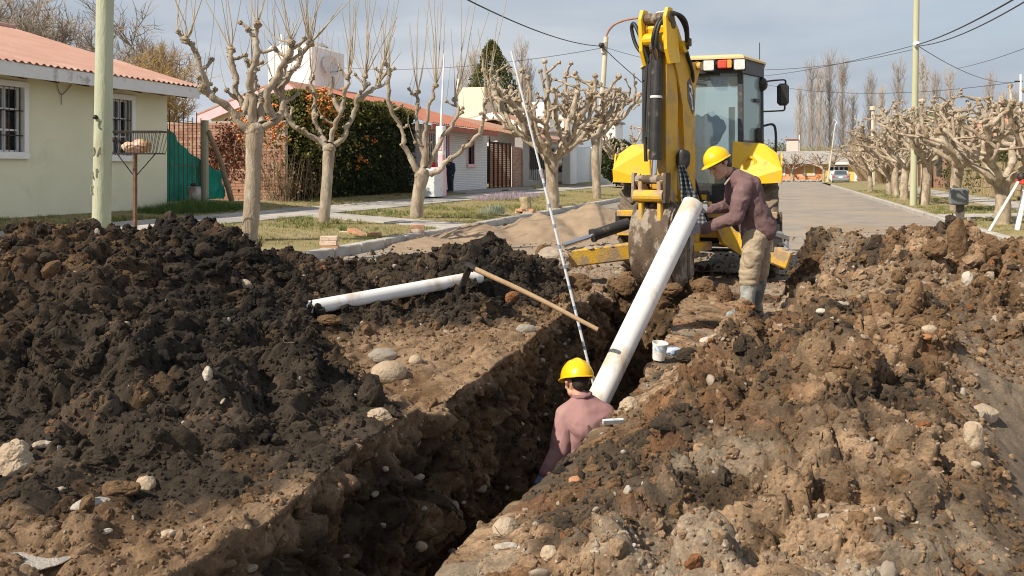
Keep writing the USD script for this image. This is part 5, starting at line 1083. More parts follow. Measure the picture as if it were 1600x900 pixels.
lw = thing('stone_wall', 'ochre block garden wall behind the right-hand trees', 'wall', (9.3, 42, .3)); oc = [mat('ochre_block_%d' % i, a, b, 5, .9, .4) for i, (a, b) in enumerate((((.36, .28, .15), (.42, .33, .19)), ((.30, .23, .13), (.36, .28, .16))))]
for r in range(4):
    for k in range(24): part(lw, 'block', box((9.3, 36.2 + k * .8 + .4 * (r % 2), .25 + r * .4), (9.55, 36.98 + k * .8 + .4 * (r % 2), .635 + r * .4), .015), oc[(k * 7 + r * 3) % 2])
for k, (y, z, m, lb) in enumerate(((58, 3.4, mat('brown_brick_far', (.30, .17, .11), (.36, .21, .14), 6, .9), 'brown brick house far down the right side behind the tree row'), (70, 3.2, mat('beige_far', (.55, .46, .33), (.6, .5, .38), 3, .9), 'beige house farthest down the right side'))):
    t = thing('house', lb, 'house', (10, y, .3)); part(t, 'wall', box((9.8, y, .2), (17, y + 9, z)), m); part(t, 'roof', hull([(9.2, y - .6, z), (9.2, y + 9.6, z), (17.6, y - .6, z), (17.6, y + 9.6, z), (13.4, y + 1, z + 1.6), (13.4, y + 8, z + 1.6)]), tileR); part(t, 'door', box((9.75, y + 1.2, .2), (9.797, y + 2.2, 2.4)), darkW); part(t, 'window', box((9.75, y + 4, 1.1), (9.797, y + 6, 2.4)), iron)
bs = thing('shrub', 'dark green garden shrubs behind the tree row on the right', 'shrub', (9.2, 46, .3)); q = np.random.default_rng(6).normal(size=(4500, 3)) * [.5, 5, .7] + [10.0, 50, 1.4]; part(bs, 'foliage', leaves(q[q[:, 2] > .3], .11, np.random.default_rng(6)), yeL := leaf_mat('garden_leaf', (.05, .065, .02), (.13, .12, .045)), kind='stuff')
# ---- far end of the street: orange house, car, pale tower
yO = 118.0
def fx(u): return PY(u, 270, yO)[0]
oh = thing('house', 'orange brick bungalow with grey roof and white garage door closing the street', 'house', (fx(1270), yO, 0)); orangeB = mat('orange_brick', (.58, .25, .11), (.68, .34, .17), 1.2, .9, c3=(.70, .46, .3), s3=.5); yelW = mat('yellow_wall', (.62, .45, .12), (.68, .50, .16), 1, .9)
zE, zR = PY(1270, 256, yO)[2], PY(1270, 237, yO + 3)[2]
holes = [(1218, 1225), (1258, 1271)]
part(oh, 'wall', box((fx(1195), yO, -.1), (fx(1288), yO + 8, zE)), orangeB); part(oh, 'wall', box((fx(1288) + .01, yO - .4, -.1), (fx(1338), yO + 8, zE)), yelW); part(oh, 'wall', box((fx(1338) + .01, yO - .2, -.1), (fx(1362), yO + 8, zE - .3)), orangeB)
part(oh, 'base_course', box((fx(1195), yO - .06, -.1), (fx(1280), yO - .003, .18)), wallW)
roG = mat('grey_roof_sheet', (.27, .25, .235), (.36, .34, .315), 1.5, .9, .4, 8)
def gable(x0, x1, y0, z0, z1): part(oh, 'roof', TM([(x0, y0, z0), (x1, y0, z0), (x1, y0 + 5, z1), (x0, y0 + 5, z1), (x1, y0 + 10, z0), (x0, y0 + 10, z0), (x0, y0, z0 - .12), (x1, y0, z0 - .12)], [[0, 1, 2], [0, 2, 3], [3, 2, 4], [3, 4, 5], [6, 7, 1], [6, 1, 0]]), roG)
gable(fx(1193), fx(1300), yO - .9, zE, PY(1250, 236, yO + 4)[2]); gable(fx(1300) + .02, fx(1350), yO - 1.1, zE - .02, PY(1250, 238, yO + 4)[2])
part(oh, 'fascia', box((fx(1193), yO - .96, zE - .22), (fx(1300), yO - .905, zE - .01)), darkW); part(oh, 'fascia', box((fx(1300) + .02, yO - 1.2, zE - .1), (fx(1345), yO - 1.105, zE + .18)), wallW)
gd = part(oh, 'garage_door', box((fx(1296), yO - .48, -.1), (fx(1325), yO - .405, zE - .22)), whiteP)
for u in (1299, 1306.5, 1314.5, 1321.5): part(gd, 'pane', box((fx(u) - .2, yO - .5, zE - .85), (fx(u) + .22, yO - .483, zE - .42)), iron)
w = part(oh, 'window', box((fx(1256), yO - .1, .75), (fx(1273), yO - .01, 2.0)), whiteP); part(w, 'pane', box((fx(1258), yO - .12, .9), (fx(1270.5), yO - .103, 1.95)), yelW)
w = part(oh, 'window', box((fx(1217), yO - .1, .75), (fx(1227), yO - .01, 2.1)), whiteP); part(w, 'pane', box((fx(1218.5), yO - .12, .9), (fx(1224.5), yO - .103, 2.0)), tanW)
part(oh, 'gate_post', box((fx(1334), yO - 1.3, -.1), (fx(1338), yO - .9, 2.3)), wallW)
wt = thing('water_tower', 'pale pink block tower with a white mast above the orange house roof', 'tower', PY(1240, 283, 128) * [1, 1, 0]); a, b = PY(1229, 218, 128), PY(1248, 218, 128); part(wt, 'tower', box((a[0], 128, 0), (b[0], 131, a[2]), .05), mat('pale_pink_plaster', (.62, .48, .42), (.68, .55, .48), 2, .9)); part(wt, 'mast', box((b[0] + .01, 128.2, 0), (b[0] + .16, 128.35, PY(1249, 211, 128)[2])), whiteP)
part(wt, 'roof', box((a[0] - .2, 127.8, a[2] + .01), (b[0] + .0, 131.2, a[2] + .1)), tileR)
gv = thing('stones', 'row of pale stones and low plants along the front of the orange house', 'stones', (fx(1240), yO - 2, 0), kind='stuff'); rg = np.random.default_rng(9); part(gv, 'stones', cat_([moved(rock(rg.uniform(.12, .26), k, 1, .3, 1, (1, 1, .7)), (fx(rg.uniform(1208, 1282)), yO - 2.6 + rg.normal() * .25, .1)) for k in range(34)]), conc2)
copy(second, PY(1287, 285, 113.5) * [1, 1, 0], 'pollarded tree standing in front of the orange house window', rz=1, sc=1.05); copy(third, PY(1238, 284, 115.5) * [1, 1, 0], 'small pollarded tree in front of the left half of the orange house', rz=2, sc=.9)
# car, seen from behind
def car():
    d = 92.0; o = P(1313.5, 290, d); o[2] = 0; t = thing('parked_car', 'silver hatchback parked with its rear to the street before the garage', 'car', o)
    fw = (o * [1, 1, 0]) / np.linalg.norm(o[:2]); rg_ = np.array([fw[1], -fw[0], 0]); R = lambda x, y, z: o + rg_ * x + fw * y + UP * z
    sil = mat('silver_paint', (.30, .33, .37), (.34, .37, .41), 3, .3, metal=.5, coat=.6)
    body = [(-.0, .35), (0, .75), (.12, .92), (.35, .98), (3.0, .95), (3.9, .80), (4.05, .5), (4.0, .28), (.1, .25)]
    part(t, 'body', prism(body, R(0, 0, 0), fw, UP, 1.68), sil); part(t, 'cabin', hull([R(x, y, z) for x, y, z in ((-.74, .22, .95), (.74, .22, .95), (-.74, 3.1, .95), (.74, 3.1, .95), (-.58, .75, 1.46), (.58, .75, 1.46), (-.58, 2.0, 1.46), (.58, 2.0, 1.46))]), sil)
    gls = mat('car_glass', (.05, .07, .08), (.07, .09, .10), 3, .1); part(t, 'rear_window', hull([R(x, y, z) for x, y, z in ((-.62, .24, 1.02), (.62, .24, 1.02), (-.5, .60, 1.38), (.5, .60, 1.38), (-.6, .30, 1.02), (.6, .30, 1.02), (-.48, .66, 1.38), (.48, .66, 1.38))]), gls)
    for s in (-1, 1):
        part(t, 'tail_light', obox(R(s * .70, .0, .80), rg_, UP, -fw, (.24, .2, .08), .02), redM); part(t, 'mirror', obox(R(s * .9, 2.4, 1.0), rg_, UP, -fw, (.16, .12, .1), .02), sil)
        for y in (.75, 3.2): w = part(t, 'wheel', tube([R(s * .66, y, .31), R(s * .86, y, .31)], .31, 16), iron); part(w, 'rim', tube([R(s * .861, y, .31), R(s * .868, y, .31)], .2, 12), greyP)
    part(t, 'bumper', obox(R(0, -.04, .48), rg_, UP, -fw, (1.62, .24, .14), .03), sil); part(t, 'number_plate', obox(R(0, -.005, .72), rg_, UP, -fw, (.42, .12, .02)), whiteP)
car()
# ============================================================ backhoe loader
yel = mat('machine_yellow', (.74, .42, .008), (.79, .47, .012), 2, .42, .05, 20, c3=(.44, .30, .13), s3=4.0, f3=(.54, .70), coat=.15, rvar=.4)
yelB = mat('worn_boom_yellow', (.56, .315, .028), (.60, .35, .05), 2.2, .5, .2, 30, c3=(.40, .27, .13), s3=3.2, f3=(.47, .63), rvar=.3)
yelM = mat('muddy_yellow', (.70, .42, .03), (.62, .36, .05), 3, .6, .4, 50, c3=(.36, .26, .17), s3=4.5, f3=(.43, .56), rvar=.3)
steel = mat('muddy_steel', (.145, .10, .065), (.06, .042, .028), 4, .7, .6, 50, c3=(.31, .26, .205), s3=4.2, f3=(.53, .59), metal=.1, stretch=(1, 1, .5), rvar=.2)
blk = mat('black_steel', (.022, .022, .023), (.04, .038, .036), 6, .45, .1, 40, c3=(.20, .16, .12), s3=7, f3=(.6, .75))
rub = mat('hose_rubber', (.02, .02, .02), (.032, .031, .03), 8, .5)
chrome = mat('chrome_rod', (.75, .75, .76), (.68, .68, .70), 8, .16, metal=1.0)
tyreM = mat('muddy_tyre', (.055, .048, .042), (.20, .155, .11), 3.5, .9, .6, 30, lo=.36, hi=.56)
mudM = mat('dried_mud', (.27, .215, .16), (.36, .30, .235), 5, .95, .7, 30)
cabG = usdkit.material(stage, LK + 'cab_glass', {'t': ('transparent_bsdf', {'color': (.93, .975, .965)}), 'g': ('glossy_bsdf', {'roughness': .02, 'color': (.95, 1, 1)}), 'f': ('fresnel', {'IOR': 1.5}), 'm': ('mix_closure', {}), 'd': ('diffuse_bsdf', {'color': (.72, .82, .80)}), 'm2': ('mix_closure', {'fac': .10})}, [('f.fac', 'm.fac'), ('t.BSDF', 'm.closure1'), ('g.BSDF', 'm.closure2'), ('m.closure', 'm2.closure1'), ('d.BSDF', 'm2.closure2')], surface='m2.closure')
LO = np.array([-1.1, 12.0, 0.0])
def Lc(x, y, z): return LO + np.array([x, y, z], float)
bh = thing('backhoe_loader', 'yellow backhoe loader parked astride the trench end with its digging arm folded up', 'backhoe loader', LO)
def wheel(x, y, r, w, name, lugs):
    s = np.sign(x); c = Lc(x, y, r); pr = [(r * .52, -w / 2), (r * .70, -w / 2), (r * .90, -w * .48), (r * .965, -w * .36), (r * .97, 0), (r * .965, w * .36), (r * .90, w * .48), (r * .70, w / 2), (r * .52, w / 2), (r * .52, -w / 2)]
    t = part(bh, name, lathe(pr, 40, c, (1, 0, 0)), tyreM, smooth=35); ls = []
    for k in range(lugs):
        for sd in (-1, 1):
            a = 2 * PI * (k + .5 * (sd > 0)) / lugs; q = []
            for xx, da in ((0.02 * sd, 0), (sd * w * .47, -.30)):
                e = np.array([0, math.cos(a + da), math.sin(a + da)]); q.append(c + [xx, 0, 0] + e * r * (.985 if abs(xx) < .1 else .955))
            e = np.array([0, math.cos(a - .15), math.sin(a - .15)]); ls.append(bar(q[0], q[1], .075 * r / .72, .06, .008, up=e))
    part(t, 'tread_lug', cat_(ls), tyreM, kind='stuff')
    rm = part(t, 'rim', lathe([(0, -w * .25), (r * .3, -w * .25), (r * .36, -w * .40), (r * .52, -w * .42), (r * .54, -w * .3), (r * .54, w * .3), (r * .52, w * .42), (r * .36, w * .40), (r * .3, w * .22), (0, w * .22)], 28, c, (1, 0, 0)), yelM, smooth=30)
    part(rm, 'hub', lathe([(0, -w * .45), (.12, -w * .45), (.15, -w * .35), (.15, w * .35), (.12, w * .45), (0, w * .45)], 18, c, (1, 0, 0)), blk, smooth=30)
for s in (-1, 1): wheel(s * .83, .78, .71, .46, 'rear_wheel', 19)
for s in (-1, 1): wheel(s * .86, 3.0, .47, .32, 'front_wheel', 16)
for s in (-1, 1):      # mudguards: sloping rear sheet, top, outer cheek
    X0, X1 = .46, 1.10
    rear = [(X0, 1.30), (X1, 1.33), (X1 + .01, 1.50), (X1 - .06, 1.72), (X1 - .22, 1.84), (X0 + .02, 1.88)]
    f = part(bh, 'mudguard', hull([Lc(s * x, y0 + (.20 if z > 1.6 else 0) * ((z - 1.3) / .58), z) for x, z in rear for y0 in (0, .035)]), yel)
    part(f, 'top_sheet', hull([Lc(s * x, y, z + dz) for x, z in ((X0 + .02, 1.88), (X1 - .22, 1.84)) for y, dz in ((.205, 0), (1.5, -.10)) for z_ in (0, 1) for dz in (dz - .03 * z_,)]), yel)
    part(f, 'top_sheet', hull([Lc(s * x, y, z + dz - .03 * k) for x, z in ((X1 - .22, 1.838), (X1 - .06, 1.72)) for y, dz in ((.195, 0), (1.5, -.10)) for k in (0, 1)]), yel)
    part(f, 'outer_cheek', prism([(.19, 1.72), (1.5, 1.62), (1.5, 1.40), (1.2, 1.50), (.78, 1.55), (.4, 1.46), (.2, 1.32), (.03, 1.33), (.05, 1.5)], Lc(s * X1, 0, 0), (0, 1, 0), UP, .02), yel)
part(bh, 'rear_lamp_ring', lathe([(.05, -.02), (.085, -.02), (.085, .02), (.05, .02), (.05, -.02)], 16, Lc(.70, .10, 1.60) - [0, .02, 0], (0, 1, 0)), yel, smooth=30)
# chassis, rear frame, hood
part(bh, 'chassis', box(Lc(-.42, .35, .52), Lc(.42, 3.6, 1.02), .03), blk)
part(bh, 'belly', box(Lc(-.55, .9, .45), Lc(.55, 2.2, 1.14), .03), blk)
part(bh, 'rear_frame', prism([(-1.08, .60), (1.08, .60), (1.08, .92), (.5, .98), (-.5, .98), (-1.08, .92)], Lc(0, .12, 0), (1, 0, 0), UP, .14), blk)
part(bh, 'slide_rail', box(Lc(-1.05, -.02, .86), Lc(1.05, .045, .95), .01), yelM); part(bh, 'slide_rail', box(Lc(-1.05, -.02, .60), Lc(1.05, .045, .69), .01), yelM)
part(bh, 'axle', tube([Lc(-.8, .78, .71), Lc(.8, .78, .71)], .13, 12), blk)
part(bh, 'hood', hull([Lc(x, y, z) for x in (-.45, .45) for y, z in ((2.1, 1.05), (2.1, 1.72), (3.9, 1.05), (3.8, 1.50), (3.3, 1.62))]), yel)
part(bh, 'exhaust', tube([Lc(.34, 2.6, 1.6), Lc(.34, 2.6, 2.5)], .05, 10), blk)
for s in (-1, 1):
    part(bh, 'loader_arm', cat_([bar(Lc(s * .62, 2.1, 1.35), Lc(s * .62, 3.7, 1.0), .12, .26, .02), bar(Lc(s * .62, 3.7, 1.0), Lc(s * .62, 4.5, .38), .12, .22, .02)]), yel)
    part(bh, 'front_mudguard', tube(curve([Lc(s * .93, 2.4, .75), Lc(s * .93, 2.6, .98), Lc(s * .93, 3.0, 1.06), Lc(s * .93, 3.4, .96)], 5), .09, 8), mat('slate_plastic_%d' % (s + 1), (.13, .155, .18), (.17, .195, .22), 4, .6), smooth=50)
fbp = [(4.45, .75), (4.50, .2), (4.7, .08), (5.35, .06), (5.35, .09), (4.72, .12), (4.54, .23), (4.49, .75)]
part(bh, 'front_bucket', cat_([prism(fbp, Lc(0, 0, 0), (0, 1, 0), UP, 2.2)] + [prism([(4.45, .75), (4.5, .2), (4.7, .07), (5.35, .06), (5.0, .6)], Lc(s * 1.1, 0, 0), (0, 1, 0), UP, .03) for s in (-1, 1)]), steel)
# cab
zb_, zt_ = 1.14, 2.90; plan = [(.58, .32), (.83, 1.02), (.80, 1.55), (.66, 2.15)]
zr = [(x, y) for x, y in plan]; R2 = [(-x, y) for x, y in plan[::-1]]; loop = plan + R2
cabM = mat('cab_grey', (.045, .048, .052), (.07, .072, .076), 5, .5, c3=(.2, .17, .14), s3=6)
roofM = mat('cab_roof_cream', (.62, .46, .22), (.68, .52, .28), 3, .5)
for s in (-1, 1):
    for i, (x, y) in enumerate(plan): part(bh, 'cab_post', bar(Lc(s * x, y, zb_ - (.1 if i else .2)), Lc(s * x * .985, y, zt_), .075 if i else .10, .075, .012), cabM)
part(bh, 'cab_floor', prism([(x * 1.02, y) for x, y in loop], Lc(0, 0, zb_ - .06), (1, 0, 0), (0, 1, 0), .12), cabM)
part(bh, 'cab_lower_panel', box(Lc(-.55, .27, .98), Lc(.55, .33, 1.30), .015), blk)
rp_ = [(x * 1.05, y + (-.10 if y < .5 else .06 if y > 2 else 0)) for x, y in loop]
rf_ = part(bh, 'cab_roof', hull([Lc(x * k, 1.2 + (y - 1.2) * k, z) for x, y in rp_ for k, z in ((1.02, 2.985), (1.02, 3.01), (.99, 3.035), (.90, 3.055))]), roofM)
part(rf_, 'roof_skirt', prism([(x * .99, 1.2 + (y - 1.2) * .99) for x, y in rp_], Lc(0, 0, 2.89), (1, 0, 0), (0, 1, 0), .18), blk)
def pane(name, a, b, z0, z1, m=cabG, off=0.0):
    a, b = np.array([*a, 0.]), np.array([*b, 0.]); d = (b - a) / np.linalg.norm(b - a); n = np.cross(d, UP); a, b = a + d * .035, b - d * .035
    return part(bh, name, obox(LO + (a + b) / 2 + UP * (z0 + z1) / 2 + n * off, d, UP, n, (np.linalg.norm(b - a), z1 - z0, .008)), m)
pane('rear_window', plan[0], (-.58, .32), 1.31, 2.80)
for s in (-1, 1):
    p_ = [(s * x, y) for x, y in plan]; pane('quarter_window', p_[0], p_[1], 1.22, 2.80); pane('door_window', p_[1], p_[2], 1.22, 2.80); pane('door_window', p_[2], p_[3], 1.22, 2.80)
    part(bh, 'window_rail', bar(Lc(*p_[0], 1.88), Lc(*p_[1], 1.88), .03, .035), cabM)
    part(bh, 'door_handle', obox(Lc(s * .775, .80, 2.46), np.array([s * .25, .7, 0]) / .743, UP, np.array([.7, -s * .25, 0]) / .743, (.2, .045, .05), .01), cabM)
pane('windscreen', (-.66, 2.15), (.66, 2.15), 1.3, 2.80)
ban = leaf_mat('banner_print', (.80, .84, .92), (.20, .32, .72), 42, .4, .55)
part(bh, 'sun_strip', box(Lc(-.5, .335, 2.64), Lc(.40, .339, 2.74)), ban)
part(bh, 'inner_lining', box(Lc(-.55, .6, 2.775), Lc(.55, 2.0, 2.79)), greyP)
part(bh, 'wiper', cat_([bar(Lc(-.48, .30, 2.80), Lc(.30, .30, 2.79), .03, .03), tube([Lc(-.2, .28, 2.74), Lc(.1, .27, 2.70)], .012, 5)]), cabM)
seat = part(bh, 'seat', cat_([box(Lc(-.36, .95, 1.62), Lc(.12, 1.4, 1.74), .05), box(Lc(-.34, 1.30, 1.70), Lc(.10, 1.44, 2.22), .05), box(Lc(-.28, 1.0, 1.2), Lc(.04, 1.35, 1.62), .03)]), cabM)
part(bh, 'control_lever', cat_([tube([Lc(x, .62, 1.3), Lc(x + .03, .55, 1.78)], .018, 6) for x in (-.1, .12)]), blk); part(bh, 'console', box(Lc(.28, .5, 1.2), Lc(.52, 1.2, 1.72), .05), blk); part(bh, 'console', box(Lc(-.54, .5, 1.2), Lc(-.34, 1.2, 1.66), .05), blk); part(bh, 'steering_wheel', lathe([(.17, -.015), (.2, -.015), (.2, .015), (.17, .015), (.17, -.015)], 20, Lc(.0, 1.8, 1.95), (0, -.5, .86)), blk, smooth=40)
part(bh, 'red_strap', tube(curve([Lc(-.30, .40, 1.75), Lc(-.26, .38, 1.5), Lc(-.34, .38, 1.22)], 5), .018, 5), redM)
jk = thing('jacket', 'blue denim jacket thrown over the seat back inside the cab', 'jacket', Lc(-.1, 1.3, 2.1))
def drape(us, vs, f): 
    g = np.array([[f(u, v) for v in vs] for u in us]); return cat_([grid(g[..., 0], g[..., 1], g[..., 2]), trimesh.Trimesh((q := grid(g[..., 0], g[..., 1] + .012, g[..., 2])).vertices, q.faces[:, ::-1], process=False)])
part(jk, 'cloth', drape(np.linspace(-1, 1, 30), np.linspace(0, 1, 24), lambda u, v: Lc(.02 + u * (.27 + .05 * math.sin(v * 4)), 1.24 - .12 * math.sin(v * PI) + .03 * math.sin(u * 9 + v * 3), 2.30 - .50 * v * (1 - .35 * abs(u)) - .06 * u * u + .02 * math.sin(u * 12 - v * 5))), mat('denim', (.13, .27, .52), (.20, .36, .62), 9, .9, .3, 60), smooth=True)
# lamps on the roof edge
lensM = mat('lamp_lens', (.75, .75, .72), (.6, .6, .58), 40, .2)
for x in (.17, .57): l = part(bh, 'work_lamp', box(Lc(x - .085, .10, 2.81), Lc(x + .085, .20, 2.97), .02), cabM); part(l, 'lens', box(Lc(x - .068, .085, 2.825), Lc(x + .068, .099, 2.955), .012), lensM)
l = part(bh, 'tail_lamp', box(Lc(.285, .10, 2.85), Lc(.47, .20, 2.96), .015), redM); part(l, 'lens', box(Lc(.41, .085, 2.85), Lc(.468, .099, 2.958), .01), mat('amber_lens', (.80, .30, .05), (.85, .36, .08), 20, .25)); part(l, 'lens', box(Lc(.288, .085, 2.85), Lc(.405, .099, 2.958), .01), redM)
mr = part(bh, 'mirror', moved(box((-.085, -.05, -.16), (.085, .05, .16), .04), Lc(1.12, 1.35, 2.58), .35), blk)
part(mr, 'bracket', tube(curve([Lc(.84, 1.02, 2.74), Lc(1.05, 1.25, 2.78), Lc(1.15, 1.32, 2.78), Lc(1.15, 1.36, 2.7)], 4), .013, 6), blk); part(mr, 'bracket', tube(curve([Lc(.84, 1.02, 2.32), Lc(1.05, 1.25, 2.34), Lc(1.14, 1.34, 2.36), Lc(1.14, 1.36, 2.46)], 4), .013, 6), blk)
part(bh, 'mirror', moved(box((-.06, -.04, -.10), (.06, .04, .10), .03), Lc(.80, .80, 1.98), .4), blk); part(bh, 'beacon', moved(rock(.075, 2, 2, .1, 1, (1, 1, 1.3)), Lc(.84, .98, 2.70)), blk, smooth=True)
part(bh, 'grab_rail', tube(curve([Lc(.86, 1.05, 2.12), Lc(.98, 1.12, 2.14), Lc(1.02, 1.14, 2.04), Lc(1.02, 1.14, 1.75), Lc(.98, 1.14, 1.5)], 5), .018, 6), blk)
part(bh, 'antenna', tube([Lc(.80, 1.2, 3.0), Lc(.80, 1.2, 3.32)], .006, 4), blk)
part(bh, 'tool_box', box(Lc(-.36, -.02, 1.02), Lc(.18, .24, 1.22), .03), blk); part(bh, 'warning_label', box(Lc(.02, -.028, 1.10), Lc(.15, -.021, 1.17)), yel)
part(bh, 'control_panel', box(Lc(-.5, .15, 1.0), Lc(.5, .26, 1.03), .005), yelM)
# outriggers
def outrig(a, b, cyl_a, cyl_b, pad):
    o = part(bh, 'outrigger', hull(np.vstack([bar(a, b, .16, .22, .02).vertices])), yelM)
    part(o, 'mud_cake', cat_([moved(rock(.07, k, 1, .6, 1.5, (1.6, 1, .5)), np.asarray(a) + (np.asarray(b) - a) * k / 7 + UP * .1) for k in range(2, 8)]), mudM)
    d = (np.asarray(cyl_b) - cyl_a); m_ = np.asarray(cyl_a) + d * .45
    part(o, 'cylinder', tube([cyl_b, m_], [.075, .075], 14), blk, smooth=40); part(o, 'cylinder_gland', tube([m_ + d * .02, m_ - d * .02], .088, 14), blk); part(o, 'rod', tube([m_, cyl_a], .034, 10), chrome, smooth=40)
    if pad is not None: part(o, 'foot', moved(rock(.22, 31, 3, .5, 1.4, (1.1, 1, .8)), pad), mudM)
outrig(P(985, 392, 11.5), P(862, 407, 11.3), P(880, 384, 11.25), P(982, 349, 11.55), P(866, 410, 11.25) )
outrig(P(1128, 368, 11.5), P(1234, 408, 11.2), P(1240, 400, 11.25), P(1196, 352, 11.5), None)
part(bh, 'outrigger_knuckle', hull([P(u, v, 11.35) + CF * q for u, v in ((1118, 352), (1140, 350), (1166, 378), (1160, 400), (1130, 380)) for q in (0, .2)]), yelM)
part(bh, 'step', cat_([bar(P(1205, 364, 11.2), P(1232, 372, 11.2), .05, .05), bar(P(1206, 366, 11.2), P(1206, 392, 11.2), .03, .03), bar(P(1231, 372, 11.2), P(1231, 398, 11.2), .03, .03), obox(P(1210, 372, 11.35), CR, UP, -CF, (.2, .18, .2), .03)]), mat('bare_metal', (.5, .5, .5), (.38, .37, .36), 6, .35, metal=.8))
part(bh, 'hose_bundle', cat_([tube(curve([Lc(-.3 + k * .05, .1, 1.1), Lc(-.12 + k * .03, -.25, 1.0 + .1 * k), Lc(.02 + .04 * k, -.2, .85), Lc(.1 + .05 * k, .05, .8)], 6), .02, 6) for k in range(5)]), rub, smooth=50)
# digging arm: s outward, z up, t to the side
BO = np.array([-1.15, 11.75, 0.0]); Ba = np.array([-.37, -.929, 0]); Bb = np.array([.929, -.37, 0])
def zq(z): return z - .10 * float(sm(z, 2.4, 3.2))
def B(s, z, t=0.0): return BO + Ba * s + Bb * t + UP * zq(z)
def plate(poly, t, th):
    poly = [(a, zq(b)) for a, b in poly]; return prism(poly, BO + Bb * t, Ba, UP, th) if np.dot(np.cross(Ba, UP), Bb) > 0 else prism(poly, BO + Bb * t, Ba, UP, th)
part(bh, 'swing_post', cat_([hull([B(s, z, t) for s, t in ((-.2, -.22), (-.2, .22), (.28, -.16), (.28, .16)) for z in (.45, .56)]), hull([B(s, z, t) for s, t in ((-.2, -.22), (-.2, .22), (.28, -.16), (.28, .16)) for z in (.98, 1.08)]), tube([B(.02, .42), B(.02, 1.12)], .14, 16)]), yelM)
boomp = [(.12, .60), (.42, .55), (.44, 1.2), (.42, 1.8), (.46, 2.3), (.60, 2.75), (.80, 3.12), (.90, 3.34), (.84, 3.47), (.70, 3.48), (.56, 3.34), (.40, 3.10), (.24, 2.93), (.02, 2.98), (.0, 2.82), (.10, 2.62), (.14, 2.2), (.12, 1.6)]
def inset(p, d): q = Polygon(p).buffer(-d); return list(q.exterior.coords)[:-1]
bm = part(bh, 'boom', plate(inset(boomp, .02), 0, .25), yel)
for t in (-.135, .135): part(bm, 'side_plate', plate(boomp, t, .022), yelB)
part(bm, 'pin', tube([B(.06, 2.9, -.2), B(.06, 2.9, .2)], .05, 12), yelM); part(bm, 'pin', tube([B(.80, 3.38, -.2), B(.80, 3.38, .2)], .06, 12), steel); part(bm, 'pin_boss', tube([B(.52, 3.13, .10), B(.52, 3.13, .22)], .075, 14), yel)
# emblem on the boom's right side: dark lozenge with a pale bracket mark
em = [(.20, 2.20), (.33, 2.38), (.35, 2.62), (.28, 2.70), (.17, 2.52), (.15, 2.28)]
e_ = part(bm, 'emblem', plate(em, .1485, .004), mat('dark_decal', (.07, .065, .065), (.10, .09, .085), 9, .5))
part(e_, 'emblem_mark', cat_([plate(q, .1525, .004) for q in ([(.30, 2.60), (.23, 2.57), (.21, 2.45), (.24, 2.47), (.25, 2.54), (.30, 2.56)], [(.29, 2.50), (.22, 2.42), (.20, 2.30), (.23, 2.32), (.245, 2.40), (.29, 2.46)], [(.25, 2.44), (.21, 2.36), (.19, 2.26), (.22, 2.26), (.23, 2.36)])]), lensM)
stp = [(.56, 1.18), (.80, 1.14), (.84, 1.6), (.84, 2.9), (.80, 3.1), (.62, 3.1), (.54, 2.4)]
sk = part(bh, 'stick', plate(inset(stp, .015), 0, .20), yelB)
for t in (-.112, .112): part(sk, 'side_plate', plate(stp, t, .02), yelB)
ear = [(.62, 2.9), (.86, 2.85), (.95, 3.05), (.98, 3.45), (.92, 3.57), (.82, 3.57), (.70, 3.35)]
for t in (-.172, .172): part(sk, 'ear', plate(ear, t, .045), yel)
part(sk, 'pin', tube([B(.86, 3.46, -.21), B(.86, 3.46, .21)], .07, 14), steel); part(sk, 'cross_tube', tube([B(.88, 3.2, -.15), B(.88, 3.2, .15)], .08, 14), yel)
part(sk, 'mud_streak', plate([(.50, 1.25), (.54, 1.25), (.55, 1.9), (.53, 2.05), (.51, 1.8)], .118, .012), mudM)
cy = part(bh, 'bucket_cylinder', tube([B(.90, 3.05, .03), B(.96, 1.66, .03)], .068, 16), blk, smooth=40)
part(cy, 'gland', tube([B(.957, 1.72, .03), B(.962, 1.62, .03)], .08, 16), blk, smooth=40); part(cy, 'rod', tube([B(.96, 1.66, .03), B(.98, 1.38, .03)], .034, 12), chrome, smooth=40); part(cy, 'eye', tube([B(.89, 3.1, -.05), B(.89, 3.1, .11)], .075, 14), steel)
part(cy, 'clamp', tube([B(.925, 2.40, .03), B(.927, 2.37, .03)], .074, 16), greyP); part(cy, 'pipe', tube([B(.86, 3.0, -.075), B(.92, 1.75, -.075)], .026, 8), blk); part(cy, 'pipe', tube([B(.83, 2.95, -.11), B(.89, 1.9, -.12)], .022, 8), rub)
for k, pts in enumerate(([B(.88, 2.9, -.10), B(.92, 3.25, -.20), B(.90, 3.42, -.30), B(.85, 3.36, -.36), B(.84, 3.15, -.30), B(.86, 2.95, -.14)], [B(.90, 2.95, .05), B(1.0, 3.12, .07), B(.98, 3.38, .12), B(.80, 3.50, .22), B(.62, 3.42, .27), B(.52, 3.16, .25)], [B(.90, 3.0, .0), B(1.02, 3.2, .04), B(.96, 3.42, .1), B(.76, 3.52, .19), B(.58, 3.36, .24), B(.48, 3.1, .22)], [B(.84, 2.9, -.14), B(.86, 2.2, -.17), B(.86, 1.6, -.15)], [B(.48, 3.1, .2), B(.36, 3.0, .17), B(.22, 2.7, .165), B(.02, 2.4, .0), B(.04, 1.2, 0)])): part(bh, 'hose', tube(curve(pts, 6), .024, 8), rub, smooth=50)
part(bh, 'hose_coupling', tube([B(1.0, 3.05, .05), B(.95, 2.92, .045)], .03, 8), chrome); part(bh, 'hose_coupling', obox(B(.52, 3.18, .26), Bb, UP, np.cross(Bb, UP), (.06, .1, .06), .01), steel)
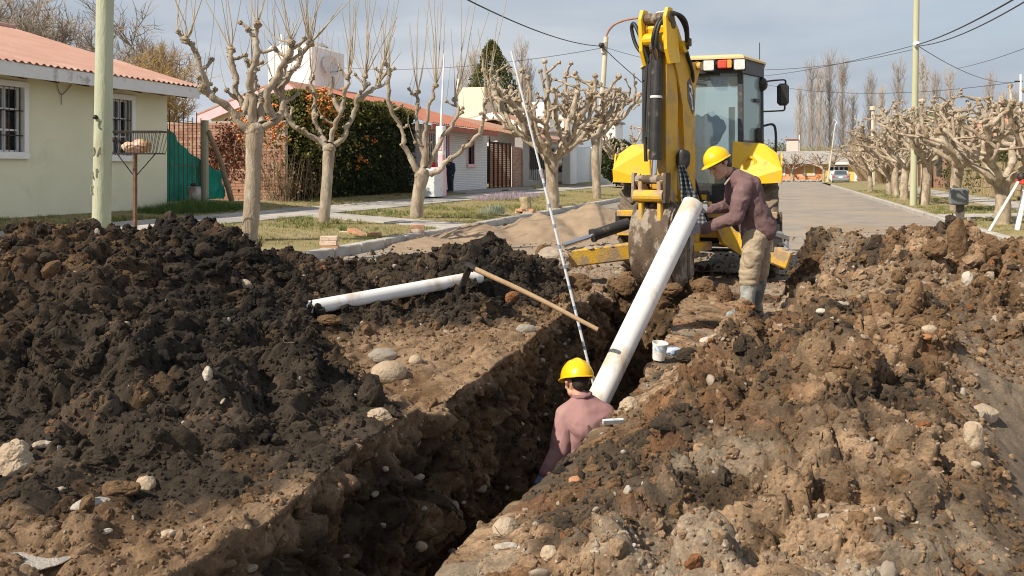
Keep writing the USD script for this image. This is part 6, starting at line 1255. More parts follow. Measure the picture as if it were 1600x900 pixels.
# linkage and bucket
lk = part(bh, 'linkage', cat_([plate([(.60, 1.06), (.72, .98), (1.06, 1.36), (1.0, 1.46)], t, .04) for t in (-.17, .17)]), yelM)
part(lk, 'cross_bar', tube([B(1.0, 1.38, -.22), B(1.0, 1.38, .22)], .055, 12), steel); part(lk, 'roller', tube([B(1.03, 1.18, -.20), B(1.03, 1.18, .20)], .075, 14), yelM)
part(lk, 'link_bar', cat_([bar(B(1.02, 1.36, t), B(1.0, .86, t), .055, .07, .01) for t in (-.13, .13)]), yelM); part(lk, 'side_link', cat_([plate([(.96, 1.10), (1.08, 1.10), (1.06, 1.46), (.94, 1.46)], t, .035) for t in (-.22, .22)]), steel)
bk = [(.62, 1.02), (.78, 1.08), (.93, 1.02), (1.02, .84), (1.06, .62), (1.04, .40), (.97, .22), (.86, .09), (.72, .05)]
bc = np.array(curve([(a, b, 0) for a, b in bk], 5))[:, :2]; nb_ = np.gradient(bc, axis=0); nb_ = np.stack([-nb_[:, 1], nb_[:, 0]], 1); nb_ /= np.linalg.norm(nb_, axis=1, keepdims=True)
bu = part(bh, 'bucket', plate(list(map(tuple, bc)) + list(map(tuple, (bc + nb_ * .03)[::-1])), 0, .52), steel)
side = list(map(tuple, bc)) + [(.50, .20), (.52, .7)]
for t in (-.272, .272): part(bu, 'side_plate', plate(side, t, .024), steel)
for t in (-.305, .305): part(bu, 'side_cutter', plate([(.50, .20), (.60, .16), (.62, .75), (.55, .95), (.50, .8)], t, .035), steel)
for k in range(4): part(bu, 'tooth', hull([B(s, z, -.21 + k * .14 + t) for s, z, t in ((.80, .06, .05), (.80, .06, -.05), (.80, .11, .05), (.80, .11, -.05), (.56, .05, .02), (.56, .05, -.02), (.56, .08, .02))]), steel)
for t in (-.10, .10): part(bu, 'ear', plate([(.64, .95), (.95, .9), (1.0, 1.0), (.84, 1.2), (.66, 1.18)], t, .04), steel)
for t in (-.22, 0.0, .22): part(bu, 'wear_strip', plate(list(map(tuple, bc[18:] )) + list(map(tuple, (bc - nb_ * .014)[18:][::-1])), t, .05), steel)
clo = thing('checked_jacket', 'dark blue checked jacket hanging from the digging arm above the bucket', 'jacket', B(.45, 1.5, .2))
chk = usdkit.material(stage, LK + 'checked_cloth', {'g': ('geometry', {}), 'w1': ('wave_texture', {'scale': 6.0, 'bands_direction': 'x'}), 'w2': ('wave_texture', {'scale': 6.0, 'bands_direction': 'z'}), 'm': ('mix', {'mix_type': 'add', 'fac': 1.0}), 'r': ('rgb_ramp', {'ramp': [(.2, (.02, .025, .032)), (.6, (.07, .085, .10)), (.98, (.22, .24, .26))]}), 'bw': ('math', {'math_type': 'multiply', 'value2': .55}), 'p': ('principled_bsdf', {'roughness': .9})}, [('g.position', 'w1.vector'), ('g.position', 'w2.vector'), ('w1.color', 'm.color1'), ('w2.color', 'm.color2'), ('m.color', 'bw.value1'), ('bw.value', 'r.fac'), ('r.color', 'p.base_color')], surface='p.BSDF')
part(clo, 'cloth', drape(np.linspace(-1, 1, 26), np.linspace(0, 1, 26), lambda u, v: B(.62 + .02 * math.sin(u * 8), 1.55 - .72 * v, .20 + .20 * v + u * (.05 + .13 * v) ) - CF * (.03 * math.sin(u * 9 + 2 * v) + .05)), chk, smooth=True)
part(clo, 'hood', moved(rock(.11, 7, 2, .4, 1.3, (.8, .7, 1.3)), B(.55, 1.62, .19)), rub, smooth=True)
# ============================================================ people
def ball(c, r, n=20):
    m = manifold3d.Manifold.sphere(r, n); return m.translate(tuple(map(float, c)))
def bones(lst, edge=.02, it=8, n=20):
    """Tapered bones (a, ra, b, rb) melted into one smooth surface."""
    ms = []
    for a, ra, b, rb in lst: ms.append(manifold3d.Manifold.batch_hull([ball(a, ra, n), ball(b, rb, n)]))
    m = manifold3d.Manifold.batch_boolean(ms, manifold3d.OpType.Add).refine_to_length(edge).to_mesh()
    t = trimesh.Trimesh(m.vert_properties[:, :3], m.tri_verts, process=True); trimesh.smoothing.filter_taubin(t, iterations=it); return t
def hullb(groups, edge=.02, it=8):
    """Several hulls of balls [(c, r), ...] melted into one."""
    ms = [manifold3d.Manifold.batch_hull([ball(c, r, 18) for c, r in g]) for g in groups]
    m = manifold3d.Manifold.batch_boolean(ms, manifold3d.OpType.Add).refine_to_length(edge).to_mesh()
    t = trimesh.Trimesh(m.vert_properties[:, :3], m.tri_verts, process=True); trimesh.smoothing.filter_taubin(t, iterations=it); return t
def folds(t, amp, fr=9, st=(1, 1, 1), seed=0):
    n = t.vertex_normals; q = t.vertices * np.array(st)
    k = (np.abs(FB(q * fr, 3, seed) - .5) * -2 + .5) * amp + (FB(q * fr * .5 + 9, 2, seed + 3) - .5) * amp
    return trimesh.Trimesh(t.vertices + n * k[:, None], t.faces, process=False)
def frame(f, u):
    f = np.asarray(f, float); f /= np.linalg.norm(f); s = np.cross(f, u); s /= np.linalg.norm(s); return f, s, np.cross(s, f)
skin = mat('tanned_skin', (.50, .285, .19), (.57, .34, .24), 18, .55, .1, 120, spec=.4)
hairM = mat('dark_hair', (.025, .018, .013), (.05, .036, .026), 40, .6)
def head_groups(c, f, s, u, k=1.0):
    """Skull, face, nose, brow, lips, chin and ears as hulls of balls about the head's centre."""
    H = lambda x, y, z: c + (f * x + s * y + u * z) * k
    g = [[(H(-.02, 0, .035), .092 * k), (H(.03, 0, .03), .082 * k), (H(.03, 0, -.03), .070 * k)],
         [(H(.045, .0, -.01), .062 * k), (H(.062, 0, -.088), .034 * k), (H(.02, .035, -.07), .036 * k), (H(.02, -.035, -.07), .036 * k)],
         [(H(.104, 0, .022), .011 * k), (H(.126, 0, -.020), .014 * k), (H(.105, .012, -.027), .010 * k), (H(.105, -.012, -.027), .010 * k)],
         [(H(.098, .035, .034), .013 * k), (H(.106, 0, .034), .012 * k), (H(.098, -.035, .034), .013 * k)],
         [(H(.098, .018, -.052), .008 * k), (H(.106, 0, -.051), .009 * k), (H(.098, -.018, -.052), .008 * k)],
         [(H(.097, .016, -.064), .008 * k), (H(.103, 0, -.065), .009 * k), (H(.097, -.016, -.064), .008 * k)],
         [(H(.090, 0, -.095), .017 * k), (H(.07, 0, -.1), .02 * k)]]
    for q in (-1, 1): g += [[(H(-.005, q * .084, .02), .012 * k), (H(-.015, q * .093, .005), .018 * k), (H(.0, q * .086, -.02), .010 * k)], [(H(.075, q * .042, -.008), .022 * k), (H(.06, q * .05, -.03), .022 * k)]]
    return g
def eyes(par, c, f, s, u, k=1.0):
    for q in (-1, 1): part(par, 'eye', moved(trimesh.creation.icosphere(2, .0125 * k), c + (f * .092 + s * q * .031 + u * .014) * k), hairM, smooth=True)
helM = mat('helmet_yellow', (.82, .46, .004), (.85, .50, .006), 5, .32, coat=.25, c3=(.60, .38, .08), s3=9, f3=(.66, .8))
def helmet(par, c, f, s, u, k=1.0, peak=True, band=True):
    """Hard hat: dome with ridge, rolled brim and a peak in front."""
    n, m = 48, 18; th, ph = np.meshgrid(np.linspace(0, 2 * PI, n), np.linspace(0, PI / 2, m), indexing='ij')
    def shell(gr, up):
        x, y, z = np.cos(th) * np.sin(ph), np.sin(th) * np.sin(ph), np.cos(ph)
        rd = .008 * np.exp(-(y / .16) ** 2) * (z > .15) + .004 * np.exp(-((np.abs(y) - .45) / .1) ** 2) * (z > .2)
        q = c + (x * (.142 + gr))[..., None] * f * k + (y * (.118 + gr))[..., None] * s * k + ((z * (.135 + gr) + rd + up))[..., None] * u * k; return q
    o = shell(0, 0); i = shell(-.006, 0); g = [grid(o[..., 0], o[..., 1], o[..., 2]), trimesh.Trimesh((q := grid(i[..., 0], i[..., 1], i[..., 2])).vertices, q.faces[:, ::-1], process=False)]
    t = cat_(g); 
    if (t.vertex_normals * (t.vertices - c)).sum() < 0: t.invert()
    h = part(par, 'helmet', t, helM, smooth=50)
    a = np.linspace(0, 2 * PI, 64); w = .010 + (.050 * np.clip(np.cos(a), 0, 1) ** 1.5 if peak else 0)
    r0x, r0y = .138, .114; rows = []
    for e, dz in ((0, .004), (1, -.004 - 0), (1, -.010), (0, -.004)):
        rows.append(c + (np.cos(a) * (r0x + e * w))[:, None] * f * k + (np.sin(a) * (r0y + e * (.012 + .2 * w)))[:, None] * s * k + (dz - e * .012 * np.clip(np.cos(a), 0, 1))[:, None] * u * k)
    R = np.stack(rows + rows[:1]); b = grid(R[..., 0], R[..., 1], R[..., 2])
    part(h, 'brim', b, helM, smooth=50)
    if band: part(h, 'head_band', tube([c + (np.cos(x) * .118 * f + np.sin(x) * .098 * s - .02 * u) * k for x in np.linspace(0, 2 * PI, 30)], .010 * k, 6, cap=False), iron)
    return h
def hand(w, f, n, curl=(.5, .7, .5), k=1.0, flip=1, spread=.12):
    """Hulls of a gloved or bare hand: palm, four fingers of unequal length and a thumb; fingers bend towards -n."""
    f, s, n = frame(f, n); s = s * flip; g = []
    g.append([(w, .027 * k), (w + (f * .075 + s * .030) * k, .017 * k), (w + (f * .080 - s * .030) * k, .016 * k), (w + (f * .03 + s * .032) * k, .018 * k)])
    for i, (y, L) in enumerate(((.033, .88), (.011, 1.0), (-.011, .94), (-.032, .74))):
        p = w + (f * .082 + s * y) * k; a = 0.0; d0 = f + s * y * spread * 10 * .1
        for j, l in enumerate((.043, .028, .022)):
            a += curl[j]; d = d0 * math.cos(a) - n * math.sin(a); q = p + d * l * L * k; g.append([(p, (.0105 - .001 * j) * k), (q, (.0098 - .0012 * j) * k)]); p = q
    p = w + (f * .022 + s * .034) * k
    for d, l, r in ((f * .5 + s * .75 - n * .4, .042, .013), (f * .75 + s * .25 - n * .62, .032, .0115), (f * .75 - s * .1 - n * .65, .024, .0095)):
        d = d / np.linalg.norm(d); q = p + d * l * k; g.append([(p, r * k), (q, r * .9 * k)]); p = q
    return g
swM = mat('plum_sweater', (.155, .095, .095), (.195, .125, .125), 5, 1.0, .4, 160, spec=.1, c3=(.33, .26, .21), s3=5.0, f3=(.60, .72))
paM = mat('dusty_khaki', (.36, .285, .195), (.43, .345, .24), 4, .95, .4, 120, c3=(.30, .23, .155), s3=4, f3=(.6, .8))
btM = mat('muddy_rubber_boot', (.13, .15, .15), (.20, .22, .215), 6, .5, .2, 50, c3=(.38, .38, .35), s3=6, f3=(.46, .6))
glM = mat('grey_glove', (.40, .40, .41), (.30, .30, .32), 12, .85, .3, 90, c3=(.12, .12, .13), s3=14, f3=(.58, .66))
D1 = 8.75
def J(u, v, dd): return P(u, v, D1 + dd)
wk = thing('person', 'standing worker in yellow helmet, plum sweater, khaki trousers and rubber boots steadying the raised pipe', 'person', J(1172, 497, 0))
neck, chest, belly, pelv = J(1146, 274, -.03), J(1161, 291, 0), J(1175, 328, 0), J(1185, 362, 0)
shN, elN, wrN = J(1163, 291, -.19), J(1150, 340, -.25), J(1100, 358, -.12)
shF, elF, wrF = J(1149, 288, .17), J(1141, 322, .20), J(1110, 328, .05)
hpN, knN, anN = J(1180, 368, -.09), J(1172, 424, -.11), J(1167, 484, -.10)
hpF, knF, anF = J(1190, 366, .10), J(1187, 424, .12), J(1179, 479, .13)
hc = J(1124, 258, -.06); hf, hs_, hu = frame(-CR * .80 - CF * .42 - UP * .48, UP * .9 - CR * .42)
pd = P(938, 618, 7.55) - P(1083, 318, 8.55); pd /= np.linalg.norm(pd)
hN = hand(wrN + (-CR * .02), -CR * .9 + CF * .1 - UP * .15, -CF * .9 - CR * .2 + UP * .1, (.25, .5, .5)); hF = hand(wrF, -CR * .85 + CF * -.1 + UP * .1, CF * .8 - CR * .3, (.5, .7, .4), flip=-1)
G = head_groups(hc, hf, hs_, hu) + [[(neck, .058), (hc - hf * .03 - hu * .06, .055)], [(neck, .06), (chest, .10), (belly, .11)], [(belly, .11), (pelv, .12)], [(chest, .09), (shN, .06)], [(chest, .09), (shF, .06)], [(shN, .055), (elN, .042)], [(elN, .042), (wrN, .028)], [(shF, .055), (elF, .042)], [(elF, .042), (wrF, .028)],
     [(pelv, .1), (hpN, .085)], [(hpN, .085), (knN, .056)], [(knN, .056), (anN, .038)], [(pelv, .1), (hpF, .085)], [(hpF, .085), (knF, .056)], [(knF, .056), (anF, .038)], [(anN, .036), (anN - CR * .14 - UP * .05, .028)], [(anF, .036), (anF - CR * .14 - UP * .05, .028)]] + [[(c, r * .85) for c, r in g] for g in hN + hF]
part(wk, 'body', hullb(G, .009, 3), skin, smooth=True)
eyes(wk, hc, hf, hs_, hu)
part(wk, 'hair', hullb([[(hc + (-hf * .05 + hu * .02), .082), (hc - hf * .07 - hu * .03, .062), (hc - hf * .03 + hu * .05, .09)], [(hc + hs_ * .078 + hf * .01 + hu * .012, .014), (hc + hs_ * .072 - hf * .04 + hu * -.02, .025)], [(hc - hs_ * .078 + hf * .01 + hu * .012, .014), (hc - hs_ * .072 - hf * .04 - hu * .02, .025)]], .02), hairM, smooth=True)
helmet(wk, hc + hu * .052 - hf * .005, *frame(hf + hu * .10, hu))
hem = J(1188, 358, 0)
top = hullb([[(neck + UP * .0, .070), (chest + CF * -.10 + CR * .02, .128), (chest + CF * .09 + CR * .01, .122), (shN + CR * .015, .082), (shF, .08)], [(chest - CF * .1 + CR * .02, .13), (chest + CF * .1 + CR * .01, .125), (belly - CF * .09 - CR * .02, .130), (belly + CF * .09, .128)], [(belly - CF * .09, .125), (belly + CF * .09, .12), (hem - CF * .11 + CR * .02, .105), (hem + CF * .11, .105), (hem - CR * .10 - CF * .05 - UP * .06, .04), (J(1166, 372, -.06), .045), (J(1205, 345, -.05), .045)],
             [(shN, .082), (elN, .066)], [(elN, .066), (wrN + CR * .01, .043)], [(shF, .078), (elF, .062)], [(elF, .062), (wrF, .042)]], .014, 5)
part(wk, 'sweater', folds(top, .026, 12, (1, 1, .8), 4), swM, smooth=True)
part(wk, 'collar', bones([(neck + hf * .02 + UP * .015 + CF * .05 - CR * .02, .014, neck + UP * .0 - CF * .06 - CR * .03, .014), (neck - CF * .06 - CR * .03, .014, J(1133, 288, -.10), .009), (neck + CR * .03 + UP * .01, .014, neck - CF * .06 - CR * .02, .014)], .012), mat('beige_collar', (.30, .24, .18), (.36, .29, .22), 8, .9), smooth=True)
tr = hullb([[(pelv - CF * .07, .115), (pelv + CF * .07, .115), (hpN - UP * .05, .105), (hpF - UP * .05, .10)], [(hpN, .112), (J(1174, 408, -.11), .095)], [(J(1174, 408, -.11), .098), (J(1171, 428, -.11), .085)], [(hpF, .108), (J(1187, 408, .11), .094)], [(J(1187, 408, .11), .095), (J(1186, 426, .12), .082)], [(J(1171, 426, -.11), .090), (J(1170, 437, -.11), .082)], [(J(1186, 425, .12), .087), (J(1184, 435, .12), .080)], [(J(1168, 395, -.17), .045), (J(1171, 412, -.17), .045), (J(1182, 397, -.17), .04)]], .014, 5)
part(wk, 'trousers', folds(tr, .022, 11, (1, 1, 1.9), 9), paM, smooth=True)
for an, kn, nm in ((anN, knN, 'boot'), (anF, knF, 'boot')):
    toe = an - CR * .19 - CF * .04 - UP * .062; heel = an + CR * .045 - UP * .055; tp_ = an + (kn - an) * .78
    b = hullb([[(tp_, .080), (an + UP * .05, .066)], [(an + UP * .05, .066), (heel, .045), (an - UP * .03, .05)], [(an - UP * .01 - CR * .03, .052), (toe, .040), (heel, .042), (toe + CR * .06, .045)]], .012, 6)
    k = part(wk, nm, folds(b, .010, 12, (1, 1, 2), 3), btM, smooth=True)
    part(k, 'sole', hull([q + UP * z for q in (toe - CR * .045, toe - CF * .048, toe + CF * .048, heel + CR * .045, heel - CF * .04, heel + CF * .04) for z in (-.046, -.022)]), iron)
for g in (hN, hF): part(wk, 'glove', hullb(g, .005, 3), glM, smooth=True)
# ---- worker in the trench, seen from behind
D2 = 7.0
def K(u, v, dd): return P(u, v, D2 + dd)
w2 = thing('person', 'worker deep in the trench seen from behind in yellow helmet and dusty pink sweatshirt', 'person', K(905, 800, 0) * [1, 1, 0] - UP * DEEP)
hc2 = K(901, 598, .05); f2, s2_, u2 = frame(CF * .85 - CR * .40 - UP * .28, UP * .95 + CF * .25)
neck2, chest2, pel2 = K(909, 626, .0), K(913, 662, -.02), K(908, 740, -.06)
shL, elL, wrL = K(885, 650, -.03), K(873, 706, -.12), K(850, 742, -.22); shR, elR, wrR = K(944, 648, .0), K(962, 678, .22), K(938, 640, .48)
hL = hand(wrL, K(842, 756, -.24) - wrL, -CR * .8 - CF * .5, (.5, .6, .4)); hR = hand(wrR, CF * .8 - CR * .3, CR, (.4, .6, .4), flip=-1)
zf = -DEEP + .06
kn = [K(895, 810, .14), K(925, 812, .12)]; ft = [K(896, 860, -.02), K(926, 862, -.02)]
for q in ft: q[2] = zf + .04
for q in kn: q[2] = -1.16
G = head_groups(hc2, f2, s2_, u2) + [[(neck2, .058), (hc2 - u2 * .06, .055)], [(neck2, .06), (chest2, .1), (pel2, .11)], [(chest2, .09), (shL, .06)], [(chest2, .09), (shR, .06)], [(shL, .055), (elL, .042)], [(elL, .042), (wrL, .028)], [(shR, .055), (elR, .042)], [(elR, .042), (wrR, .028)]] + [[(c, r * .85) for c, r in g] for g in hL + hR]
for a, b in zip(kn, ft): G += [[(pel2, .1), (a, .06)], [(a, .06), (b, .04)], [(b, .036), (b + CF * .15 - UP * .03, .028)]]
part(w2, 'body', hullb(G, .010, 3), skin, smooth=True)
part(w2, 'hair', hullb([[(hc2 - f2 * .035 + u2 * .04, .088), (hc2 - f2 * .05 + u2 * .0, .070)]], .02), hairM, smooth=True)
helmet(w2, hc2 + u2 * .040 - f2 * .012, *frame(f2 - u2 * .02, u2), k=1.08, band=False)
pkS = mat('dusty_pink_sweatshirt', (.34, .19, .185), (.38, .225, .215), 4, 1.0, .35, 160, spec=.1, c3=(.40, .29, .24), s3=4, f3=(.58, .8))
t2 = hullb([[(neck2, .072), (shL, .085), (shR, .085), (chest2 - CF * .05, .13)], [(shL, .085), (shR, .085), (chest2, .14), (K(890, 700, -.03), .10), (K(932, 700, -.02), .10)], [(K(890, 700, -.03), .11), (K(932, 700, -.02), .11), (pel2 - CR * .06, .12), (pel2 + CR * .06, .12)], [(shL, .085), (elL, .072)], [(elL, .070), (wrL + (elL - wrL) * .12, .046)], [(shR, .085), (elR, .066)], [(elR, .066), (wrR, .045)]], .016, 5)
part(w2, 'sweatshirt', folds(t2, .020, 7, (1, 1, .9), 14), pkS, smooth=True)
part(w2, 'collar', bones([(neck2 + UP * (.045 + .01 * math.cos(a)) + CR * math.cos(a) * .068 + CF * math.sin(a) * .066, .017, neck2 + UP * (.045 + .01 * math.cos(a + .7)) + CR * math.cos(a + .7) * .068 + CF * math.sin(a + .7) * .066, .017) for a in np.arange(0, 6.3, .7)], .010), mat('pink_ribbing', (.27, .14, .14), (.31, .17, .17), 30, 1.0, .6, 120), smooth=True)
part(w2, 'cuff', bones([(wrL + (elL - wrL) * .10, .052, wrL + (elL - wrL) * .28, .054)], .012), LK + 'pink_ribbing', smooth=True)
tr2 = hullb([[(pel2 - CR * .05, .12), (pel2 + CR * .05, .12)]] + [[(pel2 + CR * s * .07, .11), (a, .08)] for s, a in zip((-1, 1), kn)] + [[(a, .08), (b + UP * .12, .07)] for a, b in zip(kn, ft)], .02, 5)
part(w2, 'trousers', folds(tr2, .02, 9), paM, smooth=True)
for b in ft: part(w2, 'boot', hullb([[(b + UP * .2, .065), (b, .055)], [(b, .055), (b + CF * .17 - UP * .03, .042), (b - UP * .04, .045)]], .02), btM, smooth=True)
bgl = mat('blue_grey_glove', (.10, .16, .30), (.20, .24, .33), 12, .8); part(w2, 'glove', hullb(hL, .006, 3), bgl, smooth=True); part(w2, 'glove', hullb(hR, .006, 3), bgl, smooth=True)
# ---- two people on the porch
def porch(label, u, vh, vf, x, shirt, pants, face, arms):
    h = PX(u, vh, x); d = (h - [0, 0, EYE]) @ CF; ft = np.array([h[0], h[1], .55]); Hh = h[2] - ft[2]; k = Hh / 1.66
    t = thing('person', label, 'person', ft); f, s, u_ = frame(face, UP)
    A = lambda a, b, c: ft + (f * a + s * b + UP * c) * k
    arms = [[A(0, q * .2, 1.38), A(-.02 + arms * .1, q * .25, 1.1), A(arms * .28, q * .2, .88 + arms * .2)] for q in (-1, 1)]
    G = head_groups(h, f, s, u_, k * .95) + [[(A(0, 0, 1.45), .055), (h, .05)], [(A(0, 0, 1.4), .09), (A(0, 0, .95), .1)]] + [[(a, .05), (b, .04)] for m in arms for a, b in zip(m, m[1:])]
    for m in arms: G += hand(m[2], m[2] - m[1], f, k=k, flip=1)
    for q in (-1, 1): G += [[(A(0, q * .09, .92), .085), (A(.02, q * .1, .5), .055)], [(A(.02, q * .1, .5), .055), (A(0, q * .1, .08), .04)], [(A(0, q * .1, .06), .04), (A(.15, q * .1, .04), .03)]]
    part(t, 'body', hullb(G, .02, 3), skin, smooth=True)
    part(t, 'hair', hullb([[(h + (-f * .03 + UP * .04) * k, .10 * k), (h + (-f * .06 - UP * .08) * k, .08 * k)]], .03), hairM, smooth=True)
    part(t, 'top', folds(hullb([[(A(0, 0, 1.42), .08), (A(0, -.18, 1.36), .07), (A(0, .18, 1.36), .07), (A(0, -.1, .95), .12), (A(0, .1, .95), .12)]] + [[(a, .065), (b, .055)] for m in arms for a, b in zip(m, m[1:])], .03, 4), .02, 8), shirt, smooth=True)
    part(t, 'trousers', hullb([[(A(0, q * .09, .95), .12), (A(.02, q * .1, .5), .08)] for q in (-1, 1)] + [[(A(.02, q * .1, .5), .08), (A(0, q * .1, .1), .065)] for q in (-1, 1)], .03, 4), pants, smooth=True)
    for q in (-1, 1): part(t, 'shoe', hullb([[(A(-.04, q * .1, .05), .05), (A(.17, q * .1, .035), .036)]], .03), iron, smooth=True)
navy = mat('navy_cloth', (.02, .028, .05), (.035, .045, .075), 6, .9)
porch('dark-haired person in a red top standing behind the porch cabinet', 677, 248, 300, HX + .5, mat('red_cloth', (.50, .02, .02), (.58, .04, .035), 6, .9), navy, (1, -.3, 0), 1.0)
porch('person in dark navy clothes standing to the right of the porch pillar', 704, 248, 302, HX + .75, navy, navy, (-.4, -1, 0), .2)
# ============================================================ pipes, tools, rod, stones
pvc = mat('white_pvc', (.70, .70, .69), (.75, .75, .745), 3, .42, .03, 20, c3=(.50, .42, .33), s3=3.0, f3=(.53, .66), rvar=.35, stretch=(1, 1, .5))
def pipe(name, label, a, b, r, th=.006):
    a, b = np.asarray(a, float), np.asarray(b, float); L = np.linalg.norm(b - a)
    pr = [(r - th, 0), (r, 0), (r, L), (r - th, L), (r - th, 0)]
    t = thing(name, label, 'pipe', a); part(t, 'barrel', lathe(pr, 48, a, (b - a) / L), pvc, smooth=30); return t
pa, pb2 = P(1083, 318, 8.55), P(938, 618, 7.55); dd_ = (pb2 - pa) / np.linalg.norm(pb2 - pa)
r1 = .101
t = pipe('white_pipe', 'long white plastic pipe held slanting into the trench by the two workers', pb2 + dd_ * .85, pa, r1)
part(t, 'end_wall', lathe([(0, .05), (r1 - .006, .05), (r1 - .006, .054), (0, .054)], 30, pa, dd_), iron)
dust = [P(1062, 366, 8.4), P(1040, 415, 8.3)]
la, lb_ = hit(500, 487), hit(750, 449); la = la + UP * .04; lb_ = lb_ + UP * .10
t = pipe('white_pipe', 'white plastic pipe lying on the dark earth heap left of the trench', la - (lb_ - la) * .10, lb_, .060)
# rod
ra, rb_ = P(921, 575, 7.95), P(799, 80, 7.7)
rodm = mat('pale_rod', (.70, .72, .75), (.78, .79, .80), 20, .4); rod = thing('measuring_rod', 'long thin white measuring rod leaning out of the trench', 'rod', ra)
part(rod, 'lower_tube', tube([ra - (rb_ - ra) * .12, ra + (rb_ - ra) * .62], .0125, 12), rodm, smooth=40); part(rod, 'upper_tube', tube([ra + (rb_ - ra) * .62, rb_], .0095, 12), rodm, smooth=40)
for k in range(9): s = .06 + k * .065; part(rod, 'mark', tube([ra + (rb_ - ra) * s, ra + (rb_ - ra) * (s + .012)], .0130, 12), mat('slate_blue_mark', (.22, .30, .42), (.26, .34, .46), 5, .5) if k == 0 else LK + 'slate_blue_mark')
part(rod, 'joint', tube([ra + (rb_ - ra) * .61, ra + (rb_ - ra) * .635], .017, 12), greyP)
# hoe with a long handle
wood = mat('worn_handle', (.36, .24, .13), (.45, .32, .19), 9, .7, .3, 50, stretch=(1, 1, .3)); h0, h1 = P(733, 416, 7.75), P(934, 515, 7.5)
ho = thing('hoe', 'hoe with a long worn wooden handle lying on the dark heap beyond the pipe', 'hoe', h0)
part(ho, 'handle', tube(curve([h0, (h0 + h1) / 2 + UP * .015, h1], 8), np.linspace(.024, .019, 17), 12, jit=.1), wood, smooth=50)
ax = (h1 - h0) / np.linalg.norm(h1 - h0); sx = np.cross(ax, UP); sx /= np.linalg.norm(sx)
part(ho, 'socket', tube([h0 - ax * .03, h0 + ax * .05], .036, 12), iron); part(ho, 'blade', hull([h0 + sx * q + UP * z - ax * e for q in (-.11, .11) for z, e in ((-.20, .06), (.0, -.01)) for e in (e, e + .012)]), iron)
# cup, blue scrap, white strip
c = hit(1029, 566) + UP * .02
cu = thing('plastic_tub', 'small white plastic tub with a worn blue label standing on the right bank', 'tub', c); ax_ = np.array([.12, -.1, 1]) / np.linalg.norm([.12, -.1, 1]); kq = 25 / FPX * ((c - [0, 0, EYE]) @ CF) / .132; hh = .142 * kq
part(cu, 'tub', lathe(np.array([(0, 0), (.050, 0), (.062, .142), (.066, .142), (.066, .130), (.060, .136), (.048, .006), (0, .006)]) * kq, 28, c, ax_), mat('tub_plastic', (.70, .68, .63), (.76, .75, .71), 8, .5, c3=(.5, .42, .33), s3=14), smooth=30)
part(cu, 'label', lathe(np.array([(.0575, .080), (.0620, .128), (.0630, .128), (.0585, .080), (.0575, .080)]) * kq, 28, c, ax_), mat('tub_label', (.35, .45, .60), (.72, .73, .74), 30, .5, lo=.45, hi=.52), smooth=30)
c = hit(1049, 556); solo('plastic_scrap', folds(moved(rock(.052, 9, 3, .5, 2.0, (1.2, .9, .7)), c + UP * .03), .02, 20), mat('blue_film', (.16, .27, .50), (.55, .62, .70), 14, .3, lo=.42, hi=.58), 'crumpled scrap of blue and white plastic beside the tub', 'plastic', smooth=True)
c = hit(958, 668); solo('white_strip', obox(c + UP * .03, CR * .98 + CF * .2, UP * .9 - CF * .43, np.cross(CR * .98 + CF * .2, UP * .9 - CF * .43), (.125, .036, .016), .005), mat('smeared_white', (.66, .69, .74), (.40, .44, .50), 14, .4, lo=.5, hi=.62), 'small flat whitish strip lying at the edge of the right bank', 'strip')
# ---- stones and earth lumps that can be told apart
stM = {'grey': mat('grey_stone', (.25, .22, .18), (.34, .30, .25), 7, .85, .6, 60), 'tan': mat('tan_stone', (.36, .27, .18), (.45, .36, .26), 7, .85, .6, 60), 'white': mat('white_stone', (.44, .39, .32), (.54, .49, .42), 9, .85, .6, 60, c3=(.24, .18, .12), s3=6, f3=(.48, .6)), 'rust': mat('rust_stone', (.36, .16, .07), (.42, .22, .11), 8, .9, .5, 50), 'slab': mat('concrete_scrap', (.40, .36, .31), (.50, .46, .41), 30, .95, .9, 120)}
def stone(label, u, v, w, m, flat=(1.2, .9, .8), amp=.3, facet=.55, sub=4, sink=.35, seed=None, name='stone', cat='stone', rz=None, rx=0.0):
    q = hit(u, v, near=2.0); d = (q - [0, 0, EYE]) @ CF; r = w / FPX * d / 2 / flat[0]; s = seed or int(u * 7 + v)
    g = moved(rock(r, s, sub, amp, 1.5, flat, facet), (0, 0, 0), rz if rz is not None else YAW + (s % 7) * .1, rx); g = trimesh.Trimesh(g.vertices + (FB(g.vertices * (4.0 / r) , 3, s)[:, None] - .5) * r * .12 * (1 if cat != 'stone' else .35), g.faces, process=False)
    return solo(name, moved(g, q + UP * r * flat[2] * (1 - 2 * sink) * .8), stM.get(m) or CM[m], label, cat, smooth=(cat == 'stone'))
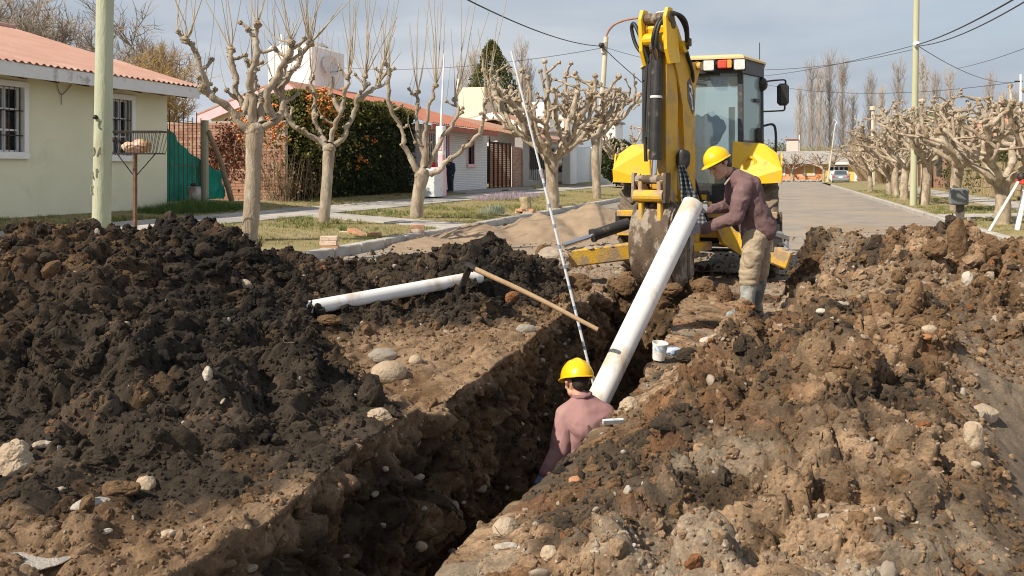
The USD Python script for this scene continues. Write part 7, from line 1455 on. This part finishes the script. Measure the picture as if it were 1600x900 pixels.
for a in (('round tan cobble on the shelf left of the trench, larger of two', 607, 590, 54, 'tan', (1.2, .9, .85), .10, 0), ('smaller grey-tan cobble touching the large cobble on the shelf', 598, 562, 46, 'grey', (1.3, .9, .7), .12, 0), ('small pale cobble right of the two large cobbles on the shelf', 649, 566, 22, 'tan', (1, .9, .8), .12, 0),
          ('pale cobble half buried in the left heap near the kerb', 380, 448, 26, 'tan', (1.2, .9, .8), .15, 0), ('white pebble on the middle of the black heap', 325, 592, 16, 'white', (.8, 1, 1.2), .2, .2), ('flat pale stone leaning at the right end of the dark heap', 822, 520, 34, 'grey', (1.3, .6, .7), .2, .3),
          ('flat pale concrete slab scrap at the bottom left corner', 44, 884, 128, 'slab', (1.5, 1.0, .16), .12, .5), ('flat grey stone lying level on the brown ground at lower left', 140, 790, 60, 'slab', (1.4, .7, .3), .2, .5), ('small white pebble at lower left under the yellow block', 95, 772, 16, 'white'), ('white chip of stone on the brown ground at bottom left', 165, 832, 20, 'white', (1.3, .8, .6), .3, .5), ('pale stone with a white face right of the grey clod', 228, 764, 30, 'tan', (1, .9, .9), .2, .5), ('white pebble in front of the dark hollow at lower left', 65, 706, 28, 'white', (1.3, .8, .6)), ('tan stone at the edge of the brown shelf near the trench lip', 262, 838, 30, 'tan', (1.3, .8, .6)),
          ('rounded tan boulder at the bottom edge of the right bank', 790, 832, 46, 'tan', (1.2, .9, .85), .2, .2), ('white flat stone just under the tan boulder at the right bank edge', 790, 855, 38, 'white', (1.4, .8, .4), .2, .4), ('round brown stone at the bottom of the right bank', 858, 870, 32, 'tan', (1, 1, .9)), ('small orange brick fragment on the right bank beside the trench', 900, 752, 24, 'rust', (1.3, .9, .7), .25, .6), ('black shiny lump beside the orange fragment', 876, 738, 28, 'black', (1.5, .8, .5), .3, .5),
          ('oval white pebble in the pale earth below the worker\'s boots', 1284, 490, 18, 'white', (1.3, .9, .7), .1, 0), ('white broken stone right of the oval pebble', 1318, 478, 24, 'white', (1.3, .9, .6), .3, .6), ('white round stone on the bank right of the tub', 1106, 535, 32, 'white', (1.4, .8, .6), .2, .4), ('pale block of stone at the right edge, upper of two', 1538, 655, 48, 'tan', (1.2, .9, .8), .25, .6), ('pale pointed stone at the right edge, lower of two', 1520, 690, 36, 'tan', (.9, .8, 1.3), .25, .6), ('orange-brown stone half buried high on the right heap', 1452, 532, 26, 'tan', (1.3, .9, .8), .15, .2), ('rust orange stone just below the orange-brown one on the right heap', 1448, 552, 24, 'rust', (1.3, .9, .6), .2, .4), ('white stone at the crest of the right heap below the tree row', 1512, 440, 18, 'white', (.8, .8, 1.1), .2, .4)):
    stone(*a[:5], **dict(zip(('flat', 'amp', 'facet'), a[5:])))
def lump(label, u, v, w, m, flat=(1.1, .9, .9), amp=.45, facet=.45, sink=.3, **k): stone(label, u, v, w, m, flat, amp, facet, 5, sink, None, 'earth_clod', 'clod', **k)
for a in (('big sandy yellow earth block at the lower left edge', 20, 735, 62, 'tan', (1, .9, 1.1)), ('grey-green earth clod with hanging roots at lower left', 152, 722, 52, 'dark', (1.2, .9, .8), .5, .6), ('brown earth clod below the grey-green one', 185, 770, 64, 'brown', (1.4, .8, .6)), ('reddish brown earth clod at the foot of the black heap', 350, 700, 40, 'dark', (1.1, .9, .9)), ('tan earth lump on the lip of the trench', 590, 655, 44, 'tan', (1.2, .9, .7)), ('dark upright clod left of the tan lip lump', 580, 630, 46, 'dark', (.8, .8, 1.1)), ('long brown clod under the left end of the lying pipe', 515, 505, 40, 'brown', (1.4, .8, .6)),
          ('black clod on top of the left heap beside the kerb', 386, 405, 34, 'black', (1, .9, .9)), ('second black clod left of it on the heap crest', 360, 408, 24, 'black'), ('brown clod perched on the left heap near the utility pole', 320, 398, 30, 'dark'),
          ('tall grey-brown slab of earth standing on the right heap crest', 1497, 392, 40, 'brown', (.8, .45, 1.5), .35, .85), ('smaller clod leaning left of the standing slab', 1462, 405, 40, 'brown'), ('brown clod standing left of the worker\'s boots', 1132, 470, 26, 'brown', (.8, .8, 1.2)), ('brown clod at the trench end behind the pipe', 1050, 470, 34, 'brown', (1.2, .9, .8)), ('orange-brown clod at the left corner of the trench end', 800, 470, 26, 'red'), ('round dark clod beside the tub', 1075, 560, 40, 'dark', (1.2, .9, .8)), ('tan clod on the right bank above the white strip', 985, 640, 34, 'tan'), ('dark flat clod right of the white strip', 1040, 680, 50, 'dark', (1.4, 1, .6))):
    lump(*a)
for u, v, w, lb in ((850, 397, 32, 'round dark clod of mud left of the outrigger foot'), (905, 452, 44, 'brown clod at the road edge behind the trench'), (975, 462, 40, 'flat brown clod under the digging bucket'), (1100, 455, 36, 'brown clod right of the bucket on the trench end')):
    lump(lb, u, v, w, 'brown')
# cobbles set in the trench wall
wr_ = np.random.default_rng(15)
def wall_stones():
    msk = (treg == 1); pts, nn = TV[msk], TN[msk]; k = 0; small = []
    ok = (pts[:, 1] > 1.8) & (pts[:, 1] < 9.5) & (pts[:, 2] < -.06) & (pts[:, 2] > -1.3); pts, nn = pts[ok], nn[ok]
    for i in wr_.choice(len(pts), 150, replace=False):
        d = np.linalg.norm(pts[i][:2]); r = wr_.uniform(.014, .045) if k < 60 else wr_.uniform(.01, .026); m = [pebM, pebM, stM['tan'], stM['grey']][wr_.integers(0, 4)]
        g = moved(rock(r, int(i) % 97, 2, .35, 1.6, (1.3, .9, .7), .5), pts[i] + nn[i] * r * .25, wr_.uniform(0, 3), wr_.uniform(-.5, .5))
        if r > .028: solo('cobble', g, m, 'pale river cobble sticking out of the shaded trench wall', 'cobble', 'cobbles in the trench wall', smooth=True)
        else: small.append(g)
        k += 1
    solo('gravel', cat_(small), pebM, 'small gravel showing in the cut trench wall', 'gravel', kind='stuff', smooth=True)
wall_stones()
# grass roots and dry straws caught in the heaps
rs = np.random.default_rng(19); out = []
for _ in range(120):
    i = rs.integers(0, len(TV)); 
    if treg[i] not in (0, 4) or thp[i] < .05: continue
    q = TV[i] + TN[i] * .004; d = rs.normal(size=3) * .05; d[2] = abs(d[2]) * .7; out.append(tube(curve([q, q + d * .5 + rs.normal(size=3) * .012, q + d], 3), .0016, 3, cap=False))
solo('dry_roots', cat_(out), twig, 'thin dry roots sticking out of the heaped earth', 'roots', kind='stuff')
